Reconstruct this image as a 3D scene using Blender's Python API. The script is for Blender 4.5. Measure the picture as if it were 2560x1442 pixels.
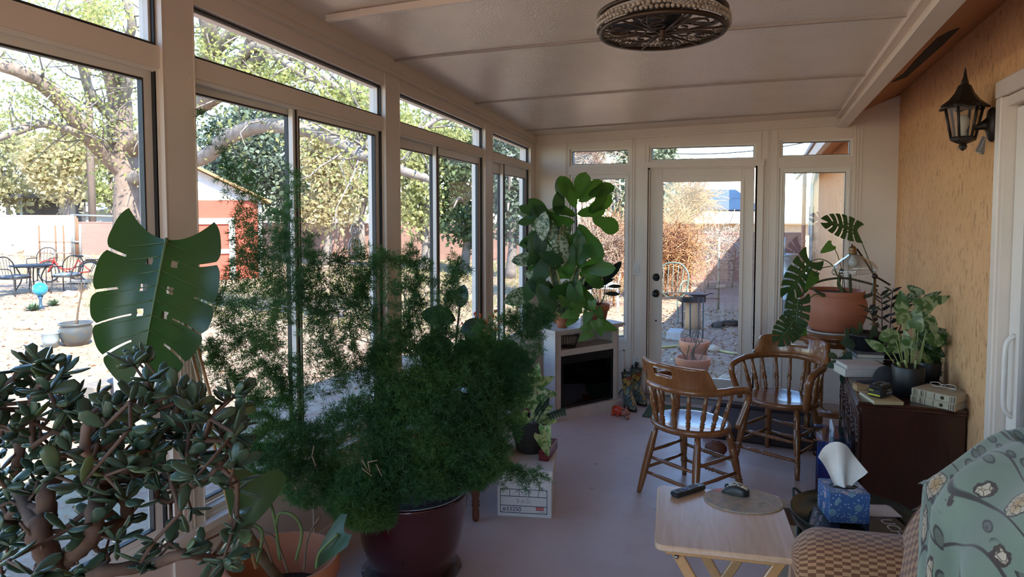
import bpy, math, random
import numpy as np
from math import sin, cos, pi, radians
from mathutils import Vector, Matrix

S = bpy.context.scene
COL = S.collection
for o in list(bpy.data.objects):
    bpy.data.objects.remove(o)
random.seed(7)
RNG = np.random.default_rng(7)

# ------------------------------------------------------------------ camera
FPX, PPX, PPY, HC = 1750.0, 1280.0, 607.0, 1.73
YAW = radians(20.5)
TH = math.atan((607.0 - 513.0) / FPX)
cam = bpy.data.objects.new('camera', bpy.data.cameras.new('camera'))
COL.objects.link(cam)
cam.location = (0, 0, HC)
cam.rotation_euler = (pi / 2 - TH, 0, YAW)
cam.data.sensor_width = 36.0
cam.data.lens = FPX / 2560.0 * 36.0
cam.data.shift_y = -(721.0 - PPY) / 2560.0
cam.data.clip_start = 0.05
cam.data.clip_end = 400
S.camera = cam

# ------------------------------------------------------------------ light
SUNDIR = Vector((0.76, -0.50, 1.0)).normalized()
wd = bpy.data.worlds.new('world'); S.world = wd; wd.use_nodes = True
nt = wd.node_tree; bg = nt.nodes['Background']
sky = nt.nodes.new('ShaderNodeTexSky'); sky.sky_type = 'NISHITA'
sky.sun_disc = False
sky.sun_elevation = math.asin(SUNDIR.z)
sky.sun_rotation = math.atan2(SUNDIR.x, SUNDIR.y)
sky.altitude = 1500; sky.air_density = 1.0; sky.dust_density = 0.25; sky.ozone_density = 1.6
hs_ = nt.nodes.new('ShaderNodeHueSaturation'); hs_.inputs['Saturation'].default_value = 1.12
nt.links.new(sky.outputs[0], hs_.inputs['Color']); nt.links.new(hs_.outputs[0], bg.inputs[0])
bg.inputs[1].default_value = 0.215
sl = bpy.data.lights.new('sun', 'SUN'); sl.energy = 3.9; sl.angle = radians(0.6); sl.color = (1.0, 0.93, 0.82)
so = bpy.data.objects.new('sun', sl); COL.objects.link(so); so.location = (20, -15, 25)
so.rotation_euler = SUNDIR.to_track_quat('Z', 'Y').to_euler()
S.view_settings.view_transform = 'Standard'
S.view_settings.look = 'None'
S.view_settings.gamma = 1.0
S.view_settings.use_curve_mapping = False
S.view_settings.exposure = 2.15
cy = S.cycles
cy.use_denoising = True
cy.max_bounces = 12; cy.diffuse_bounces = 5; cy.glossy_bounces = 4
cy.transmission_bounces = 8; cy.transparent_max_bounces = 24
cy.caustics_reflective = False; cy.caustics_refractive = False
cy.sample_clamp_indirect = 6.0

# ------------------------------------------------------------------ photograph to world helpers
CF = Vector((-sin(YAW) * cos(TH), cos(YAW) * cos(TH), -sin(TH)))
CR = Vector((cos(YAW), sin(YAW), 0))
CU = CR.cross(CF)
CP = Vector((0, 0, HC))
def ray(x, y): return CF + CR * ((x - PPX) / FPX) - CU * ((y - PPY) / FPX)
def P(x, y, d): return CP + ray(x, y) * d
def atz(x, y, z): r = ray(x, y); return CP + r * ((z - HC) / r.z)
def aty(x, y, Y): r = ray(x, y); return CP + r * (Y / r.y)
def atx(x, y, X): r = ray(x, y); return CP + r * (X / r.x)
GZ = -0.15
def G(x, y): return atz(x, y, GZ)

# ------------------------------------------------------------------ materials
MATS = {}
def _nodes(name):
    m = bpy.data.materials.new(name); m.use_nodes = True
    t = m.node_tree; return m, t, t.nodes['Principled BSDF'], t.nodes['Material Output']
def rgb(c): return (c[0], c[1], c[2], 1.0)
def ramp(t, fac, stops, interp='LINEAR'):
    r = t.nodes.new('ShaderNodeValToRGB'); r.color_ramp.interpolation = interp
    e = r.color_ramp.elements
    while len(e) < len(stops): e.new(0.5)
    for i, (p, c) in enumerate(stops): e[i].position = p; e[i].color = rgb(c)
    t.links.new(fac, r.inputs[0]); return r.outputs[0]
def coords(t, scale=(1, 1, 1), kind='Object', rot=(0, 0, 0)):
    tc = t.nodes.new('ShaderNodeTexCoord'); mp = t.nodes.new('ShaderNodeMapping')
    mp.inputs['Scale'].default_value = scale; mp.inputs['Rotation'].default_value = rot
    t.links.new(tc.outputs[kind], mp.inputs[0]); return mp.outputs[0]
def noise(t, v, scale, detail=4, rough=0.55, dist=0.0):
    n = t.nodes.new('ShaderNodeTexNoise'); n.inputs['Scale'].default_value = scale
    n.inputs['Detail'].default_value = detail; n.inputs['Roughness'].default_value = rough
    n.inputs['Distortion'].default_value = dist
    t.links.new(v, n.inputs['Vector']); return n.outputs['Fac']
def voro(t, v, scale, feature='F1', rnd=1.0):
    n = t.nodes.new('ShaderNodeTexVoronoi'); n.feature = feature
    n.inputs['Scale'].default_value = scale; n.inputs['Randomness'].default_value = rnd
    t.links.new(v, n.inputs['Vector']); return n
def mixc(t, fac, a, b, mode='MIX'):
    n = t.nodes.new('ShaderNodeMix'); n.data_type = 'RGBA'; n.blend_type = mode
    for k, s in ((0, fac), (6, a), (7, b)):
        if hasattr(s, 'links'): t.links.new(s, n.inputs[k])
        elif k == 0: n.inputs[0].default_value = s
        else: n.inputs[k].default_value = rgb(s)
    return n.outputs[2]
def mathn(t, op, a, b=None):
    n = t.nodes.new('ShaderNodeMath'); n.operation = op
    for k, s in ((0, a), (1, b)):
        if s is None: continue
        if hasattr(s, 'links'): t.links.new(s, n.inputs[k])
        else: n.inputs[k].default_value = s
    return n.outputs[0]
def bump(t, b, h, strength, dist=0.01):
    n = t.nodes.new('ShaderNodeBump'); n.inputs['Strength'].default_value = strength
    n.inputs['Distance'].default_value = dist
    t.links.new(h, n.inputs['Height']); t.links.new(n.outputs[0], b.inputs['Normal'])
def mat(name, c, rough=0.5, c2=None, ns=8.0, stretch=(1, 1, 1), metal=0.0, bmp=0.0, bs=40.0, bd=0.004, spec=0.5, coat=0.0, lo=0.35, hi=0.65, detail=4, dist=0.0):
    if name in MATS: return MATS[name]
    m, t, b, o = _nodes(name)
    b.inputs['Base Color'].default_value = rgb(c)
    b.inputs['Roughness'].default_value = rough; b.inputs['Metallic'].default_value = metal
    b.inputs['Specular IOR Level'].default_value = spec; b.inputs['Coat Weight'].default_value = coat
    b.inputs['Coat Roughness'].default_value = 0.12
    if c2 is None: c2 = tuple(x * 0.86 for x in c)
    v = coords(t, stretch)
    t.links.new(ramp(t, noise(t, v, ns, detail, dist=dist), [(lo, c), (hi, c2)]), b.inputs['Base Color'])
    if bmp: bump(t, b, noise(t, v, bs, 5), bmp, bd)
    MATS[name] = m; return m
def leafmat(name, stops, rough=0.4, trans=0.35, tcol=(0.25, 0.45, 0.04), vein=None, coat=0.0):
    """leaf: glossy top plus light let through, colour differing from leaf to leaf"""
    if name in MATS: return MATS[name]
    m, t, b, o = _nodes(name)
    g = t.nodes.new('ShaderNodeNewGeometry')
    col = ramp(t, g.outputs['Random Per Island'], stops)
    if vein:
        v = coords(t)
        col = mixc(t, ramp(t, noise(t, v, vein[1], 3, 0.6, 1.2), [(0.47, (0, 0, 0)), (0.55, (1, 1, 1))]), col, vein[0])
    t.links.new(col, b.inputs['Base Color']); b.inputs['Roughness'].default_value = rough
    b.inputs['Specular IOR Level'].default_value = 0.4
    tr = t.nodes.new('ShaderNodeBsdfTranslucent'); 
    t.links.new(mixc(t, 1.0, col, tuple(x * 2.2 for x in tcol), 'MULTIPLY') if False else mixc(t, 0.5, col, tcol), tr.inputs[0])
    mx = t.nodes.new('ShaderNodeMixShader'); mx.inputs[0].default_value = trans
    t.links.new(b.outputs[0], mx.inputs[1]); t.links.new(tr.outputs[0], mx.inputs[2]); t.links.new(mx.outputs[0], o.inputs[0])
    MATS[name] = m; return m
def glassmat(name, tint=(1, 1, 1), refl=1.0, ior=1.5, rough=0.0):
    if name in MATS: return MATS[name]
    m, t, b, o = _nodes(name)
    tr = t.nodes.new('ShaderNodeBsdfTransparent'); tr.inputs[0].default_value = rgb(tint)
    gl = t.nodes.new('ShaderNodeBsdfGlossy'); gl.inputs['Roughness'].default_value = rough
    lw = t.nodes.new('ShaderNodeLayerWeight'); lw.inputs[0].default_value = 0.5
    fr = mathn(t, 'ADD', mathn(t, 'MULTIPLY', mathn(t, 'POWER', lw.outputs['Facing'], 5.0), 0.95), ((ior - 1) / (ior + 1)) ** 2)
    mx = t.nodes.new('ShaderNodeMixShader')
    t.links.new(mathn(t, 'MULTIPLY', fr, refl), mx.inputs[0])
    t.links.new(tr.outputs[0], mx.inputs[1]); t.links.new(gl.outputs[0], mx.inputs[2]); t.links.new(mx.outputs[0], o.inputs[0])
    MATS[name] = m; return m
def woodmat(name, c, c2, rough=0.3, axis=0, scale=6.0, coat=0.3, ring=0.5):
    if name in MATS: return MATS[name]
    m, t, b, o = _nodes(name)
    st = [9, 9, 9]; st[axis] = 0.7
    v = coords(t, tuple(st))
    n1 = noise(t, v, scale, 6, 0.6, 1.5)
    n2 = noise(t, coords(t), 3.0, 2)
    col = ramp(t, n1, [(0.32, c), (0.68, c2)])
    t.links.new(mixc(t, 0.35, col, ramp(t, n2, [(0.3, c2), (0.7, c)])), b.inputs['Base Color'])
    b.inputs['Roughness'].default_value = rough; b.inputs['Coat Weight'].default_value = coat; b.inputs['Coat Roughness'].default_value = 0.1
    bump(t, b, n1, 0.06, 0.002)
    MATS[name] = m; return m

# ------------------------------------------------------------------ mesh builder
class MB:
    def __init__(s): s.V = []; s.F = []; s.n = 0; s.uv = []
    def add(s, V, F, m=0, sm=False, uv=None, M=None):
        V = np.asarray(V, dtype=np.float64).reshape(-1, 3)
        if M is not None:
            A = np.array(M); V = V @ A[:3, :3].T + A[:3, 3]
        s.V.append(V); s.uv.append(uv if uv is not None else np.zeros((len(V), 2)))
        if isinstance(F, np.ndarray):
            s.F.append((F + s.n, None, m, sm))
        else:
            by = {}
            for f in F: by.setdefault(len(f), []).append(f)
            for k, l in by.items(): s.F.append((np.array(l, dtype=np.int64) + s.n, None, m, sm))
        s.n += len(V); return s
    def box(s, c, d, m=0, M=None, ch=0.0):
        hx, hy, hz = d[0] / 2, d[1] / 2, d[2] / 2
        if ch <= 0:
            V = [(c[0] + sx * hx, c[1] + sy * hy, c[2] + sz * hz) for sx in (-1, 1) for sy in (-1, 1) for sz in (-1, 1)]
            F = [(0, 1, 3, 2), (4, 6, 7, 5), (0, 4, 5, 1), (2, 3, 7, 6), (0, 2, 6, 4), (1, 5, 7, 3)]
            return s.add(V, F, m, False, None, M)
        ch = min(ch, 0.49 * min(d)); V = []; ix = {}
        for sx in (-1, 1):
            for sy in (-1, 1):
                for sz in (-1, 1):
                    for a in range(3):
                        ix[(sx, sy, sz, a)] = len(V)
                        V.append((c[0] + sx * (hx - (0 if a == 0 else ch)), c[1] + sy * (hy - (0 if a == 1 else ch)), c[2] + sz * (hz - (0 if a == 2 else ch))))
        F = []
        for a in range(3):
            b_, c_ = (a + 1) % 3, (a + 2) % 3
            for sg in (-1, 1):
                q = []
                for u, w in ((-1, -1), (1, -1), (1, 1), (-1, 1)):
                    k = [0, 0, 0]; k[a] = sg; k[b_] = u; k[c_] = w; q.append(ix[(k[0], k[1], k[2], a)])
                F.append(q if sg > 0 else q[::-1])
            for u in (-1, 1):
                for w in (-1, 1):
                    k = [0, 0, 0]; k[b_] = u; k[c_] = w
                    k0 = list(k); k0[a] = -1; k1 = list(k); k1[a] = 1
                    q = [ix[(*k0, b_)], ix[(*k1, b_)], ix[(*k1, c_)], ix[(*k0, c_)]]
                    F.append(q if u * w > 0 else q[::-1])
        for sx in (-1, 1):
            for sy in (-1, 1):
                for sz in (-1, 1):
                    q = [ix[(sx, sy, sz, a)] for a in range(3)]
                    F.append(q if sx * sy * sz > 0 else q[::-1])
        return s.add(V, F, m, False, None, M)
    def bb(s, x0, x1, y0, y1, z0, z1, m=0, ch=0.0, M=None):
        return s.box(((x0 + x1) / 2, (y0 + y1) / 2, (z0 + z1) / 2), (abs(x1 - x0), abs(y1 - y0), abs(z1 - z0)), m, M, ch)
    def lathe(s, prof, c=(0, 0, 0), n=24, m=0, M=None, sm=True, arc=None):
        """prof: list of (radius, z)"""
        k = len(prof); V = []; F = []
        for r, z in prof:
            for i in range(n):
                a = 2 * pi * i / n; V.append((c[0] + r * cos(a), c[1] + r * sin(a), c[2] + z))
        for j in range(k - 1):
            for i in range(n):
                F.append((j * n + i, j * n + (i + 1) % n, (j + 1) * n + (i + 1) % n, (j + 1) * n + i))
        ring_ = prof[0] == prof[-1]
        if prof[0][0] > 1e-6 and not ring_: F.append(tuple(range(n))[::-1])
        if prof[-1][0] > 1e-6 and not ring_: F.append(tuple(range((k - 1) * n, k * n)))
        return s.add(V, F, m, sm, None, M)
    def tube(s, pts, r, n=8, m=0, M=None, closed=False, flat=1.0, up=None):
        pts = [Vector(p) for p in pts]; k = len(pts)
        if not hasattr(r, '__len__'): r = [r] * k
        V = []; nrm = None
        for i, p in enumerate(pts):
            if closed: t = pts[(i + 1) % k] - pts[i - 1]
            else: t = pts[min(i + 1, k - 1)] - pts[max(i - 1, 0)]
            if t.length < 1e-9: t = Vector((0, 0, 1))
            t.normalize()
            if nrm is None:
                u = Vector(up) if up is not None else (Vector((0, 0, 1)) if abs(t.z) < 0.9 else Vector((1, 0, 0)))
                nrm = (u - t * u.dot(t)).normalized()
            else:
                nrm = nrm - t * nrm.dot(t)
                nrm = nrm.normalized() if nrm.length > 1e-6 else t.orthogonal().normalized()
            bi = t.cross(nrm)
            for j in range(n):
                a = 2 * pi * j / n
                V.append(p + (nrm * cos(a) * flat + bi * sin(a)) * r[i])
        F = []
        for i in range(k if closed else k - 1):
            i2 = (i + 1) % k
            for j in range(n):
                F.append((i * n + j, i * n + (j + 1) % n, i2 * n + (j + 1) % n, i2 * n + j))
        if not closed:
            F.append(tuple(range(n))[::-1]); F.append(tuple(range((k - 1) * n, k * n)))
        return s.add([tuple(v) for v in V], F, m, True, None, M)
    def bar(s, a, b, w, h, m=0, up=(0, 0, 1), M=None, ch=0.0):
        """rectangular bar from a to b, w across and h along up"""
        a = Vector(a); b = Vector(b); t = (b - a); L = t.length; t.normalize(); u = Vector(up)
        u = (u - t * u.dot(t)); u = u.normalized() if u.length > 1e-6 else t.orthogonal().normalized()
        w_ = u.cross(t)
        R = Matrix(((t.x, w_.x, u.x, (a.x + b.x) / 2), (t.y, w_.y, u.y, (a.y + b.y) / 2), (t.z, w_.z, u.z, (a.z + b.z) / 2), (0, 0, 0, 1)))
        if M is not None: R = Matrix(M) @ R
        return s.box((0, 0, 0), (L, w, h), m, R, ch)
    def turned(s, a, b, prof, n=12, m=0, M=None):
        """lathe between two points; prof: (fraction, radius)"""
        a = Vector(a); b = Vector(b); t = b - a; L = t.length
        q = t.to_track_quat('Z', 'Y').to_matrix().to_4x4(); q.translation = a
        if M is not None: q = Matrix(M) @ q
        return s.lathe([(r, f * L) for f, r in prof], n=n, m=m, M=q)
    def sheet(s, fn, nu, nv, m=0, sm=True, M=None, uvs=(1, 1), wrapu=False):
        V = []; uv = []
        for i in range(nu + (0 if wrapu else 1)):
            for j in range(nv + 1):
                V.append(tuple(fn(i / nu, j / nv))); uv.append((i / nu * uvs[0], j / nv * uvs[1]))
        F = []; w = nv + 1; nn = nu if wrapu else nu + 1
        for i in range(nu):
            for j in range(nv):
                i2 = (i + 1) % nn
                F.append((i * w + j, i2 * w + j, i2 * w + j + 1, i * w + j + 1))
        return s.add(V, F, m, sm, np.array(uv), M)
    def prism(s, poly, z0, z1, m=0, M=None, sm=False):
        n = len(poly)
        V = [(x, y, z0) for x, y in poly] + [(x, y, z1) for x, y in poly]
        F = [tuple(range(n))[::-1], tuple(range(n, 2 * n))] + [(i, (i + 1) % n, n + (i + 1) % n, n + i) for i in range(n)]
        return s.add(V, F, m, sm, None, M)
    def ball(s, c, r, n=16, m=0, M=None):
        if not hasattr(r, '__len__'): r = (r, r, r)
        k = max(6, n // 2); V = []; F = []
        for j in range(k + 1):
            ph = pi * j / k
            for i in range(n):
                a = 2 * pi * i / n
                V.append((c[0] + r[0] * sin(ph) * cos(a), c[1] + r[1] * sin(ph) * sin(a), c[2] - r[2] * cos(ph)))
        for j in range(k):
            for i in range(n): F.append((j * n + i, j * n + (i + 1) % n, (j + 1) * n + (i + 1) % n, (j + 1) * n + i))
        return s.add(V, F, m, True, None, M)
    def mesh(s, name, mats, inv=None, shift=None):
        me = bpy.data.meshes.new(name)
        V = np.concatenate(s.V); 
        if inv is not None:
            A = np.array(inv); V = V @ A[:3, :3].T + A[:3, 3]
        if shift is not None: V = V - np.array(shift)
        uv = np.concatenate(s.uv)
        lv = np.concatenate([f[0].ravel() for f in s.F]); tot = np.concatenate([np.full(len(f[0]), f[0].shape[1]) for f in s.F])
        st = np.concatenate([[0], np.cumsum(tot)[:-1]])
        me.vertices.add(len(V)); me.vertices.foreach_set('co', V.ravel().astype(np.float32))
        me.loops.add(len(lv)); me.loops.foreach_set('vertex_index', lv.astype(np.int32))
        me.polygons.add(len(tot)); me.polygons.foreach_set('loop_start', st.astype(np.int32)); me.polygons.foreach_set('loop_total', tot.astype(np.int32))
        me.polygons.foreach_set('material_index', np.concatenate([np.full(len(f[0]), f[2]) for f in s.F]).astype(np.int32))
        me.polygons.foreach_set('use_smooth', np.concatenate([np.full(len(f[0]), f[3]) for f in s.F]))
        if np.any(uv):
            l = me.uv_layers.new(name='uv'); l.data.foreach_set('uv', uv[lv].ravel().astype(np.float32))
        for mt in (mats if isinstance(mats, (list, tuple)) else [mats]): me.materials.append(mt)
        me.update(calc_edges=True); me.validate(); return me

MW = {}
def tagit(o, label=None, cat=None, group=None, kind=None):
    if label: o['label'] = label
    if cat: o['category'] = cat
    if group: o['group'] = group
    if kind: o['kind'] = kind
    return o
def thing(name, label, cat, loc=(0, 0, 0), rz=0.0, group=None):
    o = bpy.data.objects.new(name, None); COL.objects.link(o); o.empty_display_size = 0.1
    o.location = loc; o.rotation_euler = (0, 0, rz)
    MW[o] = Matrix.Translation(Vector(loc)) @ Matrix.Rotation(rz, 4, 'Z')
    return tagit(o, label, cat, group)
def part(name, mb, mats, parent, world=False, label=None, kind=None):
    """one mesh under its thing; world=True when the builder used world coordinates"""
    M = MW[parent]
    o = bpy.data.objects.new(name, mb.mesh(name, mats, M.inverted() if world else None)); COL.objects.link(o); o.parent = parent
    MW[o] = M
    return tagit(o, label, kind=kind)
def solo(name, mb, mats, label, cat, group=None, loc=None, kind=None):
    """a thing that is one mesh, built in world coordinates"""
    if loc is None:
        V = np.concatenate(mb.V); loc = (float((V[:, 0].min() + V[:, 0].max()) / 2), float((V[:, 1].min() + V[:, 1].max()) / 2), float(V[:, 2].min()))
    o = bpy.data.objects.new(name, mb.mesh(name, mats, None, loc)); COL.objects.link(o); o.location = loc
    MW[o] = Matrix.Translation(Vector(loc))
    return tagit(o, label, cat, group, kind)
def struct(name, mb, mats, parent=None, label=None):
    o = bpy.data.objects.new(name, mb.mesh(name, mats)); COL.objects.link(o); MW[o] = Matrix.Identity(4)
    if parent: o.parent = parent
    else: tagit(o, label, kind='structure')
    return o
def dup(root, loc, rz, label=None, group=None):
    r = root.copy(); COL.objects.link(r); r.location = loc; r.rotation_euler = (0, 0, rz)
    if label: r['label'] = label
    if group: r['group'] = group
    for ch in list(root.children):
        c = ch.copy(); COL.objects.link(c); c.parent = r
        for g in list(ch.children):
            d = g.copy(); COL.objects.link(d); d.parent = c
    return r
def textmesh(txt, size, M, mb, m=0, depth=0.0004):
    """flat lettering turned into mesh and placed by matrix M (x right, y up, z out)"""
    cu = bpy.data.curves.new('t', 'FONT'); cu.body = txt; cu.size = size; cu.align_x = 'CENTER'; cu.align_y = 'CENTER'; cu.extrude = depth
    ob = bpy.data.objects.new('t', cu); COL.objects.link(ob)
    dg = bpy.context.evaluated_depsgraph_get(); me = ob.evaluated_get(dg).to_mesh()
    V = [v.co[:] for v in me.vertices]; F = [tuple(p.vertices) for p in me.polygons]
    if V: mb.add(V, F, m, False, None, M)
    ob.evaluated_get(dg).to_mesh_clear(); bpy.data.objects.remove(ob); bpy.data.curves.remove(cu)
def frame_matrix(o, x, y, z):
    x = Vector(x).normalized(); z = Vector(z); z = (z - x * z.dot(x)).normalized(); y = z.cross(x)
    return Matrix(((x.x, y.x, z.x, o[0]), (x.y, y.y, z.y, o[1]), (x.z, y.z, z.z, o[2]), (0, 0, 0, 1)))
def spline(pts, n=24):
    """smooth curve through the points"""
    p = [Vector(q) for q in pts]; p = [p[0] * 2 - p[1]] + p + [p[-1] * 2 - p[-2]]
    out = []; k = len(p) - 3
    for i in range(k):
        a, b, c, d = p[i:i + 4]; m = max(2, n // k)
        for j in range(m):
            t = j / m
            out.append(0.5 * ((2 * b) + (c - a) * t + (2 * a - 5 * b + 4 * c - d) * t * t + (3 * b - a - 3 * c + d) * t ** 3))
    out.append(p[-2]); return out
# ================================================================== the room
XL, YB, XR = -2.11, 6.26, 0.911
def zl(z, y): return z + max(0.0, z - 1.73) * 0.122 * (YB - y)
YN = -0.75
def ceil_z(x, y):
    a = (x - XL) / (0.52 - XL); return zl(2.372, y) * (1 - a) + 2.447 * a
white = mat('white_aluminium', (0.76, 0.645, 0.55), 0.40, (0.72, 0.61, 0.52), 3.0)
whitesash = mat('white_sash', (0.80, 0.73, 0.66), 0.35, (0.77, 0.70, 0.63), 3.0)
dark = mat('dark_gasket', (0.02, 0.02, 0.02), 0.5)
glass = glassmat('window_glass', (0.97, 0.985, 0.98), 1.0, 1.5)

def m_stucco():
    m, t, b, o = _nodes('orange_stucco'); v = coords(t)
    n1 = noise(t, v, 2.2, 5); n2 = noise(t, coords(t, (1, 1, 0.45)), 34.0, 6, 0.65, 0.8)
    c = ramp(t, n1, [(0.3, (0.78, 0.44, 0.21)), (0.7, (0.68, 0.37, 0.165))])
    t.links.new(mixc(t, ramp(t, n2, [(0.36, (0.8, 0.8, 0.8)), (0.46, (0, 0, 0))]), c, (0.38, 0.19, 0.08)), b.inputs['Base Color'])
    b.inputs['Roughness'].default_value = 0.85
    bump(t, b, n2, 0.8, 0.014); return m
def m_floor():
    m, t, b, o = _nodes('painted_concrete'); v = coords(t)
    n1 = noise(t, v, 0.9, 5, 0.6); n2 = noise(t, v, 7.0, 6, 0.6)
    c = ramp(t, n1, [(0.3, (0.62, 0.47, 0.42)), (0.7, (0.53, 0.40, 0.36))])
    c = mixc(t, ramp(t, n2, [(0.5, (0, 0, 0)), (0.8, (0.55, 0.55, 0.55))]), c, (0.46, 0.35, 0.32))
    vo = voro(t, v, 5.0)
    sp = ramp(t, vo.outputs['Distance'], [(0.07, (1, 1, 1)), (0.10, (0, 0, 0))])
    sp = mixc(t, 1.0, sp, ramp(t, noise(t, v, 1.3, 2), [(0.52, (0, 0, 0)), (0.6, (1, 1, 1))]), 'MULTIPLY')
    t.links.new(mixc(t, sp, c, (0.07, 0.05, 0.05)), b.inputs['Base Color'])
    t.links.new(ramp(t, n2, [(0.3, (0.33, 0.33, 0.33)), (0.8, (0.5, 0.5, 0.5))]), b.inputs['Roughness'])
    bump(t, b, n2, 0.06, 0.004); return m
def m_ceiling():
    m, t, b, o = _nodes('embossed_ceiling'); v = coords(t)
    b.inputs['Base Color'].default_value = (0.60, 0.50, 0.42, 1); b.inputs['Roughness'].default_value = 0.27
    b.inputs['IOR'].default_value = 1.85
    t.links.new(ramp(t, noise(t, v, 4, 3), [(0.3, (0.80, 0.67, 0.55)), (0.7, (0.75, 0.62, 0.51))]), b.inputs['Base Color'])
    bump(t, b, voro(t, v, 110.0).outputs['Distance'], 0.42, 0.003); return m
stucco = m_stucco(); floorm = m_floor(); ceilm = m_ceiling()
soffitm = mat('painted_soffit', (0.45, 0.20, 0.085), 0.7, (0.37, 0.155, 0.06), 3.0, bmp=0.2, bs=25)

# floor
b = MB(); b.bb(XL - 0.12, XR + 0.02, YN - 0.1, YB + 0.12, -0.2, 0.0); struct('floor', b, floorm)
# a threshold slab under the wall lines keeps the floor above the yard

# ceiling: embossed panels between low seams
b = MB()
seams = [-1.7, -0.9, 0.35, 1.58, 2.82, 4.02, 5.2, 6.30]
b.sheet(lambda u, v: (XL - 0.1 + u * 2.73, -0.85 + v * 7.21, ceil_z(XL - 0.1 + u * 2.73, -0.85 + v * 7.21)), 30, 60)
b.sheet(lambda u, v: (XL - 0.1 + u * 2.73, -0.85 + v * 7.21, ceil_z(XL - 0.1 + u * 2.73, -0.85 + v * 7.21) + 0.09), 30, 60)
for yl, yr in ((0.2, -0.5), (1.35, 0.55), (2.5, 1.8), (3.66, 3.03), (4.83, 4.31), (5.95, 5.81)):
    b.sheet(lambda u, v: (XL - 0.1 + u * 2.73, yl + (yr - yl) * u - 0.014 + 0.028 * v, ceil_z(XL - 0.1 + u * 2.73, yl + (yr - yl) * u) - 0.010 * (4 * v * (1 - v)) ** 0.3), 30, 6, 1, False)
struct('ceiling', b, [ceilm, mat('ceiling_seam', (0.44, 0.35, 0.29), 0.5)])
# unseen roof slab over the sunroom with its overhang, added to block light
b = MB()
for dz in (0.10, 0.16): b.sheet(lambda u, v: (XL - 0.28 + u * 3.0, YN - 0.2 + v * 7.3, ceil_z(XL - 0.28 + u * 3.0, YN - 0.2 + v * 7.3) + dz), 10, 20)
struct('roof_sunroom', b, white)

# ---- the window wall
COLS = [(-0.75, -0.60), (0.28, 0.44), (1.977, 2.130), (3.546, 3.712), (5.032, 5.189), (6.118, 6.262)]
def wb(mb, y0, y1, za, zb, x0, x1, m=0):
    V = []
    for x in (x0, x1):
        for y in (y0, y1):
            for z in (za, zb): V.append((x, y, zl(z, y)))
    F = [(0, 1, 3, 2), (4, 6, 7, 5), (0, 4, 5, 1), (2, 3, 7, 6), (0, 2, 6, 4), (1, 5, 7, 3)]
    mb.add(V, F, m)
KN = 0.47
b = MB()
X0 = XL; XO = XL - 0.10
wb(b, YN, 6.262, -0.15, KN - 0.02, XO, X0 - 0.005)                 # knee wall
wb(b, YN, 6.2, KN - 0.03, KN, XO - 0.02, X0 + 0.035)                # sill ledge
wb(b, YN, 6.262, 2.245, 2.40, XO, X0)                              # header
wb(b, YN, 6.24, 2.306, 2.385, X0, X0 + 0.022)                       # header cover
wb(b, YN, 6.24, 2.300, 2.309, X0, X0 + 0.030)
wb(b, YN, 6.24, 2.322, 2.328, X0 + 0.02, X0 + 0.028)
wb(b, YN, 6.24, 2.058, 2.11, XO, X0 - 0.004)                      # rail between transom and slider
for a, c in COLS:
    wb(b, a, c, 0.0, 2.31, XO, X0 + 0.006)
    if c < 6:
        for k in range(4): wb(b, a + 0.045 + k * 0.016, a + 0.052 + k * 0.016, KN, 1.35, X0 + 0.006, X0 + 0.010)
        wb(b, a, a + 0.004, KN, 2.3, X0 + 0.006, X0 + 0.009); wb(b, c - 0.004, c, KN, 2.3, X0 + 0.006, X0 + 0.009)
    for z in (0.9, 1.5, 2.05):
        for y in (a + 0.02, c - 0.02):
            V0 = (X0 + 0.006, y, zl(z, y)); b.box(V0, (0.006, 0.008, 0.008), 0)
for a, c in zip([0.44, 2.13, 3.712, 5.189], [1.977, 3.546, 5.032, 6.118]):      # joints of the panels under the sills
    wb(b, (a + c) / 2 - 0.003, (a + c) / 2 + 0.003, 0.05, KN - 0.03, X0 - 0.006, X0 + 0.001)
wb(b, YN, 6.25, 0.0, 0.09, X0 - 0.005, X0 + 0.012)
struct('wall_left', b, white)

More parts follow.
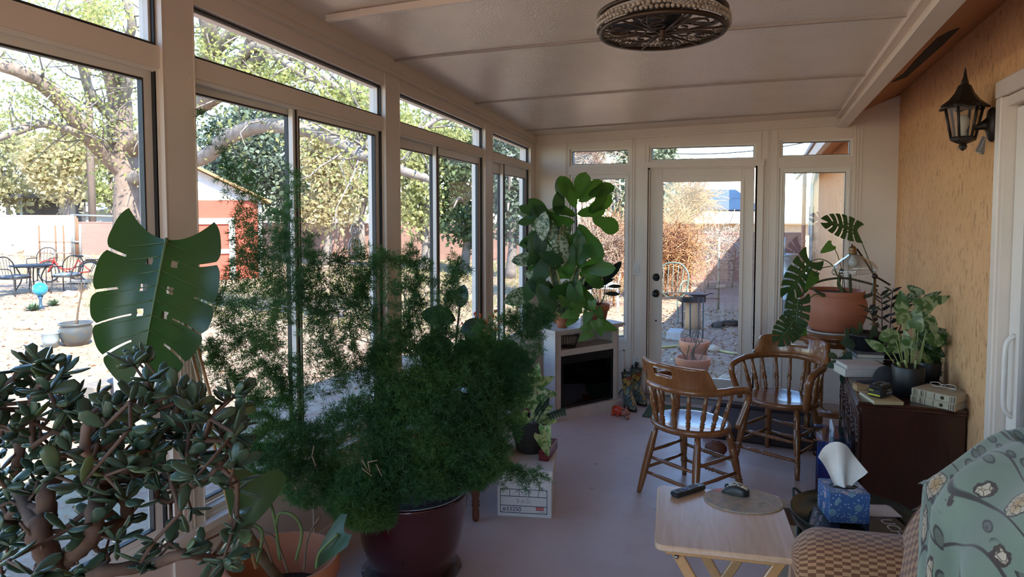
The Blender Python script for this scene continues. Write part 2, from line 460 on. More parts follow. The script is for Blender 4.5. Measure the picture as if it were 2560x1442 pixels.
def ring(mb, y0, y1, z0, z1, wy, wz, x0, x1, m=0):
    wb(mb, y0, y0 + wy, z0, z1, x0, x1, m); wb(mb, y1 - wy, y1, z0, z1, x0, x1, m)
    wb(mb, y0 + wy, y1 - wy, z0, z0 + wz, x0, x1, m); wb(mb, y0 + wy, y1 - wy, z1 - wz, z1, x0, x1, m)
wn = 0
bays = [(-0.60, 0.28), (0.44, 1.977), (2.130, 3.546), (3.712, 5.032), (5.189, 6.118)]  # first bay is out of view, added to let in more light
for bi, (a, c) in enumerate(bays):
    wn += 1
    b = MB(); ring(b, a, c, 2.11, 2.245, 0.02, 0.012, XL - 0.075, XL - 0.035); ring(b, a + .004, c - .004, 2.114, 2.241, 0.006, 0.004, XL - 0.035, XL - 0.02, 1)
    w = struct('window_%d' % wn, b, [whitesash, dark])
    g = MB(); wb(g, a + 0.02, c - 0.02, 2.122, 2.233, XL - 0.058, XL - 0.053); struct('transom_glass', g, glass, w)
    wn += 1
    b = MB(); ring(b, a, c, KN, 2.06, 0.018, 0.012, XO, XL - 0.012)
    wb(b, a, c, KN, KN + 0.03, XL - 0.06, XL - 0.02)
    w = struct('window_%d' % wn, b, [whitesash, dark])
    mid = a + (c - a) * (0.46 if bi == 2 else (0.43 if bi == 3 else (0.36 if bi == 4 else 0.30)))
    # outer sash (nearer half) and inner sash (farther half)
    for nm, y0, y1, x0, x1 in (('sash', a + 0.012, mid + 0.03, XL - 0.085, XL - 0.062), ('sash', mid - 0.02, c - 0.012, XL - 0.055, XL - 0.03)):
        tb = (.020, .020, .020, .045, .080)[bi]; s_ = MB(); ring(s_, y0, y1, KN + 0.03, 2.05, 0.042, tb, x0, x1); ring(s_, y0 + 0.042, y1 - 0.042, KN + 0.03 + tb, 2.05 - tb, 0.006, 0.005, x0 + 0.004, x1 + 0.002, 1)
        so_ = struct(nm, s_, [whitesash, dark], w)
        g = MB(); wb(g, y0 + 0.044, y1 - 0.044, KN + 0.03 + tb, 2.05 - tb, (x0 + x1) / 2 - 0.003, (x0 + x1) / 2 + 0.003); struct('pane', g, glass, so_)
    # dark screen track at the far jamb
    s_ = MB(); wb(s_, mid - 0.004, mid + 0.004, KN + 0.03, 2.05, XL - 0.03, XL - 0.024, 1); wb(s_, c - 0.02, c - 0.013, KN, 2.05, XL - 0.028, XL - 0.012, 1)
    struct('track', s_, [whitesash, dark], w)
    if bi in (2, 3):
        s_ = MB(); wb(s_, mid + 0.002, mid + 0.010, 1.0, 1.14, XL - 0.03, XL - 0.018); struct('pull', s_, [whitesash], w)

# ---- the end wall with the door
def xb(mb, x0, x1, z0, z1a, z1b, y0, y1, m=0):
    V = [(x, y, z) for y in (y0, y1) for x, z in ((x0, z0), (x1, z0), (x1, z1b), (x0, z1a))]
    mb.add(V, [(0, 1, 2, 3), (7, 6, 5, 4), (0, 4, 5, 1), (1, 5, 6, 2), (2, 6, 7, 3), (3, 7, 4, 0)], m)
def topz(x): return 2.385 + (x - XL) * 0.030 if x < 0.52 else 2.46 + (x - 0.52) * 0.36
YI, YO = YB, YB + 0.10
b = MB()
ops = [(-1.775, -1.215), (-1.046, -0.148), (0.035, 0.585)]
edges = [XL - 0.1, -1.775, -1.215, -1.046, -0.148, 0.035, 0.585]
xb(b, XL - 0.1, -1.775, -0.15, topz(XL - .1), topz(-1.775), YI, YO)
xb(b, -1.215, -1.046, -0.15, topz(-1.215), topz(-1.046), YI, YO)
xb(b, -0.148, 0.035, -0.15, topz(-0.148), topz(0.035), YI, YO)
xb(b, 0.585, XR + 0.02, -0.15, topz(0.585), topz(XR), YI, YO)
b.bb(-1.775, -1.215, YI, YO, -0.15, 0.49); xb(b, -1.775, -1.215, 2.245, topz(-1.775), topz(-1.215), YI, YO); b.bb(-1.775, -1.215, YI, YO, 2.01, 2.085)
b.bb(0.035, 0.585, YI, YO, -0.15, 0.62); xb(b, 0.035, 0.585, 2.27, topz(0.035), topz(0.585), YI, YO); b.bb(0.035, 0.585, YI, YO, 2.04, 2.122)
xb(b, -1.046, -0.148, 2.255, topz(-1.046), topz(-0.148), YI, YO); b.bb(-1.046, -0.148, YI, YO, 2.06, 2.112)
# sloping trim under the ceiling
for dz0, dz1, dy in ((-0.075, 0.02, 0.02), (-0.082, -0.074, 0.028), (-0.06, -0.055, 0.026)):
    V = [(x, y, topz(x) - 0.01 + dz) for y in (YI - dy, YI) for x, dz in ((XL + 0.02, dz0), (0.53, dz0), (0.53, dz1), (XL + 0.02, dz1))]
    b.add(V, [(0, 1, 2, 3), (7, 6, 5, 4), (0, 4, 5, 1), (1, 5, 6, 2), (2, 6, 7, 3), (3, 7, 4, 0)])
V = [(x, y, topz(x) - 0.015 + dz) for y in (YI - 0.02, YI) for x, dz in ((0.53, -0.06), (XR, -0.06), (XR, 0.0), (0.53, 0.0))]
b.add(V, [(0, 1, 2, 3), (7, 6, 5, 4), (0, 4, 5, 1), (1, 5, 6, 2), (2, 6, 7, 3), (3, 7, 4, 0)])
for x in (-1.81, -1.795, -1.195, -1.175, -1.08, -0.112, -0.06, -0.045, 0.015, 0.605, 0.625, 0.65):          # narrow reveals of the posts
    b.bb(x - 0.003, x + 0.003, YI - 0.005, YI, 0.02, topz(x) - 0.09)
for x in (-1.19, -1.10, -0.03, 0.61, 0.86):
    for z in (0.5, 1.2, 1.7, 2.14): b.box((x, YI - 0.003, z), (0.008, 0.006, 0.008))
for x0, x1, z0, z1 in ((-1.74, -1.25, 0.1, 0.42), (0.07, 0.55, 0.12, 0.56)):      # recessed panels under the side windows
    for q in ((x0, x1, z0, z0 + .012), (x0, x1, z1 - .012, z1), (x0, x0 + .012, z0, z1), (x1 - .012, x1, z0, z1)): b.bb(q[0], q[1], YI - 0.006, YI, q[2], q[3])
b.bb(XL, -1.05, YI - 0.014, YI, 0, 0.07); b.bb(-0.10, XR, YI - 0.014, YI, 0, 0.07)
struct('wall_back', b, white)
def xring(mb, x0, x1, z0, z1, wx, wz, y0, y1, m=0):
    mb.bb(x0, x0 + wx, y0, y1, z0, z1, m); mb.bb(x1 - wx, x1, y0, y1, z0, z1, m)
    mb.bb(x0 + wx, x1 - wx, y0, y1, z0, z0 + wz, m); mb.bb(x0 + wx, x1 - wx, y0, y1, z1 - wz, z1, m)
for x0, x1, z0, z1, big in ((-1.775, -1.215, 2.085, 2.245, 0), (-1.775, -1.215, 0.49, 2.01, 1), (-1.046, -0.148, 2.112, 2.255, 0), (0.035, 0.585, 2.122, 2.27, 0), (0.035, 0.585, 0.62, 2.04, 1)):
    wn += 1; b = MB()
    wv = 0.045 if big else 0.022
    xring(b, x0, x1, z0, z1, wv, wv * 0.9, YI + 0.02, YO - 0.015)
    if big: xring(b, x0 + .012, x1 - .012, z0 + .012, z1 - .012, 0.012, 0.012, YI + 0.008, YI + 0.02)
    xring(b, x0 + wv, x1 - wv, z0 + wv * .9, z1 - wv * .9, 0.004, 0.004, YI + 0.024, YO - 0.02, 1)
    w = struct('window_%d' % wn, b, [whitesash, dark])
    g = MB(); g.bb(x0 + wv, x1 - wv, YI + 0.052, YI + 0.057, z0 + wv * 0.9, z1 - wv * 0.9); struct('pane', g, glass, w)
# door
b = MB()
x0, x1, z1 = -1.046, -0.148, 2.06
b.bb(x0 - 0.06, x0 - 0.005, YI - 0.022, YI + 0.01, 0.0, z1); b.bb(x1 + 0.012, x1 + 0.06, YI - 0.022, YI + 0.01, 0.0, z1)
b.bb(x0 - 0.075, x1 + 0.065, YI - 0.032, YI + 0.01, z1, z1 + 0.05)
b.bb(x0 - 0.005, x0 + 0.012, YI + 0.0, YO, 0.0, z1); b.bb(x1 - 0.005, x1 + 0.012, YI, YO, 0.0, z1); b.bb(x0, x1, YI, YO, z1 - 0.012, z1 + .002)
b.bb(x0 - 0.06, x1 + 0.06, YI - 0.05, YO + 0.03, 0.0, 0.035, 1)
door = struct('door_1', b, [white, mat('threshold_metal', (0.35, 0.34, 0.33), 0.4, metal=0.6)])
a_, c_ = x0 + 0.014, x1 - 0.012
lx0, lx1, lz0, lz1 = -0.925, -0.264, 0.215, 1.937
b = MB()
b.bb(a_, lx0, YI + 0.012, YI + 0.056, 0.038, z1 - .016, ch=0.003); b.bb(lx1, c_, YI + 0.012, YI + 0.056, 0.038, z1 - .016, ch=0.003)
b.bb(lx0, lx1, YI + 0.012, YI + 0.056, 0.038, lz0); b.bb(lx0, lx1, YI + 0.012, YI + 0.056, lz1, z1 - .016)
xring(b, lx0 - 0.022, lx1 + 0.022, lz0 - 0.022, lz1 + 0.022, 0.028, 0.028, YI + 0.002, YI + 0.014)
b.bb(a_, c_, YI + 0.0, YI + 0.014, 0.04, 0.085)
leaf_ = struct('door_leaf', b, white, door)
g = MB(); g.bb(lx0, lx1, YI + 0.03, YI + 0.036, lz0, lz1); struct('pane', g, glass, leaf_)
blackm = mat('black_metal', (0.02, 0.018, 0.017), 0.35, metal=0.4)
for nm, z in (('deadbolt', 1.09), ('door_handle', 0.945)):
    k = MB(); R = Matrix.Translation((x0 + 0.075, YI + 0.012, z)) @ Matrix.Rotation(pi / 2, 4, 'X')
    k.lathe([(0.033, 0), (0.034, 0.006), (0.030, 0.011), (0.012, 0.012)], M=R)
    if nm == 'deadbolt': k.lathe([(0.018, 0.01), (0.02, 0.02), (0.016, 0.024)], M=R); k.box((0, 0, 0.03), (0.008, 0.03, 0.02), 0, R, 0.002)
    else: k.lathe([(0.011, 0.01), (0.011, 0.03), (0.024, 0.036), (0.029, 0.05), (0.026, 0.063), (0.012, 0.069)], M=R)
    struct(nm, k, blackm, door)
k = MB(); k.lathe([(0.008, 0), (0.007, 0.004)], M=Matrix.Translation((x0 + 0.075, YI + 0.012, 0.70)) @ Matrix.Rotation(pi / 2, 4, 'X')); struct('bore_plug', k, blackm, door)

# ---- house wall on the right, with the sliding door
b = MB()
XW = XR + 0.18
b.bb(XR, XW, 3.56, 19.0, -0.2, 2.62); b.bb(XR, XW, 1.72, 3.56, 2.24, 2.62); b.bb(XR, XW, -2.5, 1.72, -0.2, 2.62)
struct('wall_right', b, stucco)
b = MB()
for z0, z1, x in ((0, 2.25, 0.03),):
    b.bb(XR - 0.03, XR, 3.49, 3.56, 0.0, 2.184, ch=0.004); b.bb(XR - 0.03, XR, 1.72, 1.80, 0.0, 2.184, ch=0.004); b.bb(XR - 0.032, XR, 1.715, 3.565, 2.185, 2.255, ch=0.004)
    b.bb(XR - 0.018, XR + 0.1, 3.456, 3.489, 0.09, 2.18); b.bb(XR - 0.018, XR + 0.1, 1.801, 1.84, 0.09, 2.18); b.bb(XR - 0.012, XR + 0.1, 1.841, 3.455, 2.14, 2.181); b.bb(XR - 0.034, XR + 0.1, 1.802, 3.488, 0.0, 0.089)
door2 = struct('door_2', b, white)
b = MB()
for y0, y1 in ((1.85, 2.66), (2.56, 3.45)):
    xx = XR + 0.02 if y0 > 2 else XR + 0.055
    b.bb(xx, xx + 0.03, y0, y0 + 0.10, 0.1, 2.13); b.bb(xx, xx + 0.03, y1 - 0.13, y1, 0.1, 2.13); b.bb(xx + .002, xx + 0.028, y0 + .1, y1 - .13, 0.1, 0.2); b.bb(xx + .002, xx + 0.028, y0 + .1, y1 - .13, 2.05, 2.13)
s_ = struct('sliding_panel', b, whitesash, door2)
g = MB(); g.bb(XR + 0.032, XR + 0.037, 2.66, 3.32, 0.2, 2.05); g.bb(XR + 0.067, XR + 0.072, 1.95, 2.56, 0.2, 2.05); struct('pane', g, glass, s_)
k = MB(); k.tube(spline([(XR + 0.02, 3.375, 0.86), (XR - 0.008, 3.375, 0.90), (XR - 0.012, 3.375, 1.03), (XR - 0.008, 3.375, 1.16), (XR + 0.02, 3.375, 1.20)], 16), 0.014, 10, flat=0.7); struct('door_handle', k, whitesash, door2)
k = MB(); k.bb(XR - 0.006, XR + 0.02, 3.462, 3.482, 1.045, 1.085, ch=.003); struct('latch', k, blackm, door2)
# a dim room behind the sliding door
b = MB(); b.bb(XW + 2.2, XW + 2.25, 0.5, 5.0, 0, 2.5); b.bb(XW, XW + 2.2, 0.45, 0.5, 0, 2.5); b.bb(XW, XW + 2.2, 5.0, 5.05, 0, 2.5); b.bb(XW, XW + 2.2, 0.5, 5.0, -0.2, 0.0); b.bb(XW, XW + 2.2, 0.5, 5.0, 2.45, 2.5)
struct('wall_house_room', b, mat('room_beige', (0.4, 0.35, 0.3), 0.8))

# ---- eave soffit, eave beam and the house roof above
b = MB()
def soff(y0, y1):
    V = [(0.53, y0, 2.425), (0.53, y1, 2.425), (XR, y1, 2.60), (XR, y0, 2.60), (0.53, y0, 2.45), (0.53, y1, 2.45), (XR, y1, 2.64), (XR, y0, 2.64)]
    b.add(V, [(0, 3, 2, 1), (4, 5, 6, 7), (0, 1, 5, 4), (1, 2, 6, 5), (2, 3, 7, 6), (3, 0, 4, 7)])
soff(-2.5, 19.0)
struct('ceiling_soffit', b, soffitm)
# the long split in the soffit board, a dark gap under a peeled edge
b = MB()
pts = [(2230, 205, 2250, 193), (2262, 170, 2275, 165), (2300, 135, 2316, 130), (2345, 92, 2362, 88), (2398, 70, 2400, 69)]
def on_soffit(px, py):
    r = ray(px, py); n = Vector((-(2.60 - 2.425), 0, XR - 0.53)).normalized(); p0 = Vector((0.53, 0, 2.425))
    return CP + r * ((p0 - CP).dot(n) / r.dot(n)) - n * 0.002
mids = [(2230, 205), (2262, 188), (2290, 160), (2320, 131), (2350, 103), (2375, 84), (2398, 70)]
wid = [1, 7, 10, 12, 13, 8, 1]
V = []
for (px, py), w_ in zip(mids, wid):
    a = on_soffit(px - w_ * .55, py - w_ * .65); c = on_soffit(px + w_ * .55, py + w_ * .65); V += [a, c, a + Vector((0, 0, .004)), c + Vector((0, 0, .004))]
F = []
for i in range(len(mids) - 1):
    o_ = i * 4; F += [(o_, o_ + 1, o_ + 5, o_ + 4), (o_ + 2, o_ + 6, o_ + 7, o_ + 3), (o_, o_ + 4, o_ + 6, o_ + 2), (o_ + 1, o_ + 3, o_ + 7, o_ + 5)]
b.add(V, F); struct('trim_9', b, mat('soffit_gap', (0.015, 0.01, 0.008), 0.9))
b = MB()
b.bb(0.49, 0.53, YN, YB, 2.36, 2.50); b.bb(0.455, 0.50, YN, YB, 2.425, 2.47); b.bb(0.46, 0.535, YN, YB, 2.352, 2.366)
for k in range(14):
    y = 1.5 + k * 0.33; b.box((0.488, y, 2.40 + 0.02 * (k % 2)), (0.006, 0.008, 0.008))
struct('trim_1', b, white)
b = MB()
b.bb(0.47, 0.53, YB + 0.25, 19.0, 2.36, 2.50)
V = [(0.44, -2.6, 2.50), (0.44, 19.1, 2.50), (5.5, 19.1, 4.1), (5.5, -2.6, 4.1), (0.44, -2.6, 2.56), (0.44, 19.1, 2.56), (5.5, 19.1, 4.18), (5.5, -2.6, 4.18)]
b.add(V, [(0, 3, 2, 1), (4, 5, 6, 7), (0, 1, 5, 4), (1, 2, 6, 5), (2, 3, 7, 6), (3, 0, 4, 7)], 1)
V = [(5.5, -2.6, 4.1), (5.5, 19.1, 4.1), (10.5, 19.1, 2.5), (10.5, -2.6, 2.5), (5.5, -2.6, 4.18), (5.5, 19.1, 4.18), (10.5, 19.1, 2.56), (10.5, -2.6, 2.56)]
b.add(V, [(0, 3, 2, 1), (4, 5, 6, 7), (0, 1, 5, 4), (1, 2, 6, 5), (2, 3, 7, 6), (3, 0, 4, 7)], 1)
b.bb(XW, 10.2, 18.85, 19.0, -0.2, 2.6, 2); b.bb(10.0, 10.2, -2.5, 19, -0.2, 2.6, 2); b.bb(XW, 10.2, -2.5, -2.35, -0.2, 2.6, 2)
V = [(XW, 18.95, 2.6), (10.2, 18.95, 2.6), (5.5, 18.95, 4.1), (XW, 19.0, 2.6), (10.2, 19.0, 2.6), (5.5, 19.0, 4.1)]
b.add(V, [(0, 1, 2), (5, 4, 3)], 2)
struct('roof_house', b, [mat('eave_fascia', (0.55, 0.42, 0.33), 0.7), mat('shingles', (0.34, 0.31, 0.29), 0.9, (0.25, 0.23, 0.22), 30), stucco])
# ---- unseen wall behind the camera, set close and glazed tall to brighten the room
b = MB(); b.bb(XL - 0.1, XR, YN - 0.1, YN, -0.15, 0.12); b.bb(XL - 0.1, XR, YN - 0.1, YN, 2.40, 3.15)
for x in (XL - 0.1, -0.72, 0.78): b.bb(x, x + 0.13, YN - 0.1, YN, 0.1, 2.45)
struct('wall_front', b, white)
for x0, x1 in ((XL + 0.03, -0.72), (-0.59, 0.78)):
    wn += 1; b = MB(); xring(b, x0, x1, 0.12, 2.40, 0.05, 0.05, YN - 0.07, YN - 0.03)
    w = struct('window_%d' % wn, b, [whitesash, dark])
    g = MB(); g.bb(x0 + 0.05, x1 - 0.05, YN - 0.053, YN - 0.048, 0.17, 2.35); struct('pane', g, glass, w)
# ---- yard
def m_yard():
    m, t, b, o = _nodes('dry_yard'); v = coords(t)
    n1 = noise(t, v, 0.55, 5, 0.6); n2 = noise(t, v, 5.0, 8, 0.7); n3 = noise(t, v, 40.0, 4, 0.7)
    c = ramp(t, n1, [(0.35, (0.33, 0.22, 0.165)), (0.5, (0.37, 0.28, 0.20)), (0.65, (0.33, 0.28, 0.185))])
    c = mixc(t, ramp(t, n2, [(0.42, (0, 0, 0)), (0.62, (0.8, 0.8, 0.8))]), c, (0.28, 0.16, 0.12))
    c = mixc(t, ramp(t, n3, [(0.5, (0, 0, 0)), (0.7, (0.7, 0.7, 0.7))]), c, (0.50, 0.41, 0.32))
    t.links.new(c, b.inputs['Base Color']); b.inputs['Roughness'].default_value = 0.95
    b.inputs['Specular IOR Level'].default_value = 0.1
    bump(t, b, n2, 0.5, 0.05); return m
b = MB(); b.bb(-90, 60, -60, 110, -0.6, GZ); struct('ground', b, m_yard())
# ================================================================== furniture
chairwood = woodmat('oak_stain', (0.31, 0.118, 0.036), (0.17, 0.055, 0.016), 0.26, 2, 5.0, 0.5)
cabwood = woodmat('mahogany', (0.062, 0.017, 0.009), (0.030, 0.009, 0.006), 0.28, 2, 5.0, 0.4)
pine = woodmat('varnished_pine', (0.62, 0.34, 0.145), (0.50, 0.25, 0.09), 0.22, 1, 4.0, 0.6)
blackp = mat('black_plastic', (0.014, 0.014, 0.015), 0.4)

# ---- captain chairs
SP = [(0, .010), (.10, .0105), (.16, .015), (.19, .010), (.22, .0155), (.25, .010), (.36, .0165), (.47, .012), (.50, .016), (.53, .0115), (.62, .0125), (1, .0085)]
LEGP = [(0, .013), (.05, .016), (.30, .021), (.62, .0235), (.86, .019), (1, .016)]
LEGT = [(0, .014), (.10, .017), (.215, .019), (.23, .014), (.245, .023), (.27, .014), (.285, .022), (.30, .017), (.34, .019), (.52, .024), (.70, .023), (.72, .017), (.74, .026), (.765, .017), (.785, .026), (.81, .017), (.83, .025), (.86, .018), (1, .017)]
STR = [(0, .008), (.3, .011), (.5, .013), (.7, .011), (1, .008)]
STT = [(0, .009), (.22, .012), (.36, .014), (.40, .010), (.43, .016), (.46, .010), (.49, .016), (.52, .010), (.55, .016), (.58, .010), (.64, .014), (.78, .012), (1, .009)]
def captain_chair(label, loc, rz):
    t = thing('captain_chair', label, 'chair', loc, rz, 'wooden captain chairs')
    b = MB(); N = 40; rings = [(0.0, -.014), (.45, -.012), (.72, -.005), (.86, .002), (.95, .003), (1.0, -.004), (1.005, -.02), (.95, -.036), (.6, -.038), (0, -.038)]
    def sp(a, f):
        x = 0.245 * cos(a); y = 0.225 * sin(a)
        if y > 0: x *= 1 - 0.08 * (y / .225) ** 2; y *= 0.95
        return x * f, y * f
    V = []; F = []
    for f, z in rings:
        for i in range(N):
            x, y = sp(2 * pi * i / N, f); V.append((x, y, 0.45 + z))
    for j in range(len(rings) - 1):
        for i in range(N): F.append((j * N + i, j * N + (i + 1) % N, (j + 1) * N + (i + 1) % N, (j + 1) * N + i))
    b.add(V, F, 0, True); part('seat', b, chairwood, t)
    def arc(u):        # u -1..1 around the back rail
        a = -pi / 2 + u * radians(118); return 0.262 * cos(a), 0.02 + 0.262 * sin(a) * 1.02
    rail = []
    for s in (-1,):
        rail += [(-.226, .135, .43), (-.246, .165, .52), (-.262, .185, .595), (-.268, .178, .640), (-.268, .14, .662)]
    k = 17
    for i in range(k):
        u = -0.80 + 1.60 * i / (k - 1); x, y = arc(u); rail.append((x, y, .672 + 0.016 * (1 - abs(u))))
    rail += [(.268, .14, .662), (.268, .178, .640), (.262, .185, .595), (.246, .165, .52), (.226, .135, .43)]
    b = MB(); b.tube(spline(rail, 110), 0.024, 12, flat=0.80, up=(0, 0, 1)); part('arm_rail', b, chairwood, t)
    b = MB(); nu, nv = 40, 8
    def hh(u): 
        a = min(1.0, max(0.0, (0.56 - abs(u)) / 0.13)); return 0.016 + 0.124 * (a * a * (3 - 2 * a)) * (1 - 0.10 * (u / .5) ** 2)
    def cp(i, j, side):
        u = -0.56 + 1.12 * i / nu; v = j / nv; x, y = arc(u); z = .676 + 0.016 * (1 - abs(u)) + v * hh(u)
        n = Vector((x, y - .02, 0)).normalized(); off = (0.012 if side else -0.010) + 0.030 * v * v
        return (x + n.x * off, y + n.y * off, z)
    V = []; F = []; w = nv + 1
    for side in (0, 1):
        for i in range(nu + 1):
            for j in range(nv + 1): V.append(cp(i, j, side))
    o = (nu + 1) * w
    hole = lambda i, j: abs(-0.56 + 1.12 * (i + .5) / nu) < 0.10 and j in (4, 5)
    for i in range(nu):
        for j in range(nv):
            if hole(i, j): 
                for di, dj, e0, e1 in ((-1, 0, (i, j), (i, j + 1)), (1, 0, (i + 1, j), (i + 1, j + 1)), (0, -1, (i, j), (i + 1, j)), (0, 1, (i, j + 1), (i + 1, j + 1))):
                    if not hole(i + di, j + dj): F.append((e0[0] * w + e0[1], e1[0] * w + e1[1], o + e1[0] * w + e1[1], o + e0[0] * w + e0[1]))
                continue
            q = (i * w + j, (i + 1) * w + j, (i + 1) * w + j + 1, i * w + j + 1); F.append(q); F.append(tuple(o + x for x in q[::-1]))
    for i in range(nu): F.append((i * w + nv, (i + 1) * w + nv, o + (i + 1) * w + nv, o + i * w + nv)); F.append((i * w, o + i * w, o + (i + 1) * w, (i + 1) * w))
    for i in (0, nu):
        for j in range(nv): F.append((i * w + j, i * w + j + 1, o + i * w + j + 1, o + i * w + j))
    b.add(V, F, 0, True); part('crest_rail', b, chairwood, t)
    for u in (-.80, -.62, -.46, -.28, -.10, .10, .28, .46, .62, .80):
        x, y = arc(u); a = -pi / 2 + u * radians(112); bx, by = 0.215 * cos(a), 0.20 * sin(a)
        b = MB(); b.turned((bx, by, .44), (x, y, .672 + 0.02 * (1 - abs(u))), SP, 10); part('spindle', b, chairwood, t)
    L = {}
    for nm, x0, y0, x1, y1, pr in (('fl', -.165, .13, -.215, .215, LEGT), ('fr', .165, .13, .215, .215, LEGT), ('rl', -.15, -.13, -.205, -.225, LEGP), ('rr', .15, -.13, .205, -.225, LEGP)):
        a = Vector((x1, y1, 0)); c = Vector((x0, y0, .425)); L[nm] = (a, c)
        b = MB(); b.turned(a, c, pr, 14); part('leg', b, chairwood, t)
    at = lambda n, z: L[n][0].lerp(L[n][1], z / .425)
    for n1, n2, z, pr in (('fl', 'fr', .22, STT), ('fl', 'fr', .11, STT), ('rl', 'rr', .22, STR), ('rl', 'rr', .13, STR), ('fl', 'rl', .25, STR), ('fl', 'rl', .15, STR), ('fr', 'rr', .25, STR), ('fr', 'rr', .15, STR)):
        b = MB(); b.turned(at(n1, z), at(n2, z), pr, 8); part('stretcher', b, chairwood, t)
    return t
captain_chair('brown wooden captain chair seen from behind, between the cardboard box and the folding table', (-0.44, 4.23, 0), radians(-32))
captain_chair('darker wooden captain chair facing the camera, pushed against the dark cabinet', (0.07, 4.967, 0), radians(154))

# ---- folding tray table
t = thing('folding_table', 'small varnished pine folding tray table with crossed legs beside the checked armchair', 'table', (-0.15, 2.495, 0), radians(7.7))
def rrect(w, d, r, n=6):
    p = []
    for cx, cy, a0 in ((w / 2 - r, d / 2 - r, 0), (-w / 2 + r, d / 2 - r, 90), (-w / 2 + r, -d / 2 + r, 180), (w / 2 - r, -d / 2 + r, 270)):
        for i in range(n + 1): a = radians(a0 + 90 * i / n); p.append((cx + r * cos(a), cy + r * sin(a)))
    return p
b = MB()
def slab(mb, w, d, r, z0, z1, ch=0.004, m=0, M=None):
    P0 = [rrect(w - 2 * ch, d - 2 * ch, max(r - ch, 0.001)), rrect(w, d, r), rrect(w, d, r), rrect(w - 2 * ch, d - 2 * ch, max(r - ch, .001))]
    zs = [z0, z0 + ch, z1 - ch, z1]; n = len(P0[0]); V = []; F = []
    for p, z in zip(P0, zs): V += [(x, y, z) for x, y in p]
    for j in range(3):
        for i in range(n): F.append((j * n + i, j * n + (i + 1) % n, (j + 1) * n + (i + 1) % n, (j + 1) * n + i))
    F += [tuple(range(n))[::-1], tuple(range(3 * n, 4 * n))]
    mb.add(V, F, m, False, None, M)
slab(b, 0.45, 0.50, 0.028, 0.620, 0.640)
def topmat():
    m, t_, b_, o = _nodes('worn_pine_pale_sheen'); v = coords(t_, (9, .7, 9)); n1 = noise(t_, v, 4, 6, .6, 1.5)
    c = ramp(t_, n1, [(.32, (.66, .45, .29)), (.68, (.57, .36, .21))]); sc = noise(t_, coords(t_, (60, 8, 60)), 1.6, 5, .7)  # pine paled to stand for reflected sky; the dark scratches are wear
    c = mixc(t_, ramp(t_, sc, [(.66, (0, 0, 0)), (.72, (.7, .7, .7))]), c, (.16, .10, .07))
    t_.links.new(c, b_.inputs['Base Color']); b_.inputs['Roughness'].default_value = .24; b_.inputs['IOR'].default_value = 2.1; b_.inputs['Specular IOR Level'].default_value = .7
    bump(t_, b_, sc, .05, .002); return m
part('tabletop', b, topmat(), t)
b = MB(); b.bb(-.19, .15, -.225, -.205, .60, .62, ch=.003); part('apron', b, pine, t)
b = MB(); b.bb(-.19, .15, .20, .22, .60, .62, ch=.003); part('apron', b, pine, t)
for x0, x1, y in ((-.165, .19, -.19), (.185, -.17, -.165), (-.165, .19, .185), (.185, -.17, .16)):
    b = MB(); b.bar((x0, y, .612), (x1, y, .004), .018, .034, up=(1, 0, 0), ch=.003); part('leg', b, pine, t)
for q in ((.165, -.19, .185), (-.15, -.165, .16)):
    b = MB(); b.bar((q[0], q[1], .06), (q[0], q[2], .06), .016, .028); part('stretcher', b, pine, t)
b = MB(); b.lathe([(.007, 0), (.007, .012), (.004, .016)], n=10, M=Matrix.Translation((-.155, -.199, .588)) @ Matrix.Rotation(pi / 2, 4, 'X')); part('bolt', b, mat('bolt_steel', (.4, .38, .35), .3, metal=1), t, label='dark steel bolt head')

# mouse pad, mouse, remote
TT = 0.640
def padmat():
    m, t_, b_, o = _nodes('mouse_pad_print'); v = coords(t_)
    c = ramp(t_, noise(t_, v, 22, 4), [(.35, (.27, .27, .24)), (.55, (.44, .34, .24)), (.7, (.24, .24, .17))])
    vo = voro(t_, v, 7.5)
    f = mixc(t_, 1.0, ramp(t_, vo.outputs['Distance'], [(.26, (1, 1, 1)), (.40, (0, 0, 0))]), ramp(t_, voro(t_, v, 7.5).outputs['Color'], [(.45, (0, 0, 0)), (.47, (1, 1, 1))]), 'MULTIPLY')
    fl = ramp(t_, noise(t_, v, 60, 3), [(.4, (.60, .12, .13)), (.6, (.72, .36, .33))])
    t_.links.new(mixc(t_, f, c, fl), b_.inputs['Base Color']); b_.inputs['Roughness'].default_value = .6; return m
pc = atz(1858, 1252, TT); b = MB()
MP = Matrix.Translation((pc.x, pc.y, TT)) @ Matrix.Rotation(radians(12), 4, 'Z') @ Matrix.Diagonal((1.0, 0.80, 1, 1))
b.lathe([(.139, 0), (.1415, .001), (.1415, .0035), (.139, .005), (0, .005)], n=48, M=MP, sm=False)
solo('mouse_pad', b, padmat(), 'oval floral mouse pad with pink roses on the pine folding table', 'mouse pad')
def mousemat():
    m, t_, b_, o = _nodes('mouse_zigzag'); v = coords(t_)
    n_ = noise(t_, v, 75, 1, .5, 2.0)
    t_.links.new(ramp(t_, n_, [(.50, (.62, .56, .44)), (.56, (.03, .03, .03))], 'CONSTANT' if False else 'LINEAR'), b_.inputs['Base Color']); b_.inputs['Roughness'].default_value = .3; return m
mc = atz(1838, 1233, TT + .005)
t = thing('computer_mouse', 'black and cream patterned computer mouse on the oval floral mouse pad', 'computer mouse', (mc.x, mc.y, TT + .005), radians(-12))
def msh(u, v, top):
    x = -0.052 + 0.104 * u; w = 0.031 * (1 - abs(2 * u - 1) ** 3.0) ** 0.5 * (1 - .10 * sin(pi * u)) ; h = 0.042 * (1 - abs(2 * u - 1.12) ** 2.6 / 1.4) * (0.55 + 0.45 * min(1, u * 2.2))
    a = pi * v; z = h * max(0.0, sin(a)) ** 0.6
    return (x, -w * cos(a) * 1.0, max(.001, z))
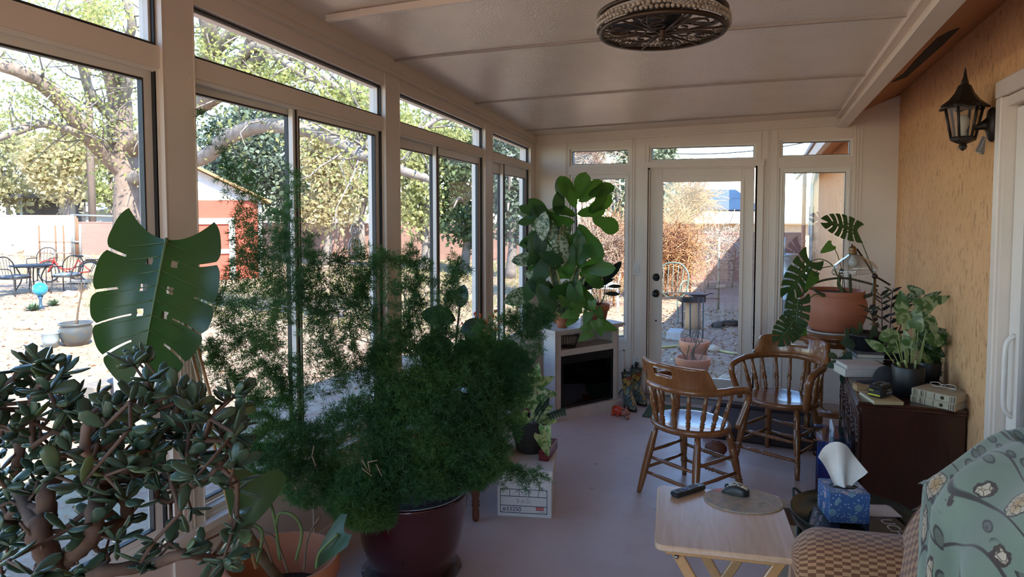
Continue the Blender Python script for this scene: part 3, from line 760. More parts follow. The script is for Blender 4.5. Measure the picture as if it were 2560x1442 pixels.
b = MB(); b.sheet(lambda u, v: msh(u, v, 0), 24, 16); b.prism([(-.05 + .1 * i / 12, -.026 * (1 - abs(2 * i / 12 - 1) ** 3) ** .5) for i in range(13)] + [(.05 - .1 * i / 12, .026 * (1 - abs(2 * i / 12 - 1) ** 3) ** .5) for i in range(13)], .0003, .004)
part('body', b, blackp, t)
b = MB(); b.sheet(lambda u, v: (lambda p: (p[0], p[1] * 1.0, p[2] + .0012))(msh(.03 + .92 * u, .27 + .46 * v, 1)), 24, 12); part('top_cover', b, mousemat(), t)
b = MB(); b.lathe([(.010, -.003), (.010, .003)], n=14, M=Matrix.Translation((-.030, 0, .021)) @ Matrix.Rotation(pi / 2, 4, 'X')); part('scroll_wheel', b, blackp, t)
ra = atz(1683, 1243, TT); rb = atz(1757, 1220, TT); rd = (rb - ra); rc = (ra + rb) / 2
t = thing('remote_control', 'black television remote control lying on the pine folding table', 'remote control', (rc.x, rc.y, TT), math.atan2(rd.y, rd.x))
Lr = max(.135, min(.165, rd.length)); b = MB(); slab(b, Lr, .042, .012, .0005, .019, .005); part('body', b, blackp, t)
btn = mat('grey_buttons', (.16, .16, .18), .5); prp = mat('violet_pad', (.09, .07, .22), .4)
for i in range(3):
    for j in (-1, 0, 1):
        b = MB(); b.box((.012 + i * .012, j * .011, .0195), (.007, .007, .002), ch=.0008); part('button', b, btn, t)
for j in (-1, 1):
    b = MB(); b.box((.052, j * .008, .0195), (.006, .012, .002), ch=.0008); part('button', b, mat('white_buttons', (.6, .6, .6), .5), t)
b = MB(); b.box((-.018, 0, .0195), (.022, .009, .0022), ch=.001); b.box((-.018, 0, .0195), (.009, .022, .0021), ch=.001); part('direction_pad', b, prp, t)
for i in range(2):
    for j in (-1, 0, 1):
        b = MB(); b.box((-.042 - i * .012, j * .011, .0195), (.008, .006, .002), ch=.0008); part('button', b, btn, t)

# ---- cardboard storage box with lid
A0 = Vector((-1.419, 3.542, 0)); A1 = Vector((-1.112, 3.615, 0)); ang = math.atan2((A1 - A0).y, (A1 - A0).x)
t = thing('storage_box', 'white cardboard file storage box standing on the floor, printed number on its front', 'box', (A0.x, A0.y, 0), ang)
cardw = mat('white_cardboard', (.66, .61, .58), .7, (.60, .55, .52), 6)
BW, BD, BH = 0.315, 0.375, 0.262
b = MB(); b.bb(0.006, BW - .006, .006, BD - .006, 0, BH, ch=.003); part('box_body', b, cardw, t)
b = MB(); b.bb(-.001, BW + .001, -.001, BD + .001, BH - .055, BH + .006, ch=.003); part('lid', b, mat('stained_lid', (.66, .60, .56), .7, (.50, .33, .20), 4.0, lo=.50, hi=.62), t)
ink = mat('navy_ink', (.012, .018, .05), .6); redm = mat('red_print', (.6, .02, .03), .5); whitem = mat('white_print', (.8, .8, .8), .6)
b = MB(); y = .0055
FX = frame_matrix((0, y, 0), (1, 0, 0), None or (0, 0, 1), (0, -1, 0))
def fr(x0, x1, z0, z1, m=0): b.bb(x0, x1, y - .0008, y + .001, z0, z1, m)
x0, x1, z0, z1 = .022, .285, .022, .158
fr(x0 + .008, x1 - .008, z1 - .003, z1); fr(x0 + .008, x1 - .008, z0, z0 + .003); fr(x0, x0 + .003, z0 + .008, z1 - .008); fr(x1 - .003, x1, z0 + .008, z1 - .008)
for cx, cz, a0 in ((x0 + .008, z1 - .008, 90), (x1 - .008, z1 - .008, 0), (x0 + .008, z0 + .008, 180), (x1 - .008, z0 + .008, 270)):
    for k in range(4):
        a = radians(a0 + 11 + 22.5 * k); b.box((cx + .0065 * cos(a), y, cz + .0065 * sin(a)), (.0045, .0016, .0045))
fr(x0, x1, .115, .118); fr(x0, x1, .062, .065)
for x in (.075, .128, .182, .234): fr(x, x + .0025, .118, z1)
textmesh('#33250', .034, Matrix.Translation((.088, y - .001, .043)) @ Matrix.Rotation(pi / 2, 4, 'X'), b, 0)
fr(.222, .265, .042, .060, 1)
textmesh('STAPLES', .0095, Matrix.Translation((.2435, y - .0015, .051)) @ Matrix.Rotation(pi / 2, 4, 'X'), b, 2)
textmesh('that was easy', .006, Matrix.Translation((.254, y - .001, .034)) @ Matrix.Rotation(pi / 2, 4, 'X'), b, 0)
part('front_print', b, [ink, redm, whitem], t, label='navy printed form lines and number with a red logo patch')
b = MB()
for pts in ([(.118, .105), (.118, .080)], [(.112, .103), (.128, .100), (.131, .090), (.118, .080)], [(.138, .078), (.150, .104), (.160, .078)], [(.142, .088), (.158, .088)], [(.172, .103), (.172, .079)], [(.166, .103), (.186, .099), (.190, .088), (.172, .079)]):
    b.tube([(x, y - .0006, z) for x, z in pts], .0009, 4)
part('handwriting', b, mat('faded_red_pen', (.36, .2, .22), .7), t, label='faded handwritten DAD')
BTOP = BH + .006
# red bevelled box on the lid
b = MB(); q0 = atz(1352, 1162, BTOP); q1 = atz(1388, 1112, BTOP); dv = (q1 - q0); MM = Matrix.Translation(((q0 + q1) / 2).to_tuple()) @ Matrix.Rotation(math.atan2(dv.y, dv.x), 4, 'Z')
t = thing('red_box', 'small long dark red metal box on the lid of the white cardboard box', 'box', ((q0 + q1) / 2).to_tuple(), math.atan2(dv.y, dv.x))
redtin = mat('red_tin', (.18, .012, .014), .35, (.13, .01, .012), 20)
b.bb(-.115, .115, -.029, .029, .0, .046, ch=.004); part('box_body', b, redtin, t)
b = MB(); b.bb(-.117, .117, -.031, .031, .046, .062, ch=.006); b.bb(-.10, -.02, -.02, .02, .062, .064); part('lid', b, redtin, t)

# ---- wooden table with turned legs under the window, mostly hidden behind the fern
t = thing('plant_table', 'reddish wooden table with turned legs behind the fern in the red pot', 'table', (-1.775, 3.87, 0), radians(0))
tw = woodmat('cherry_stain', (.20, .065, .025), (.12, .035, .015), .3, 2, 5, .3)
b = MB(); slab(b, .61, .93, .02, .46, .485, .005); part('tabletop', b, tw, t)
for q in ((-.27, .27, -.43, -.41), (-.27, .27, .41, .43), (-.285, -.265, -.42, .42), (.265, .285, -.42, .42)):
    b = MB(); b.bb(q[0], q[1], q[2], q[3], .39, .46); part('apron', b, tw, t)
for x in (-.272, .272):
    for yy in (-.42, .42):
        b = MB(); b.turned((x, yy, 0), (x, yy, .46), [(0, .014), (.03, .02), (.12, .021), (.16, .017), (.19, .024), (.215, .017), (.235, .024), (.26, .018), (.35, .026), (.55, .026), (.75, .020), (.78, .028), (.82, .02), (.85, .026), (1, .026)], 12); part('leg', b, tw, t)

# ---- corner electric fireplace
A = Vector((-1.612, 5.313)); B = Vector((-1.225, 5.86)); u = (B - A).normalized(); n = Vector((u.y, -u.x)); W = (B - A).length
t = thing('electric_fireplace', 'white corner electric fireplace with a black firebox standing in the corner', 'fireplace', (A.x, A.y, 0), math.atan2(u.y, u.x))
fpw = mat('white_laminate', (.64, .58, .54), .45); fpd = mat('firebox_black', (.006, .006, .007), .12); fpi = mat('firebox_inner', (.02, .014, .012), .5)
b = MB()
# local: x along the front, y into the corner
def fpoly(e): return [(-e, -e), (W + e, -e), (W + e, .14), (W * .5 + .12, .44), (W * .5 - .12, .44), (-e, .14)]
b.bb(0, .052, 0, .02, .075, .70); b.bb(W - .052, W, 0, .02, .075, .70); b.bb(.05, W - .05, 0, .02, .515, .565); b.bb(.05, W - .05, 0, .02, .685, .70)
for p0, p1 in (((W, 0), (W, .14)), ((W, .14), (W * .5 + .12, .44)), ((W * .5 + .12, .44), (W * .5 - .12, .44)), ((W * .5 - .12, .44), (0, .14)), ((0, .14), (0, 0))): 
    b.bar((p0[0], p0[1], .36), (p1[0], p1[1], .36), .014, .68, up=(0, 0, 1))
b.bb(.012, W - .012, .01, .20, .548, .565); b.bb(.10, W - .10, .19, .20, .56, .70)
part('cabinet', b, fpw, t)
b = MB(); b.prism(fpoly(.030), .70, .712); b.prism(fpoly(.042), .712, .736); part('top', b, fpw, t)
b = MB(); b.prism([(-.025, -.035), (W + .025, -.035), (W + .025, .14), (-.025, .14)], 0, .062); b.prism([(-.018, -.026), (W + .018, -.026), (W + .018, .13), (-.018, .13)], .062, .078); part('plinth', b, fpw, t)
b = MB(); xr_ = [(.052, W - .052, .09, .105), (.052, W - .052, .49, .515), (.052, .075, .09, .515), (W - .075, W - .052, .09, .515), (.075, W - .075, .445, .49)]
for q in xr_: b.bb(q[0], q[1], .002, .022, q[2], q[3])
b.bb(.06, W - .06, .10, .12, .09, .5, 1)
part('firebox', b, [mat('firebox_frame', (.008, .008, .009), .35), fpi], t)
b = MB(); b.bb(.075, W - .075, .012, .016, .105, .445); part('firebox_glass', b, glassmat('smoked_glass', (.22, .2, .2), 1.2), t)
b = MB()
for k in range(7):
    a = Vector((.12 + .065 * k, .06 + .02 * (k % 2), .125 + .018 * (k % 3))); b.tube([a, a + Vector((.11, .02 - .03 * (k % 2), .015))], [.02, .017], 8)
part('logs', b, mat('fake_logs', (.10, .08, .07), .9), t, label='grey imitation logs')
b = MB(); b.bb(W - .165, W - .145, .186, .19, .60, .645, 0); b.bb(W - .14, W - .08, .187, .19, .615, .66, 1); b.box((W - .155, .184, .63), (.006, .004, .016), 0); part('control_label', b, [blackp, mat('label_white', (.55, .55, .6), .6)], t)
FT = .736
# wire basket in the niche
c = A + u * .19 - n * .09
t = thing('wire_basket', 'round dark wire basket standing in the niche of the white fireplace', 'basket', (c.x, c.y, .565), 0)
wire = mat('rusty_wire', (.045, .03, .025), .5, metal=.5)
b = MB()
for z, r in ((.002, .068), (.112, .098), (.105, .0965)): b.tube([(r * cos(2 * pi * i / 28), r * sin(2 * pi * i / 28), z) for i in range(28)], .0025, 5, closed=True)
part('rim', b, wire, t)
b = MB()
for k in range(22):
    for s in (-1, 1):
        p = []
        for i in range(9):
            f = i / 8; a = 2 * pi * k / 22 + s * (0.5 if i % 2 else -.5) * 2 * pi / 22 * .5; r = .068 + .03 * f; p.append((r * cos(a), r * sin(a), .002 + .11 * f))
        b.tube(p, .0011, 4)
for k in range(-3, 4): 
    h = (.068 ** 2 - (.02 * k) ** 2) ** .5; b.tube([(.02 * k, -h, .002), (.02 * k, h, .002)], .0012, 4); b.tube([(-h, .02 * k, .002), (h, .02 * k, .002)], .0012, 4)
part('mesh', b, wire, t)
b = MB(); b.tube(spline([(-.06, .078, .112), (.0, .05, .118), (.09, -.02, .107), (.125, -.055, .085)], 16), .003, 6); b.turned((.085, -.015, .108), (.128, -.058, .083), [(0, .004), (.2, .009), (.8, .009), (1, .004)], 8); part('handle', b, wire, t)

# ---- boots, toy, mat by the door
def bootmat():
    m, t_, b_, o = _nodes('boot_print'); v = coords(t_)
    vo = voro(t_, v, 26.0)
    c = ramp(t_, vo.outputs['Color'], [(.15, (.025, .03, .03)), (.35, (.30, .26, .13)), (.5, (.12, .17, .17)), (.65, (.42, .24, .05)), (.8, (.30, .05, .02)), (.92, (.36, .33, .24))], 'CONSTANT')
    e = voro(t_, v, 26.0, 'DISTANCE_TO_EDGE')
    c = mixc(t_, ramp(t_, e.outputs['Distance'], [(.03, (1, 1, 1)), (.07, (0, 0, 0))]), c, (.012, .015, .012))
    t_.links.new(c, b_.inputs['Base Color']); b_.inputs['Roughness'].default_value = .3; return m
bm_ = bootmat(); oliv = mat('olive_rubber', (.035, .04, .02), .4)
def boot(label, loc, rz):
    t = thing('rain_boot', label, 'boot', loc, rz, 'floral rain boots')
    H = .30; b = MB(); N = 20; st = [(0.018, .0, .098, .042), (.05, .0, .10, .043), (.075, -.012, .088, .042), (.10, -.040, .058, .040), (.14, -.052, .046, .040), (.20, -.054, .048, .044), (.26, -.054, .054, .050), (H, -.054, .058, .053)]
    V = []; F = []
    for z, cx, rx, ry in st:
        for i in range(N): a = 2 * pi * i / N; V.append((cx + .02 + rx * cos(a), ry * sin(a) * (1 - .18 * max(0, cos(a)) * (z < .1)), z))
    for j in range(len(st) - 1):
        for i in range(N): F.append((j * N + i, j * N + (i + 1) % N, (j + 1) * N + (i + 1) % N, (j + 1) * N + i))
    b.add(V, F, 0, True); part('shaft', b, bm_, t)
    b = MB(); V2 = []
    for f, z in ((1.03, H - .012), (1.04, H + .004), (.93, H + .004), (.90, H - .05), (.0, H - .10)):
        for i in range(N): a = 2 * pi * i / N; V2.append((-.034 + .058 * f * cos(a), .053 * f * sin(a), z + (.010 * cos(a) if z > H - .03 else 0)))
    F = [(j * N + i, j * N + (i + 1) % N, (j + 1) * N + (i + 1) % N, (j + 1) * N + i) for j in range(4) for i in range(N)]
    b.add(V2, F, 0, True); b.box((-.092, 0, H + .006), (.006, .018, .03), ch=.002); part('cuff', b, oliv, t)
    b = MB(); V3 = []
    for z, f in ((0, .98), (.006, 1.03), (.02, 1.03), (.022, 1.0)):
        for i in range(N): a = 2 * pi * i / N; V3.append((.02 + .099 * f * cos(a), .043 * f * sin(a) * (1 - .18 * max(0, cos(a))), z))
    F = [(j * N + i, j * N + (i + 1) % N, (j + 1) * N + (i + 1) % N, (j + 1) * N + i) for j in range(3) for i in range(N)] + [tuple(range(N))[::-1], tuple(range(3 * N, 4 * N))]
    b.add(V3, F, 0, True); part('sole', b, blackp, t)
p1 = atz(1563, 1026, 0); p2 = atz(1584, 1020, 0)
boot('floral rain boot nearest the white fireplace, with an olive cuff', (p1.x + .02, p1.y + .07, 0), radians(-52))
boot('floral rain boot behind the other one, next to the wall socket', (p2.x + .01, p2.y + .16, 0), radians(-44))
p = atz(1553, 1040, 0)
t = thing('toy_pig', 'orange red plastic toy pig lying on the floor in front of the rain boots', 'toy', (p.x, p.y, 0), radians(-20))
org = mat('orange_plastic', (.62, .055, .02), .25); skin = mat('toy_pink', (.42, .16, .10), .4)
b = MB(); b.ball((-.035, 0, .042), (.055, .040, .040), 16); part('body', b, org, t)
b = MB(); b.ball((.035, 0, .038), (.036, .034, .032), 14); b.lathe([(.014, 0), (.015, .012), (.012, .014)], n=12, M=Matrix.Translation((.066, 0, .036)) @ Matrix.Rotation(pi / 2, 4, 'Y')); part('head', b, skin, t)
for s in (-1, 1):
    b = MB(); b.tube([(.03, s * .02, .062), (.038, s * .03, .085)], [.012, .002], 6); part('ear', b, skin, t)
for x in (-.065, -.015):
    for s in (-1, 1):
        b = MB(); b.tube([(x, s * .022, .03), (x, s * .026, .0)], [.013, .011], 8); part('leg', b, org, t)
b = MB(); b.tube([(.045, -.02, .02), (.095, -.05, .010)], [.010, .013], 8); part('arm', b, skin, t)
gm = mat('green_mat', (.10, .14, .075), .95, (.05, .075, .035), 60, bmp=.8, bs=220, bd=.006)
b = MB(); c = atz(1700, 1032, 0); b.bb(-.98, -.50, 5.66, 6.05, 0.001, 0.014, ch=.004); 
solo('door_mat', b, gm, 'green woven door mat on the floor at the white door', 'door mat')
# low dark brown dog bed with raised rim
t = thing('dog_bed', 'low dark brown rectangular pet bed on the floor behind the two wooden chairs', 'pet bed', (-.07, 5.62, 0), radians(-4))
bro = mat('brown_fleece', (.05, .024, .018), .9, (.035, .016, .013), 18, bmp=.4, bs=80); brd = mat('brown_edge', (.035, .016, .013), .7)
b = MB(); b.bb(-.36, .36, -.31, .31, .0, .075, ch=.02); part('cushion', b, bro, t)
b = MB(); b.bb(-.37, .37, -.335, -.30, 0, .10, ch=.014); b.bb(-.37, .37, .30, .335, 0, .10, ch=.014); b.bb(-.385, -.35, -.32, .32, 0, .10, ch=.014); b.bb(.35, .385, -.32, .32, 0, .10, ch=.014); part('rim', b, brd, t)
p = atz(1788, 1146, 0)
b = MB(); b.ball((p.x, p.y + .05, .055), (.075, .05, .054), 20); b.bb(p.x - .03, p.x + .03, p.y + .045, p.y + .055, .104, .112, ch=.002)
solo('ball', b, mat('orange_leather', (.19, .055, .025), .5, bmp=.3, bs=120), 'brown orange leather ball on the floor under the front wooden chair', 'ball')

# ---- sockets, switch, cord
b0 = mat('outlet_white', (.72, .68, .65), .4)
def outlet(x, z, label):
    t = thing('wall_outlet', label, 'outlet', (x, YI, z))
    b = MB(); b.bb(-.036, .036, -.006, 0, -.058, .058, ch=.003); part('cover_plate', b, b0, t)
    for dz in (-.021, .021):
        b = MB(); b.bb(-.016, .016, -.008, -.005, dz - .015, dz + .015, 0, ch=.003)
        for dx in (-.006, .006): b.bb(dx - .001, dx + .001, -.0086, -.0078, dz - .002, dz + .006, 1)
        b.lathe([(.0025, 0), (.0025, .0012)], n=8, m=1, M=Matrix.Translation((0, -.0078, dz - .008)) @ Matrix.Rotation(pi / 2, 4, 'X')); part('socket', b, [b0, blackp], t)
outlet(-1.135, .325, 'white wall outlet with a black plug beside the rain boots')
outlet(-.02, .335, 'white wall outlet on the post between the door and the dark cabinet')
t = thing('light_switch', 'white rocker light switch on the post left of the door', 'switch', (-1.135, YI, 1.16))
b = MB(); b.bb(-.037, .037, -.006, 0, -.058, .058, ch=.003); part('cover_plate', b, b0, t)
b = MB(); b.bb(-.016, .016, -.011, -.005, -.033, .033, ch=.003); part('rocker', b, b0, t)
t = thing('power_cord', 'black power cord plugged into the wall outlet beside the rain boots', 'cord', (-1.135, YI - .008, .303))
b = MB(); b.tube([(0, 0, 0), (0, -.012, 0), (0, -.03, -.01), (0, -.034, -.04)], [.017, .019, .016, .007], 10); part('plug', b, blackp, t)
b = MB(); b.tube(spline([(-1.135, YI - .042, .262), (-1.14, YI - .045, .18), (-1.17, YI - .035, .11), (-1.25, YI - .03, .07), (-1.30, YI - .03, .0065)], 24), .0045, 6); part('cable', b, blackp, t, world=True)

# ---- dark cabinet against the house wall
CX0, CX1, CY0, CY1, CT = .425, .900, 3.925, 5.05, .73
t = thing('cabinet', 'dark mahogany stereo cabinet with arched doors against the orange stucco wall', 'cabinet', (CX0, CY0, 0))
b = MB(); b.bb(CX0 + .02, CX1, CY0 + .02, CY1 - .02, .05, CT - .03); b.bb(CX0 + .012, CX1 - .005, CY0 + .01, CY1 - .01, CT - .06, CT - .03); b.bb(CX0 + .035, CX1 - .02, CY0 + .035, CY1 - .035, 0, .05); part('carcass', b, cabwood, t, world=True)
b = MB(); b.bb(CX0 - .012, CX1, CY0 - .012, CY1 + .012, CT - .030, CT - .016, ch=.005); b.bb(CX0 - .004, CX1, CY0 - .004, CY1 + .004, CT - .018, CT, ch=.004); part('top', b, cabwood, t, world=True)
nd = 4; dw = (CY1 - CY0 - .08) / nd
for k in range(nd):
    ya = CY0 + .04 + k * dw; yb = ya + dw - .012; d = MB(); x = CX0 + .02
    d.bb(x - .016, x, ya, yb, .09, CT - .075, ch=.003); do = part('door', d, cabwood, t, world=True)
    d = MB(); yc = (ya + yb) / 2; hw = (yb - ya) / 2 - .035; pl = [(yc - hw, .13), (yc + hw, .13), (yc + hw, .48)] + [(yc + hw * cos(radians(a)), .48 + .12 * sin(radians(a)) ** .8) for a in range(15, 180, 15)] + [(yc - hw, .48)]
    for (a0, z0_), (a1, z1_) in zip(pl, pl[1:] + pl[:1]): d.tube([(x - .017, a0, z0_), (x - .017, a1, z1_)], .006, 6)
    part('arch_moulding', d, cabwood, do, world=True)
    d = MB(); d.lathe([(.004, 0), (.004, .012), (.010, .016), (.010, .022), (.005, .026)], n=10, M=Matrix.Translation((x - .016, ya + .022, .40)) @ Matrix.Rotation(-pi / 2, 4, 'Y')); part('knob', d, mat('old_brass', (.25, .17, .07), .35, metal=1), do, world=True)
# ================================================================== plants
def unit(v): return v / np.maximum(np.linalg.norm(v, axis=-1, keepdims=True), 1e-9)
def leafmap(kind, nx=10, ny=4):
    """flat leaf: x 0..1 along, y -1..1 across; returns V, F"""
    prof = {'oval': lambda t: (4 * t * (1 - t)) ** .75 * 0.5, 'heart': lambda t: 0.56 * (1 - t) ** .62 * min(1, t * 9 + .35) ** .5 * (1.02 - .1 * t),
            'fiddle': lambda t: 0.5 * (sin(pi * min(1, t * 1.0)) ** .55) * (0.60 + .42 * t ** 1.5) * (1 - .22 * math.exp(-((t - .38) / .14) ** 2)),
            'strap': lambda t: 0.5 * min(1, .75 + t) * (1 - t ** 4) ** .9, 'lance': lambda t: 0.5 * (sin(pi * t ** .8)) ** .9, 'obov': lambda t: .5 * (sin(pi * t ** 1.5)) ** .7}[kind]
    V = []; F = []
    for i in range(nx + 1):
        t = i / nx; w = max(prof(t), .004)
        for j in range(-ny, ny + 1):
            f = j / ny; x = t
            if kind == 'heart': x = t - .16 * (abs(f) ** 1.5) * max(0, 1 - t * 3.2)
            V.append((x, f * w, 0))
    n = 2 * ny + 1
    for i in range(nx):
        for j in range(n - 1): F.append((i * n + j, i * n + j + 1, (i + 1) * n + j + 1, (i + 1) * n + j))
    return np.array(V), np.array(F)
LEAVES = {k: leafmap(k, *( (8, 2) if k in ('lance', 'obov') else (10, 3))) for k in ('oval', 'heart', 'fiddle', 'strap', 'lance', 'obov')}
def monstera_leaf(nv=54, nu=14, lobes=6, cut=.46, gap=.075):
    V = []; F = []; ix = {}
    for s in (-1, 1):
        for i in range(nv + 1):
            v = i / nv
            for j in range(nu + 1):
                u = j / nu
                w = 0.50 * (max(1e-4, 1 - ((v - .36) / .66) ** 2)) ** .62
                ph = (v * lobes) % 1.0; edge = 1 - .10 * (abs(2 * ph - 1)) ** 4
                fwd = -0.30 * max(0, .38 - v) * 2.2 + .16 * v
                x = v + u * u * fwd * .9 + u * .10 * (v - .1); y = s * u * w * edge
                ix[(s, i, j)] = len(V); V.append((x, y, 0))
    for s in (-1, 1):
        for i in range(nv):
            v = (i + .5) / nv; ph = (v * lobes + .5) % 1.0; slit = abs(ph - .5) < gap and .12 < v < .97
            hole = abs(ph - .5) < .14 and .15 < v < .75
            for j in range(nu):
                u = (j + .5) / nu
                if slit and u > (cut if v < .5 else cut * .62): continue
                if hole and .17 < u < .30: continue
                q = (ix[(s, i, j)], ix[(s, i, j + 1)], ix[(s, i + 1, j + 1)], ix[(s, i + 1, j)])
                F.append(q if s > 0 else q[::-1])
    return np.array(V), np.array(F)
LEAVES['monstera'] = monstera_leaf()
LEAVES['monstera_whole'] = monstera_leaf(72, 18, 5, .66, .045)
def put_leaf(mb, kind, base, tip, nrm, W, bend=.15, fold=.12, m=0, wave=.0, twist=0.0):
    """leaf from base to tip; W full width in metres; bend: droop of the tip away from the normal; fold: raised sides"""
    base = np.array(base, float); tip = np.array(tip, float); d = tip - base; L = np.linalg.norm(d); d = d / L
    n = np.array(nrm, float); n = n - d * n.dot(d)
    if np.linalg.norm(n) < 1e-6: n = np.array((0, 0, 1.0)) - d * d[2]
    n = n / np.linalg.norm(n); y = np.cross(n, d)
    V, F = LEAVES[kind]
    x = V[:, 0]; w = V[:, 1] * W
    z = L * bend * (.25 - (x - .5) ** 2) + np.abs(w) * fold + wave * L * np.sin(x * 9 + np.sign(w) * 1.3) * np.abs(V[:, 1])
    z = z - np.abs(w) ** 2 / max(W, 1e-6) * fold * 1.6
    P_ = base + np.outer(x * L, d) + np.outer(w, y) + np.outer(z, n)
    mb.add(P_, F, m, True)
TOCAM = -np.array(CF)
RT = np.array(CR); UP = np.array(CU)
def camleaf(mb, kind, px, py, d, Lpx, ang, Wpx, tilt=(0, 0), m=0, bend=.15, fold=.12, wave=0.0, dep=0.0):
    """leaf hung at its real distance d; base at the pixel point, length Lpx, direction ang degrees"""
    b0 = np.array(P(px, py, d)); s = d / FPX
    dr = RT * cos(radians(ang)) + UP * sin(radians(ang)) - np.array(CF) * dep
    tip = b0 + dr * Lpx * s
    n = TOCAM + RT * tilt[0] + UP * tilt[1]
    put_leaf(mb, kind, b0, tip, n, Wpx * s, bend, fold, m, wave)
    return b0
def needles(mb, C, D, k, L, w, bias=.6, m=0, rng=RNG):
    C = np.asarray(C); D = np.asarray(D); n = len(C)
    r = unit(rng.normal(size=(n, k, 3))); d = unit(r + D[:, None, :] * bias)
    l = L * rng.uniform(.7, 1.25, (n, k, 1)); a = unit(np.cross(d, rng.normal(size=(n, k, 3)))) * w / 2
    b0 = np.repeat(C[:, None, :], k, 1); mid = b0 + d * l * .5; tip = b0 + d * l
    V = np.stack([b0, mid + a, tip, mid - a], 2).reshape(-1, 3)
    F = np.arange(n * k * 4).reshape(-1, 4)
    mb.add(V, F, m, False)
def leafcloud(mb, C, size, rng=RNG, m=0, flat=0.0, asp=.55):
    """many small leaves: one quad each, random attitude"""
    C = np.asarray(C); n = len(C); d = unit(rng.normal(size=(n, 3)) * (1, 1, 1 - flat)); e = unit(np.cross(d, rng.normal(size=(n, 3))))
    s = size * rng.uniform(.6, 1.3, (n, 1)); a = d * s; b_ = e * s * asp * .5
    V = np.stack([C, C + a * .5 + b_, C + a, C + a * .5 - b_], 1).reshape(-1, 3)
    mb.add(V, np.arange(n * 4).reshape(-1, 4), m, False)
def skeleton(root, attract, bias=(0, 0, 0), jit=.0):
    """branches grown from root nodes to every attractor; returns positions, parents, loads"""
    pos = [np.array(p, float) for p in root]; par = [-1] + list(range(len(root) - 1)); todo = [np.array(a, float) for a in attract]
    T = np.array(todo); best = np.full(len(T), 1e9); who = np.zeros(len(T), int)
    def upd(i):
        d = np.linalg.norm(T - pos[i], axis=1); k = d < best; best[k] = d[k]; who[k] = i
    for i in range(len(pos)): upd(i)
    done = np.zeros(len(T), bool)
    for _ in range(len(T)):
        b_ = np.where(done, 1e9, best); i = int(b_.argmin()); done[i] = True
        pos.append(T[i]); par.append(int(who[i])); upd(len(pos) - 1)
    n = len(pos); load = np.ones(n)
    order = list(range(n))
    ch = [[] for _ in range(n)]
    for i in range(n):
        if par[i] >= 0: ch[par[i]].append(i)
    def go(i):
        st = [(i, 0)]; out = []
        while st:
            j, _ = st.pop(); out.append(j); st += [(c, 0) for c in ch[j]]
        return out
    for j in reversed(go(0)):
        load[j] = 1 + sum(load[c] for c in ch[j])
    return pos, par, load, ch
def tubes(mb, pos, ch, load, r0, pw=.45, n=6, m=0, rmax=1e9, smooth=True):
    def rad(i): return min(rmax, r0 * load[i] ** pw)
    stack = [(0, None)]
    while stack:
        i, p = stack.pop(); chain = [] if p is None else [p]
        while True:
            chain.append(i)
            if not ch[i]: break
            k = sorted(ch[i], key=lambda c: -load[c]); stack += [(c, i) for c in k[1:]]; i = k[0]
        if len(chain) < 2: continue
        rr = [rad(c) for c in chain]
        if p is not None: rr[0] = rr[1]
        pts = [Vector(pos[c]) for c in chain]
        if len(pts) > 2 and smooth:
            q = spline(pts, 3 * len(pts)); rr2 = np.interp(np.linspace(0, 1, len(q)), np.linspace(0, 1, len(rr)), rr); mb.tube(q, list(rr2), n, m)
        else: mb.tube(pts, rr, n, m)
def pot(t, prof, mt, soil_r, soil_z, name='pot', n=36):
    b = MB(); b.lathe(prof, n=n); part(name, b, mt, t)
    b = MB(); k = 24; rng = np.random.default_rng(3)
    V = [(0, 0, soil_z + .01)]; F = []
    for j in (1, 2, 3):
        for i in range(k): a = 2 * pi * i / k; V.append((soil_r * j / 3 * cos(a), soil_r * j / 3 * sin(a), soil_z + float(rng.uniform(-.006, .008)) * (j < 3)))
    for i in range(k): F.append((0, 1 + i, 1 + (i + 1) % k))
    for j in range(2):
        for i in range(k): F.append((1 + j * k + i, 1 + j * k + (i + 1) % k, 1 + (j + 1) * k + (i + 1) % k, 1 + (j + 1) * k + i)[::-1])
    b.add(V, F, 0, True); part('soil', b, soilm, t)
def potprof(rb, rt, h, rim=.0, rh=.0, th=.008, base=.004):
    p = [(0, 0), (rb, 0), (rb + (rt - rb) * .5, h * .5)]
    if rim: p += [(rt - .002, h - rh - .002), (rt + rim, h - rh), (rt + rim, h - .003), (rt + rim - .003, h)]
    else: p += [(rt, h - .003), (rt - .002, h)]
    p += [(rt - th, h), (rt - th - .004, h - .05 * h - .015), (0, h * .80)]
    return p
soilm = mat('potting_soil', (.030, .020, .015), .95, (.06, .045, .035), 60, bmp=.8, bs=120, bd=.01)
terra = mat('terracotta', (.50, .185, .085), .75, (.42, .15, .07), 6, bmp=.1, bs=60)
terrap = mat('terracotta_plastic', (.46, .165, .09), .55, (.43, .15, .085), 3)
stemg = mat('green_stem', (.10, .16, .04), .5, (.07, .11, .03), 20)
stemb = mat('brown_stem', (.13, .085, .05), .8, (.09, .06, .04), 30)
darkstem = mat('dark_twig', (.035, .028, .018), .8)
blackpot = mat('black_nursery_plastic', (.012, .012, .013), .45)
clearp = glassmat('clear_plastic', (.86, .86, .86), 1.4)

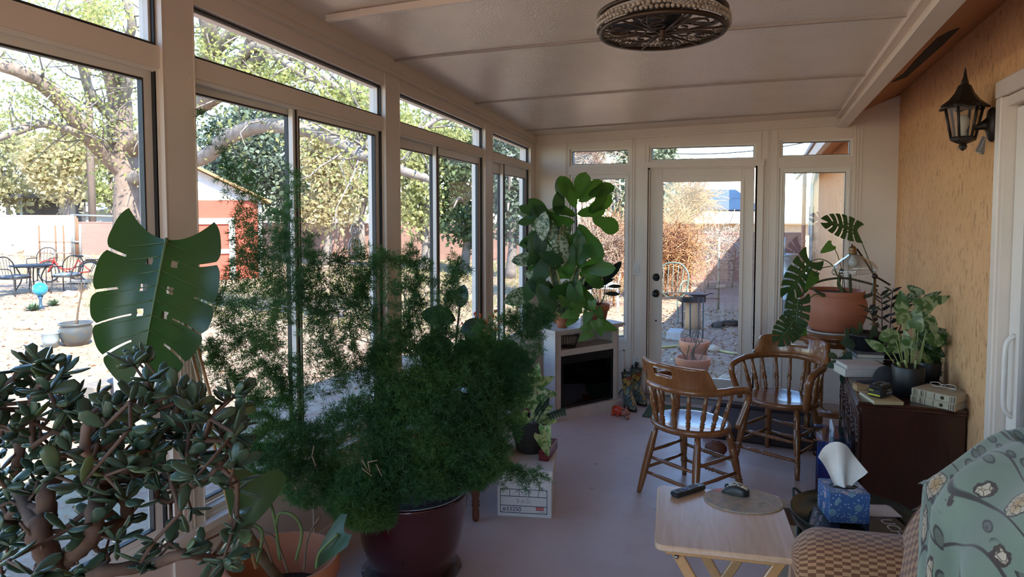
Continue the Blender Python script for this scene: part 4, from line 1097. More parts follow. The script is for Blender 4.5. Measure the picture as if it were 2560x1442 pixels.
def fernmat():
    m, t, b, o = _nodes('fern_needles'); v = coords(t)
    c = ramp(t, noise(t, v, 3.2, 4, .6), [(.30, (.024, .088, .040)), (.5, (.045, .145, .036)), (.68, (.10, .21, .036))])
    g = t.nodes.new('ShaderNodeNewGeometry')
    c = mixc(t, mathn(t, 'MULTIPLY', g.outputs['Random Per Island'], .45), c, (.07, .17, .07))
    t.links.new(c, b.inputs['Base Color']); b.inputs['Roughness'].default_value = .55
    tr = t.nodes.new('ShaderNodeBsdfTranslucent'); t.links.new(mixc(t, .4, c, (.12, .25, .03)), tr.inputs[0])
    mx = t.nodes.new('ShaderNodeMixShader'); mx.inputs[0].default_value = .42
    t.links.new(b.outputs[0], mx.inputs[1]); t.links.new(tr.outputs[0], mx.inputs[2]); t.links.new(mx.outputs[0], o.inputs[0]); return m
fernm = fernmat()

# ---- big asparagus fern in the red glazed pot
rg = np.random.default_rng(11)
def wd_(px, lim=3.1, gap=.10):
    dx = ((px - PPX) / FPX) * CR.x + CF.x
    return min(lim, (abs(XL) - gap) / (-dx)) if dx < 0 else lim
pc = Vector((-1.575, 2.86, 0))
t = thing('asparagus_fern', 'huge feathery asparagus fern spilling over a dark red glazed floor pot', 'plant', pc.to_tuple(), 0)
redg = mat('red_glaze', (.055, .006, .010), .16, (.035, .004, .007), 3, coat=.6)
b = MB(); b.lathe([(0, .02), (.175, .02), (.19, .04), (.232, .16), (.256, .30), (.266, .385), (.272, .395), (.268, .405), (.250, .405), (.240, .34), (0, .30)], n=48); part('pot', b, redg, t)
b = MB(); b.lathe([(0, .001), (.215, .001), (.235, .022), (.231, .024), (.212, .008), (0, .008)], n=40); part('saucer', b, clearp, t, label='clear plastic saucer')
b = MB(); b.lathe([(0, .355), (.236, .35)], n=30); part('soil', b, soilm, t)
stems = [[(700, 1180), (650, 1070), (600, 930), (597, 760), (610, 560), (570, 420), (500, 285)], [(830, 1160), (750, 1010), (690, 930), (655, 840), (640, 700), (650, 520), (600, 400)],
         [(830, 1160), (735, 1030), (690, 900), (690, 700), (722, 520), (735, 430)], [(940, 1120), (870, 960), (790, 830), (740, 680), (700, 560)], [(1000, 1100), (950, 860), (900, 720), (840, 640)],
         [(1010, 1000), (820, 720), (880, 655), (945, 640), (1020, 655), (1100, 700), (1150, 760)], [(1000, 1000), (1010, 850), (1035, 720), (1025, 620)], [(1040, 1000), (1090, 850), (1130, 720), (1150, 660)],
         [(830, 1160), (700, 980), (640, 880), (560, 800), (520, 700)], [(760, 1120), (640, 1000), (560, 930), (520, 860)], [(900, 1150), (840, 900), (800, 720), (760, 600)], [(940, 1120), (880, 860), (900, 720), (960, 640)],
         [(1040, 1230), (1200, 1180), (1270, 1172), (1345, 1190)], [(1030, 1150), (1010, 1000), (960, 920), (930, 880)]]
stpts = []
for k, sp_ in enumerate(stems):
    n0 = len(sp_); dd = [min(wd_(px), 3.2 if i < 2 else (2.95 + .25 * ((k * 37) % 7) / 7)) for i, (px, py) in enumerate(sp_)]
    if k == 12: dd = [3.15, 3.2, 3.25, 3.3]
    pts = spline([pc + Vector((.05 * cos(k), .05 * sin(k), .35))] + [P(px, py, d) for (px, py), d in zip(sp_, dd)], 46); stpts.append(pts)
    b = MB(); b.tube(pts, list(np.linspace(.0045, .0012, len(pts))), 5); part('stem', b, mat('fern_stem', (.16, .11, .045), .7) if k in (3, 13) else darkstem, t)
TC = []; TD = []
sprig = MB()
for k, pts in enumerate(stpts):
    n = len(pts); i0 = int(n * (.30 if k in (0, 1, 2, 8, 9) else .45))
    for i in range(i0, n):
        f = i / n; dens = 3 if k < 12 else 3
        for q in range(dens):
            p = np.array(pts[i]) + rg.normal(size=3) * .006
            ax = unit(rg.normal(size=3) + np.array((0, 0, .1))); Ls = rg.uniform(.05, .15) * (1.15 - .6 * f)
            m_ = max(2, int(Ls / .014))
            for j in range(m_):
                g = (j + .5) / m_; c = p + ax * Ls * g + np.array((0, 0, -.03 * g * g)); TC.append(c); TD.append(ax * .8 + np.array((0, 0, .2)))
lobes = [(700, 1110, 100, 65, 2.95, 420), (660, 1150, 70, 50, 2.8, 190), (900, 1110, 130, 120, 3.0, 1050), (1050, 1090, 150, 140, 3.0, 1450), (905, 1240, 100, 75, 2.85, 620), (770, 1210, 75, 60, 2.9, 330), (930, 1290, 60, 40, 2.8, 210),
         (1130, 990, 150, 110, 3.1, 1200), (1210, 930, 110, 90, 3.25, 700), (1270, 850, 95, 75, 3.4, 560), (1320, 800, 60, 45, 3.5, 260), (1350, 790, 40, 25, 3.5, 110), (1010, 930, 130, 100, 3.15, 700), (1160, 1130, 120, 100, 3.0, 800), (1280, 940, 60, 80, 3.4, 330), (1230, 1050, 80, 90, 3.2, 420),
         (640, 740, 90, 150, 2.7, 520), (720, 660, 70, 150, 2.95, 450), (800, 720, 70, 90, 3.0, 330), (850, 790, 90, 80, 3.0, 330), (1000, 760, 70, 70, 3.1, 230), (620, 600, 50, 90, 2.65, 170), (1060, 820, 70, 80, 3.2, 300), (1120, 870, 60, 60, 3.2, 240), (1180, 1180, 60, 40, 3.1, 190), (1030, 1205, 120, 50, 2.92, 420), (900, 1270, 70, 50, 2.8, 260), (1120, 1200, 50, 40, 2.95, 160), (800, 930, 90, 70, 3.0, 150)]
for cx, cy, rx, ry, d, n in lobes:
    n = int(n * (1.6 if cy > 850 else .75))
    q = unit(rg.normal(size=(n, 3))) * rg.uniform(.35, 1, (n, 1)) ** .5
    for a in q:
        px = cx + rx * a[0]; dd = min(wd_(px), d + a[2] * .16 * (rx / 110)); py = cy + ry * a[1]
        TC.append(np.array(P(px, py, dd))); TD.append(unit(RT * a[0] - UP * a[1] * .6 - np.array(CF) * (-a[2]) + np.array((0, 0, .25))))
TC = np.array(TC); TD = np.array(TD); keep = TC[:, 0] > XL + .03; keep &= TC[:, 2] > .16; TC = TC[keep]; TD = TD[keep]
inpot = (np.hypot(TC[:, 0] - pc.x, TC[:, 1] - pc.y) < .28) & (TC[:, 2] < .36); TC = TC[~inpot]; TD = TD[~inpot]
b = MB(); needles(b, TC, TD, 14, .027, .0024, .5, rng=rg)
part('foliage', b, fernm, t, world=True)
b = MB()
for a_, c_ in (((905, 1150), (920, 1175)), ((920, 1155), (945, 1150)), ((920, 1155), (925, 1180)), ((905, 1170), (930, 1190)), ((780, 1140), (790, 1165)), ((785, 1115), (780, 1140)), ((940, 1160), (955, 1190))):
    b.tube([P(*a_, 2.66), P(*c_, 2.66)], .0022, 5)
part('dry_twigs', b, mat('dry_twig', (.28, .19, .12), .8), t, world=True, label='pale dry twigs')
for k in range(1, len(stpts)): pass

# ---- jade plant in the near corner
rj = np.random.default_rng(5)
jc = P(130, 1700, 1.5)
t = thing('jade_plant', 'bushy jade plant with thick oval leaves and bare tan branches beside the near window', 'plant', (jc.x, jc.y, 0), 0)
JZ = jc.z
b = MB(); b.lathe([(.11, 0), (.13, .02), (.12, JZ - .17), (.17, JZ - .15), (.17, JZ - .13), (0, JZ - .13)], n=28); part('pedestal', b, woodmat('stand_wood', (.16, .08, .04), (.1, .05, .02), .4, 2), t)
bk = MB(); bk.lathe([(0, JZ - .13), (.12, JZ - .13), (.165, JZ + .03), (.165, JZ + .045), (.150, JZ + .045), (.145, JZ + .02), (0, JZ + .01)], n=32); part('pot', bk, terra, t)
b = MB(); b.lathe([(0, JZ + .022), (.147, JZ + .018)], n=24); part('soil', b, soilm, t)
jadebark = mat('jade_bark', (.27, .165, .12), .75, (.18, .11, .075), 14, bmp=.3, bs=60)
limbs = [[(130, 1640), (128, 1480), (125, 1400), (95, 1330), (118, 1290), (115, 1240), (140, 1195)], [(135, 1420), (185, 1380), (230, 1335), (240, 1265), (262, 1215), (300, 1190), (345, 1125)], [(230, 1335), (310, 1305), (312, 1250), (275, 1215)], [(115, 1290), (60, 1270), (20, 1290)],
         [(150, 1450), (250, 1430), (380, 1410), (460, 1385), (530, 1395)], [(95, 1330), (40, 1210), (50, 1120), (40, 1060)], [(345, 1125), (400, 1090), (440, 1030), (455, 1000)], [(300, 1190), (400, 1200), (470, 1160), (510, 1090)], [(140, 1195), (160, 1100), (150, 1000)], [(262, 1215), (215, 1120), (230, 1040), (290, 1000)]]
nodes = []; par_chain = MB()
for l in limbs:
    pts = [P(px, py, 1.5 + .10 * sin(px * .05)) for px, py in l]; nodes += pts
root = [P(130, 1640, 1.5)] + [P(px, py, 1.5 + .10 * sin(px * .05)) for px, py in limbs[0][1:]]
att = [P(px, py, 1.5 + .10 * sin(px * .05)) for l in limbs[1:] for px, py in l]
tips = []
for i in range(330):
    px = rj.uniform(-40, 600); top = 905 + 70 * math.sin(px * .012 + 2.0) ** 2 + (max(0, px - 380) * .36 if px > 380 else 0) + (60 if 200 < px < 330 else 0)
    py = top + (1442 - top) * rj.uniform(.0, 1) ** 1.25; d = 1.5 + rj.normal() * .11
    if px > 250 and py > 1300 and rj.uniform() < .5: continue
    dx = ((px - PPX) / FPX) * CR.x + CF.x; d = min(d, 2.0 / -dx)
    tips.append(P(px, py, d))
tops = [(48, 925, 1.5), (130, 930, 1.48), (155, 935, 1.46), (95, 920, 1.5), (395, 955, 1.62), (440, 990, 1.6), (20, 1010, 1.45), (245, 985, 1.55), (500, 1010, 1.58), (560, 1010, 1.6)]
tips += [P(*q) for q in tops]
pos, par, load, ch = skeleton(root, att + tips)
b = MB(); tubes(b, pos, ch, load, .0028, .30, 6, rmax=.0065, smooth=False)
for k, l in enumerate(limbs):
    q = spline([P(px, py, 1.5 + .10 * sin(px * .05)) for px, py in l], 8 * len(l)); r0_ = (.030, .024, .018, .018, .017, .016, .013, .014, .013, .013)[k]; b.tube(q, list(np.linspace(r0_, r0_ * .5, len(q)) * (1 + .08 * np.sin(np.arange(len(q)) * 1.3))), 9); part('trunk', b, jadebark, t, world=True)
Lb = MB(); Lb.ball((.5, 0, 0), (.5, .5, .5), 8); jv = Lb.V[0].copy(); jf = [x for x in Lb.F]
JF = np.concatenate([f[0][:, :4] for f in jf if f[0].shape[1] == 4])
fol = MB(); nrt = len(root) + len(att)
for i in range(nrt, len(pos)):
    p = np.array(pos[i]); pr = np.array(pos[par[i]]); dr = unit(p - pr + np.array((0, 0, .02)))
    for q in range(int(rj.integers(5, 8)) if not ch[i] else 2):
        a = unit(rj.normal(size=3) * (1, 1, .45) + dr * .6 + np.array((0, 0, .18))); L = rj.uniform(.034, .060); W = L * rj.uniform(.44, .58); T = .0036
        up = unit(np.cross(a, np.cross(np.array((0, 0, 1.0)) + rj.normal(size=3) * .55, a)) + 1e-6); y = np.cross(up, a)
        x_ = jv[:, 0]; taper = .45 + .75 * np.clip(x_, 0, 1) ** .8 
        V = p + np.outer(x_ * L, a) + np.outer(jv[:, 1] * W * taper, y) + np.outer(jv[:, 2] * T * 2 + L * .10 * (x_ ** 2), up)
        if V[:, 0].min() < XL + .02: continue
        fol.add(V, JF, 0, True)
jadem = leafmat('jade_leaf', [(0, (.032, .062, .038)), (.5, (.045, .085, .048)), (.9, (.065, .105, .058)), (1, (.11, .15, .05))], .28, .06)
part('foliage', fol, jadem, t, world=True)

# ---- monstera in the terracotta bowl under the near window
mc_ = Vector((-1.79, 2.20, 0))
t = thing('potted_monstera', 'monstera with one large split leaf, growing from a wide terracotta bowl by the near window', 'plant', mc_.to_tuple(), 0)
pot(t, [(0, 0), (.15, 0), (.20, .16), (.212, .285), (.222, .29), (.222, .342), (.218, .348), (.205, .348), (.203, .295), (.198, .29), (.190, .18), (0, .16)], terra, .186, .185)
monm = leafmat('monstera_leaf', [(0, (.018, .048, .020)), (1, (.026, .066, .025))], .33, .16, (.16, .36, .03))
veinm = mat('pale_vein', (.10, .17, .06), .45)
def monleaf(t_, base, tip, nrm, W, bend, fold, petiole=None, wave=.0, pr=.006, world=True, kind='monstera'):
    b = MB(); put_leaf(b, kind, base, tip, nrm, W, bend, fold, 0, wave); lo = part('leaf', b, monm, t_, world=True)
    base = Vector(base); tip = Vector(tip); d = tip - base; L = d.length; n = Vector(nrm); n = (n - d.normalized() * n.dot(d.normalized())).normalized()
    v = MB(); v.tube([base + d * f + n * (L * bend * (.25 - (f - .5) ** 2) + .0015) for f in np.linspace(0, .97, 14)], list(np.linspace(.0055, .0012, 14) * (L / .36) ** .6), 5)
    y = n.cross(d.normalized())
    for f in (.03, .14, .26, .38, .50, .62, .74):
        for s in (-1, 1):
            q = []
            for g in np.linspace(0, .85, 6):
                x = f + g * .14; w = s * g * .46 * W * (1 - ((f - .36) / .7) ** 2); x += -.25 * max(0, .3 - f) * g
                z = L * bend * (.25 - (x - .5) ** 2) + abs(w) * fold - abs(w) ** 2 / W * fold * 1.6 + .0012; q.append(base + d * x + y * w + n * z)
            v.tube(q, list(np.linspace(.0022, .0007, 6) * (L / .36) ** .6), 4)
    part('leaf_veins', v, veinm, lo, world=True)
    if petiole:
        p_ = MB(); p_.tube(spline([Vector(q) for q in petiole] + [base], 26), list(np.linspace(pr * 1.3, pr * .7, len(spline([Vector(q) for q in petiole] + [base], 26)))), 8); part('petiole', p_, stemg, t_, world=True)
monleaf(t, P(416, 598, 2.13), P(358, 905, 2.07), TOCAM + RT * .45 + UP * .15, .34, .30, -.85, [P(560, 1120, 2.25), P(500, 1060, 2.28), P(410, 1000, 2.28), P(402, 900, 2.26), P(405, 700, 2.24), P(412, 630, 2.19)], .045, .009, kind='monstera_whole')
b = MB(); b.tube(spline([mc_ + Vector((.02, .02, .19)), P(640, 1370, 2.5), P(590, 1280, 2.45), P(575, 1190, 2.4), P(582, 1120, 2.35), P(560, 1075, 2.3), P(520, 1050, 2.27)], 40), [.021] * 28 + [.019] * 8 + [.017] * 20 if False else .019, 10); 
for k in range(14):
    f = k / 14; 
part('trunk', b, mat('monstera_trunk', (.10, .085, .045), .85, (.17, .10, .055), 26, bmp=.6, bs=70, bd=.01), t, world=True)
b = MB(); put_leaf(b, 'heart', P(640, 1185, 2.40), P(600, 1330, 2.36), TOCAM + RT * .5 + UP * .2, .20, .25, .25); part('leaf', b, monm, t, world=True)
b = MB(); put_leaf(b, 'heart', P(860, 1325, 2.42), P(785, 1420, 2.46), TOCAM * .7 + UP * 1.0 - RT * .2, .13, .15, .12); part('leaf', b, monm, t, world=True)
for pl in ([(700, 1400), (690, 1320), (680, 1270), (668, 1245)], [(740, 1400), (755, 1330), (735, 1290), (700, 1282), (690, 1310)], [(640, 1420), (655, 1330), (610, 1300)], [(790, 1420), (800, 1380), (845, 1335)]):
    b = MB(); b.tube(spline([P(x, y, 2.42) for x, y in pl], 18), .0055, 6); part('petiole', b, stemg, t, world=True)
for pl in ([(680, 1405), (650, 1330), (600, 1300)], [(720, 1430), (690, 1350), (660, 1330)], [(760, 1425), (770, 1345), (800, 1290)]):
    b = MB(); b.tube(spline([P(x, y, 2.42) for x, y in pl], 14), .004, 6); part('aerial_root', b, stemb, t, world=True)
for a_, c_ in (((610, 1420), (452, 770)), ((640, 1420), (470, 780))):
    b = MB(); b.tube([P(*a_, 2.40), P(*c_, 2.24)], [.006, .005], 8); part('bamboo_stake', b, mat('bamboo', (.36, .20, .08), .5, (.28, .15, .06), 20), t, world=True, label='thin bamboo stake')

# ---- plants on the wooden table behind the fern
tz = .485
def onT(px, d): r = P(px, 700, d); return Vector((r.x, r.y, tz))
c = onT(1120, 3.95)
t = thing('rubber_plant', 'dark broad leaved plant on the wooden table behind the big fern', 'plant', (c.x, c.y, tz), 0)
pot(t, potprof(.07, .09, .15), blackpot, .08, .13)
dkm = leafmat('dark_leaf', [(0, (.012, .032, .016)), (1, (.022, .055, .024))], .3, .15, (.08, .2, .03))
b = MB(); b.tube(spline([(c.x, c.y, tz + .12), P(1135, 900, 3.95), P(1150, 760, 3.95)], 12), .006, 6); part('stem', b, darkstem, t, world=True)
b = MB()
for px, py, L, a, W in ((1150, 770, 60, 80, 40), (1140, 800, 90, 170, 55), (1150, 830, 70, 20, 45), (1135, 860, 100, 190, 60), (1140, 880, 80, -20, 50), (1130, 910, 90, 160, 60), (1140, 930, 70, 10, 45), (1130, 950, 80, 200, 55)):
    camleaf(b, 'oval', px, py, 3.95, L, a, W, (rj.normal() * .4, .5), bend=.3)
part('foliage', b, dkm, t, world=True)
c = onT(1215, 4.15)
t = thing('kalanchoe', 'flowering plant with orange red buds behind the big fern at the window', 'plant', (c.x, c.y, tz), 0)
pot(t, potprof(.055, .07, .12), terra, .06, .10)
b = MB()
for px, py, L, a, W in ((1200, 880, 70, 170, 45), (1225, 885, 75, 20, 45), (1210, 870, 55, 60, 40), (1205, 900, 60, 200, 40), (1230, 905, 60, -10, 40), (1215, 900, 50, -80, 40), (1190, 860, 50, 120, 35)): camleaf(b, 'oval', px, py, 4.15, L, a, W, (rj.normal() * .4, .7), bend=.3)
part('foliage', b, dkm, t, world=True)
b = MB(); b2 = MB()
for k in range(26):
    px = 1212 + rj.normal() * 20; py = 825 + rj.normal() * 18
    if k % 4 == 0: b.tube(spline([P(1215, 900, 4.15), P((px + 1215) / 2 + 4, 860, 4.15), P(px, py, 4.15)], 8), .0016, 4)
    for q in range(3):
        p = np.array(P(px + rj.normal() * 5, py + rj.normal() * 5, 4.15)); b2.ball(tuple(p), (.006, .006, .010), 6)
b.tube(spline([(c.x, c.y, tz + .10), P(1214, 900, 4.15), P(1212, 840, 4.15)], 8), .003, 5)
part('flower_stem', b, mat('red_stem', (.22, .07, .04), .6), t, world=True); part('buds', b2, mat('orange_buds', (.62, .11, .035), .5, (.7, .2, .06), 40), t, world=True, label='orange red flower buds')
# dark grey pot with pothos and a zamioculcas twig, on the cardboard box
c = atz(1322, 1128, BTOP)
t = thing('potted_pothos', 'variegated pothos in a dark grey pot on the white cardboard box', 'plant', (c.x, c.y + .02, BTOP), 0)
pot(t, [(0, 0), (.072, 0), (.082, .01), (.100, .09), (.108, .19), (.108, .196), (.098, .196), (.096, .17), (0, .165)], mat('charcoal_pot', (.028, .027, .027), .6), .094, .175)
varm = leafmat('pothos_leaf', [(0, (.05, .13, .035)), (.6, (.09, .19, .05)), (1, (.16, .26, .08))], .32, .22, (.25, .42, .06), vein=((.42, .48, .24), 26.0))
b = MB()
for px, py, L, a, W, d in ((1335, 960, 55, 20, 38, 3.7), (1345, 985, 48, 0, 36, 3.68), (1330, 975, 52, 100, 36, 3.7), (1320, 1000, 60, 160, 40, 3.72), (1340, 1010, 50, 40, 34, 3.68), (1330, 1030, 55, 15, 40, 3.65), (1318, 1040, 50, 200, 36, 3.7), (1350, 1040, 46, -20, 34, 3.65), (1362, 1065, 55, -75, 34, 3.62), (1350, 1085, 60, -70, 34, 3.6), (1315, 960, 50, 120, 34, 3.75), (1325, 1015, 40, 70, 30, 3.7), (1300, 1045, 45, 190, 30, 3.7), (1340, 945, 40, 80, 30, 3.7)):
    camleaf(b, 'heart', px, py, d, L, a, W, (rj.normal() * .35, .25 + rj.normal() * .3), bend=.25, fold=.2)
part('foliage', b, varm, t, world=True)
b = MB()
for px, py in ((1340, 950), (1320, 990), (1350, 1030), (1365, 1070), (1355, 1090), (1330, 1010)): b.tube(spline([(c.x, c.y + .02, BTOP + .17), P((px + 1325) / 2 + 6, (py + 1060) / 2 - 20, 3.7), P(px, py, 3.69)], 12), .0022, 5)
part('stem', b, mat('pale_stem', (.40, .36, .22), .6), t, world=True)
b = MB(); bz = MB()
for base, tip in (((1340, 1060), (1415, 1030)), ((1338, 1058), (1372, 1005)), ((1330, 1058), (1352, 1015))):
    p0 = P(*base, 3.68); p1 = P(*tip, 3.6); bz.tube(spline([(c.x, c.y + .02, BTOP + .175), p0, p0.lerp(p1, .6) + Vector((0, 0, .01)), p1], 14), .0025, 5)
    for k in range(9):
        f = .15 + .85 * k / 9; q = p0.lerp(p1, f) + Vector((0, 0, .012 * sin(pi * f)))
        for s in (-1, 1):
            v = (p1 - p0).normalized(); sd = Vector(UP) * s * .7 + v * .6; put_leaf(b, 'lance', q, q + sd * .034, TOCAM + UP * .2, .013, .1)
part('twig', bz, darkstem, t, world=True); part('twig_leaves', b, dkm, t, world=True)

# ---- plants on the fireplace
def onF(px, d): r = P(px, 700, d); return Vector((r.x, r.y, FT))
c = onF(1400, 5.92)
t = thing('fiddle_leaf_fig', 'tall fiddle leaf fig with big glossy leaves rising in front of the narrow end window', 'plant', (c.x, c.y, FT), 0)
pot(t, potprof(.050, .066, .12, .006, .03), terra, .058, .10)
figm = leafmat('fig_leaf', [(0, (.022, .062, .016)), (.5, (.032, .092, .02)), (1, (.060, .145, .028))], .32, .38, (.22, .50, .03))
fig = [(1436, 485, 45, 135, 24), (1440, 500, 68, 72, 52), (1447, 505, 76, 42, 52), (1470, 490, 68, 20, 50), (1440, 520, 85, 118, 50), (1440, 540, 60, 160, 46), (1442, 535, 72, 10, 46), (1470, 530, 72, 35, 52), (1480, 545, 70, -25, 56), (1478, 535, 70, 60, 40), (1446, 560, 100, -62, 56), (1444, 570, 98, -85, 50), (1440, 580, 90, -115, 46), (1438, 555, 95, 172, 56), (1436, 590, 90, 200, 50), (1432, 610, 80, -100, 46), (1432, 640, 74, 150, 44),
       (1446, 660, 60, 50, 40), (1446, 668, 62, 15, 40), (1450, 676, 80, 5, 46), (1446, 680, 70, -30, 40), (1440, 690, 70, 170, 40), (1445, 650, 64, 85, 40), (1440, 700, 85, -60, 50), (1434, 705, 70, 210, 44)]
b = MB()
for i, (px, py, L, a, W) in enumerate(fig): camleaf(b, 'fiddle', px, py, 5.72 + rj.uniform(-.12, .08), L * 1.05, a, W * 1.05, (rj.normal() * .35, .1 + rj.normal() * .35), bend=.12 + rj.uniform(0, .15), fold=.15, wave=.02, dep=rj.normal() * .2)
part('foliage', b, figm, t, world=True)
for pl in ([(1402, 790), (1420, 730), (1440, 640), (1442, 560), (1438, 480)], [(1405, 790), (1430, 740), (1446, 690), (1450, 665)]):
    b = MB(); b.tube(spline([(c.x, c.y, FT + .10)] + [P(x, y, 5.8) for x, y in pl], 24), .006, 7); part('stem', b, darkstem, t, world=True)
c = onF(1372, 6.02)
t = thing('variegated_plant', 'leafy plant with white green marbled drooping leaves in the corner beside the fig', 'plant', (c.x, c.y, FT), 0)
pot(t, potprof(.055, .07, .13), blackpot, .062, .11)
vgm = leafmat('marbled_leaf', [(0, (.035, .085, .035)), (1, (.07, .13, .05))], .4, .2, (.2, .35, .08), vein=((.50, .53, .36), 34.0))
dvm = leafmat('corner_leaf', [(0, (.02, .055, .02)), (1, (.035, .085, .028))], .35, .25, (.15, .35, .03))
b = MB(); b2 = MB()
for i in range(40):
    px = rj.uniform(1335, 1440); py = rj.uniform(510, 700) if i < 32 else rj.uniform(690, 740); a = rj.uniform(-125, -55) if rj.uniform() < .7 else rj.uniform(140, 220); L = rj.uniform(55, 85)
    if px > 1425 and py < 560: continue
    camleaf(b if i % 3 else b2, 'oval', px, py, 5.75 + rj.uniform(-.15, .15), L, a, L * .52, (rj.normal() * .5, .3 + rj.normal() * .3), bend=.2, fold=.2)
for px, py, L, a in ((1330, 550, 45, 190), (1340, 535, 55, 160), (1385, 540, 65, 85), (1370, 560, 70, 130), (1400, 500, 60, 100), (1335, 620, 60, 250), (1330, 690, 70, 250)): camleaf(b2, 'oval', px + 8, py, 5.7, L, a, L * .5, (rj.normal() * .4, .2), bend=.2)
part('foliage', b, vgm, t, world=True); part('dark_foliage', b2, dvm, t, world=True)
b = MB()
for pl in ([(1380, 790), (1385, 700), (1370, 600), (1350, 540)], [(1382, 790), (1400, 680), (1395, 560)], [(1378, 790), (1360, 720), (1350, 660)]):
    b.tube(spline([(c.x, c.y, FT + .11)] + [P(x, y, 5.85) for x, y in pl], 20), .005, 6)
part('stem', b, darkstem, t, world=True)
c = onF(1406, 5.68)
t = thing('snake_plant', 'snake plant with yellow edged sword leaves in a terracotta pot on the fireplace', 'plant', (c.x, c.y, FT), 0)
pot(t, potprof(.040, .056, .10, .006, .028), terra, .05, .085)
snm = leafmat('snake_leaf', [(0, (.020, .055, .028)), (1, (.035, .08, .04))], .4, .1, (.1, .2, .04), vein=((.10, .16, .08), 30.0)); sne = mat('yellow_edge', (.42, .40, .12), .5)
b = MB()
for px, py, L, a, W in ((1405, 782, 125, 125, 24), (1408, 782, 160, 103, 24), (1412, 782, 110, 62, 26), (1415, 782, 130, 75, 24), (1400, 784, 90, 110, 24), (1412, 784, 75, 92, 22), (1404, 784, 70, 140, 20)):
    for m_, wf, off in ((1, 1.0, 0), (0, .72, .0015)): 
        dd = 5.68 - off; camleaf(b, 'strap', px, py, dd, L, a, W * wf, (rj.normal() * .05, .1), m=m_, bend=-.08, fold=.25)
part('foliage', b, [snm, sne], t, world=True)
c = onF(1466, 5.70)
t = thing('trailing_pothos', 'pothos in a white patterned cup trailing over the front edge of the fireplace', 'plant', (c.x, c.y, FT), 0)
def cupmat():
    m, t_, b_, o = _nodes('cup_print'); e = voro(t_, coords(t_), 42.0, 'DISTANCE_TO_EDGE')
    t_.links.new(ramp(t_, e.outputs['Distance'], [(.06, (.05, .05, .05)), (.10, (.62, .58, .53))]), b_.inputs['Base Color']); b_.inputs['Roughness'].default_value = .4; return m
pot(t, [(0, 0), (.043, 0), (.045, .004), (.046, .085), (.046, .09), (.040, .09), (.038, .075), (0, .07)], cupmat(), .038, .076)
potm = leafmat('green_pothos', [(0, (.05, .13, .03)), (1, (.10, .22, .04))], .35, .3, (.28, .5, .05))
b = MB(); s_ = MB()
for px, py, L, a in ((1480, 752, 26, -80), (1492, 772, 28, -60), (1472, 780, 30, -110), (1490, 800, 38, -70), (1505, 812, 36, -20), (1478, 812, 28, -160), (1475, 828, 34, -140), (1455, 770, 34, 160), (1440, 780, 36, 200), (1450, 755, 34, 110), (1432, 765, 30, 150), (1430, 745, 34, 100), (1415, 760, 28, 130), (1445, 735, 30, 80), (1436, 790, 30, 230)): camleaf(b, 'heart', px, py, 5.56, L * 1.15, a, L * .9, (rj.normal() * .3, .3), bend=.2, fold=.2)
part('foliage', b, potm, t, world=True)
for pl in ([(1468, 760), (1485, 745), (1492, 790), (1488, 830)], [(1466, 765), (1480, 790), (1478, 825)], [(1462, 765), (1440, 750), (1425, 760)]): s_.tube(spline([(c.x, c.y, FT + .08)] + [P(x, y, 5.58) for x, y in pl], 18), .0016, 5)
part('stem', s_, stemg, t, world=True)
c = onF(1496, 5.86)
t = thing('rubber_fig', 'small rubber plant with almost black leaves in a terracotta pot at the end window', 'plant', (c.x, c.y, FT), 0)
b = MB(); b.lathe([(0, 0), (.066, 0), (.078, .016), (.075, .018), (.064, .006), (0, .006)], n=32); part('saucer', b, mat('pale_saucer', (.55, .48, .44), .5), t)
b = MB(); b.lathe([(0, .007), (.060, .007), (.082, .115), (.092, .118), (.096, .165), (.093, .169), (.084, .168), (.080, .135), (0, .13)], n=36); part('pot', b, terra, t)
b = MB(); b.lathe([(0, .152), (.082, .148)], n=20); part('soil', b, soilm, t)
rbm = leafmat('black_leaf', [(0, (.010, .016, .014)), (1, (.018, .028, .022))], .18, .06, (.05, .08, .03))
b = MB(); s_ = MB()
for px, py, L, a, W, st in ((1516, 702, 62, 52, 24, (1508, 748)), (1514, 702, 50, 115, 24, (1508, 748)), (1488, 712, 52, 75, 26, (1495, 748)), (1478, 720, 62, 22, 14, (1495, 748)), (1474, 706, 44, 190, 24, (1490, 748)), (1450, 725, 60, 25, 20, (1478, 748)), (1466, 726, 44, 238, 16, (1480, 748)), (1520, 716, 34, 0, 10, (1508, 748)), (1512, 734, 38, -2, 12, (1506, 748))):
    camleaf(b, 'oval', px, py, 5.84, L, a, W, (rj.normal() * .3, .4), bend=.15, fold=.25); s_.tube(spline([(c.x, c.y, FT + .148), P(*st, 5.86), P(px, py, 5.84)], 10), .0022, 5)
part('foliage', b, rbm, t, world=True); part('stem', s_, darkstem, t, world=True)

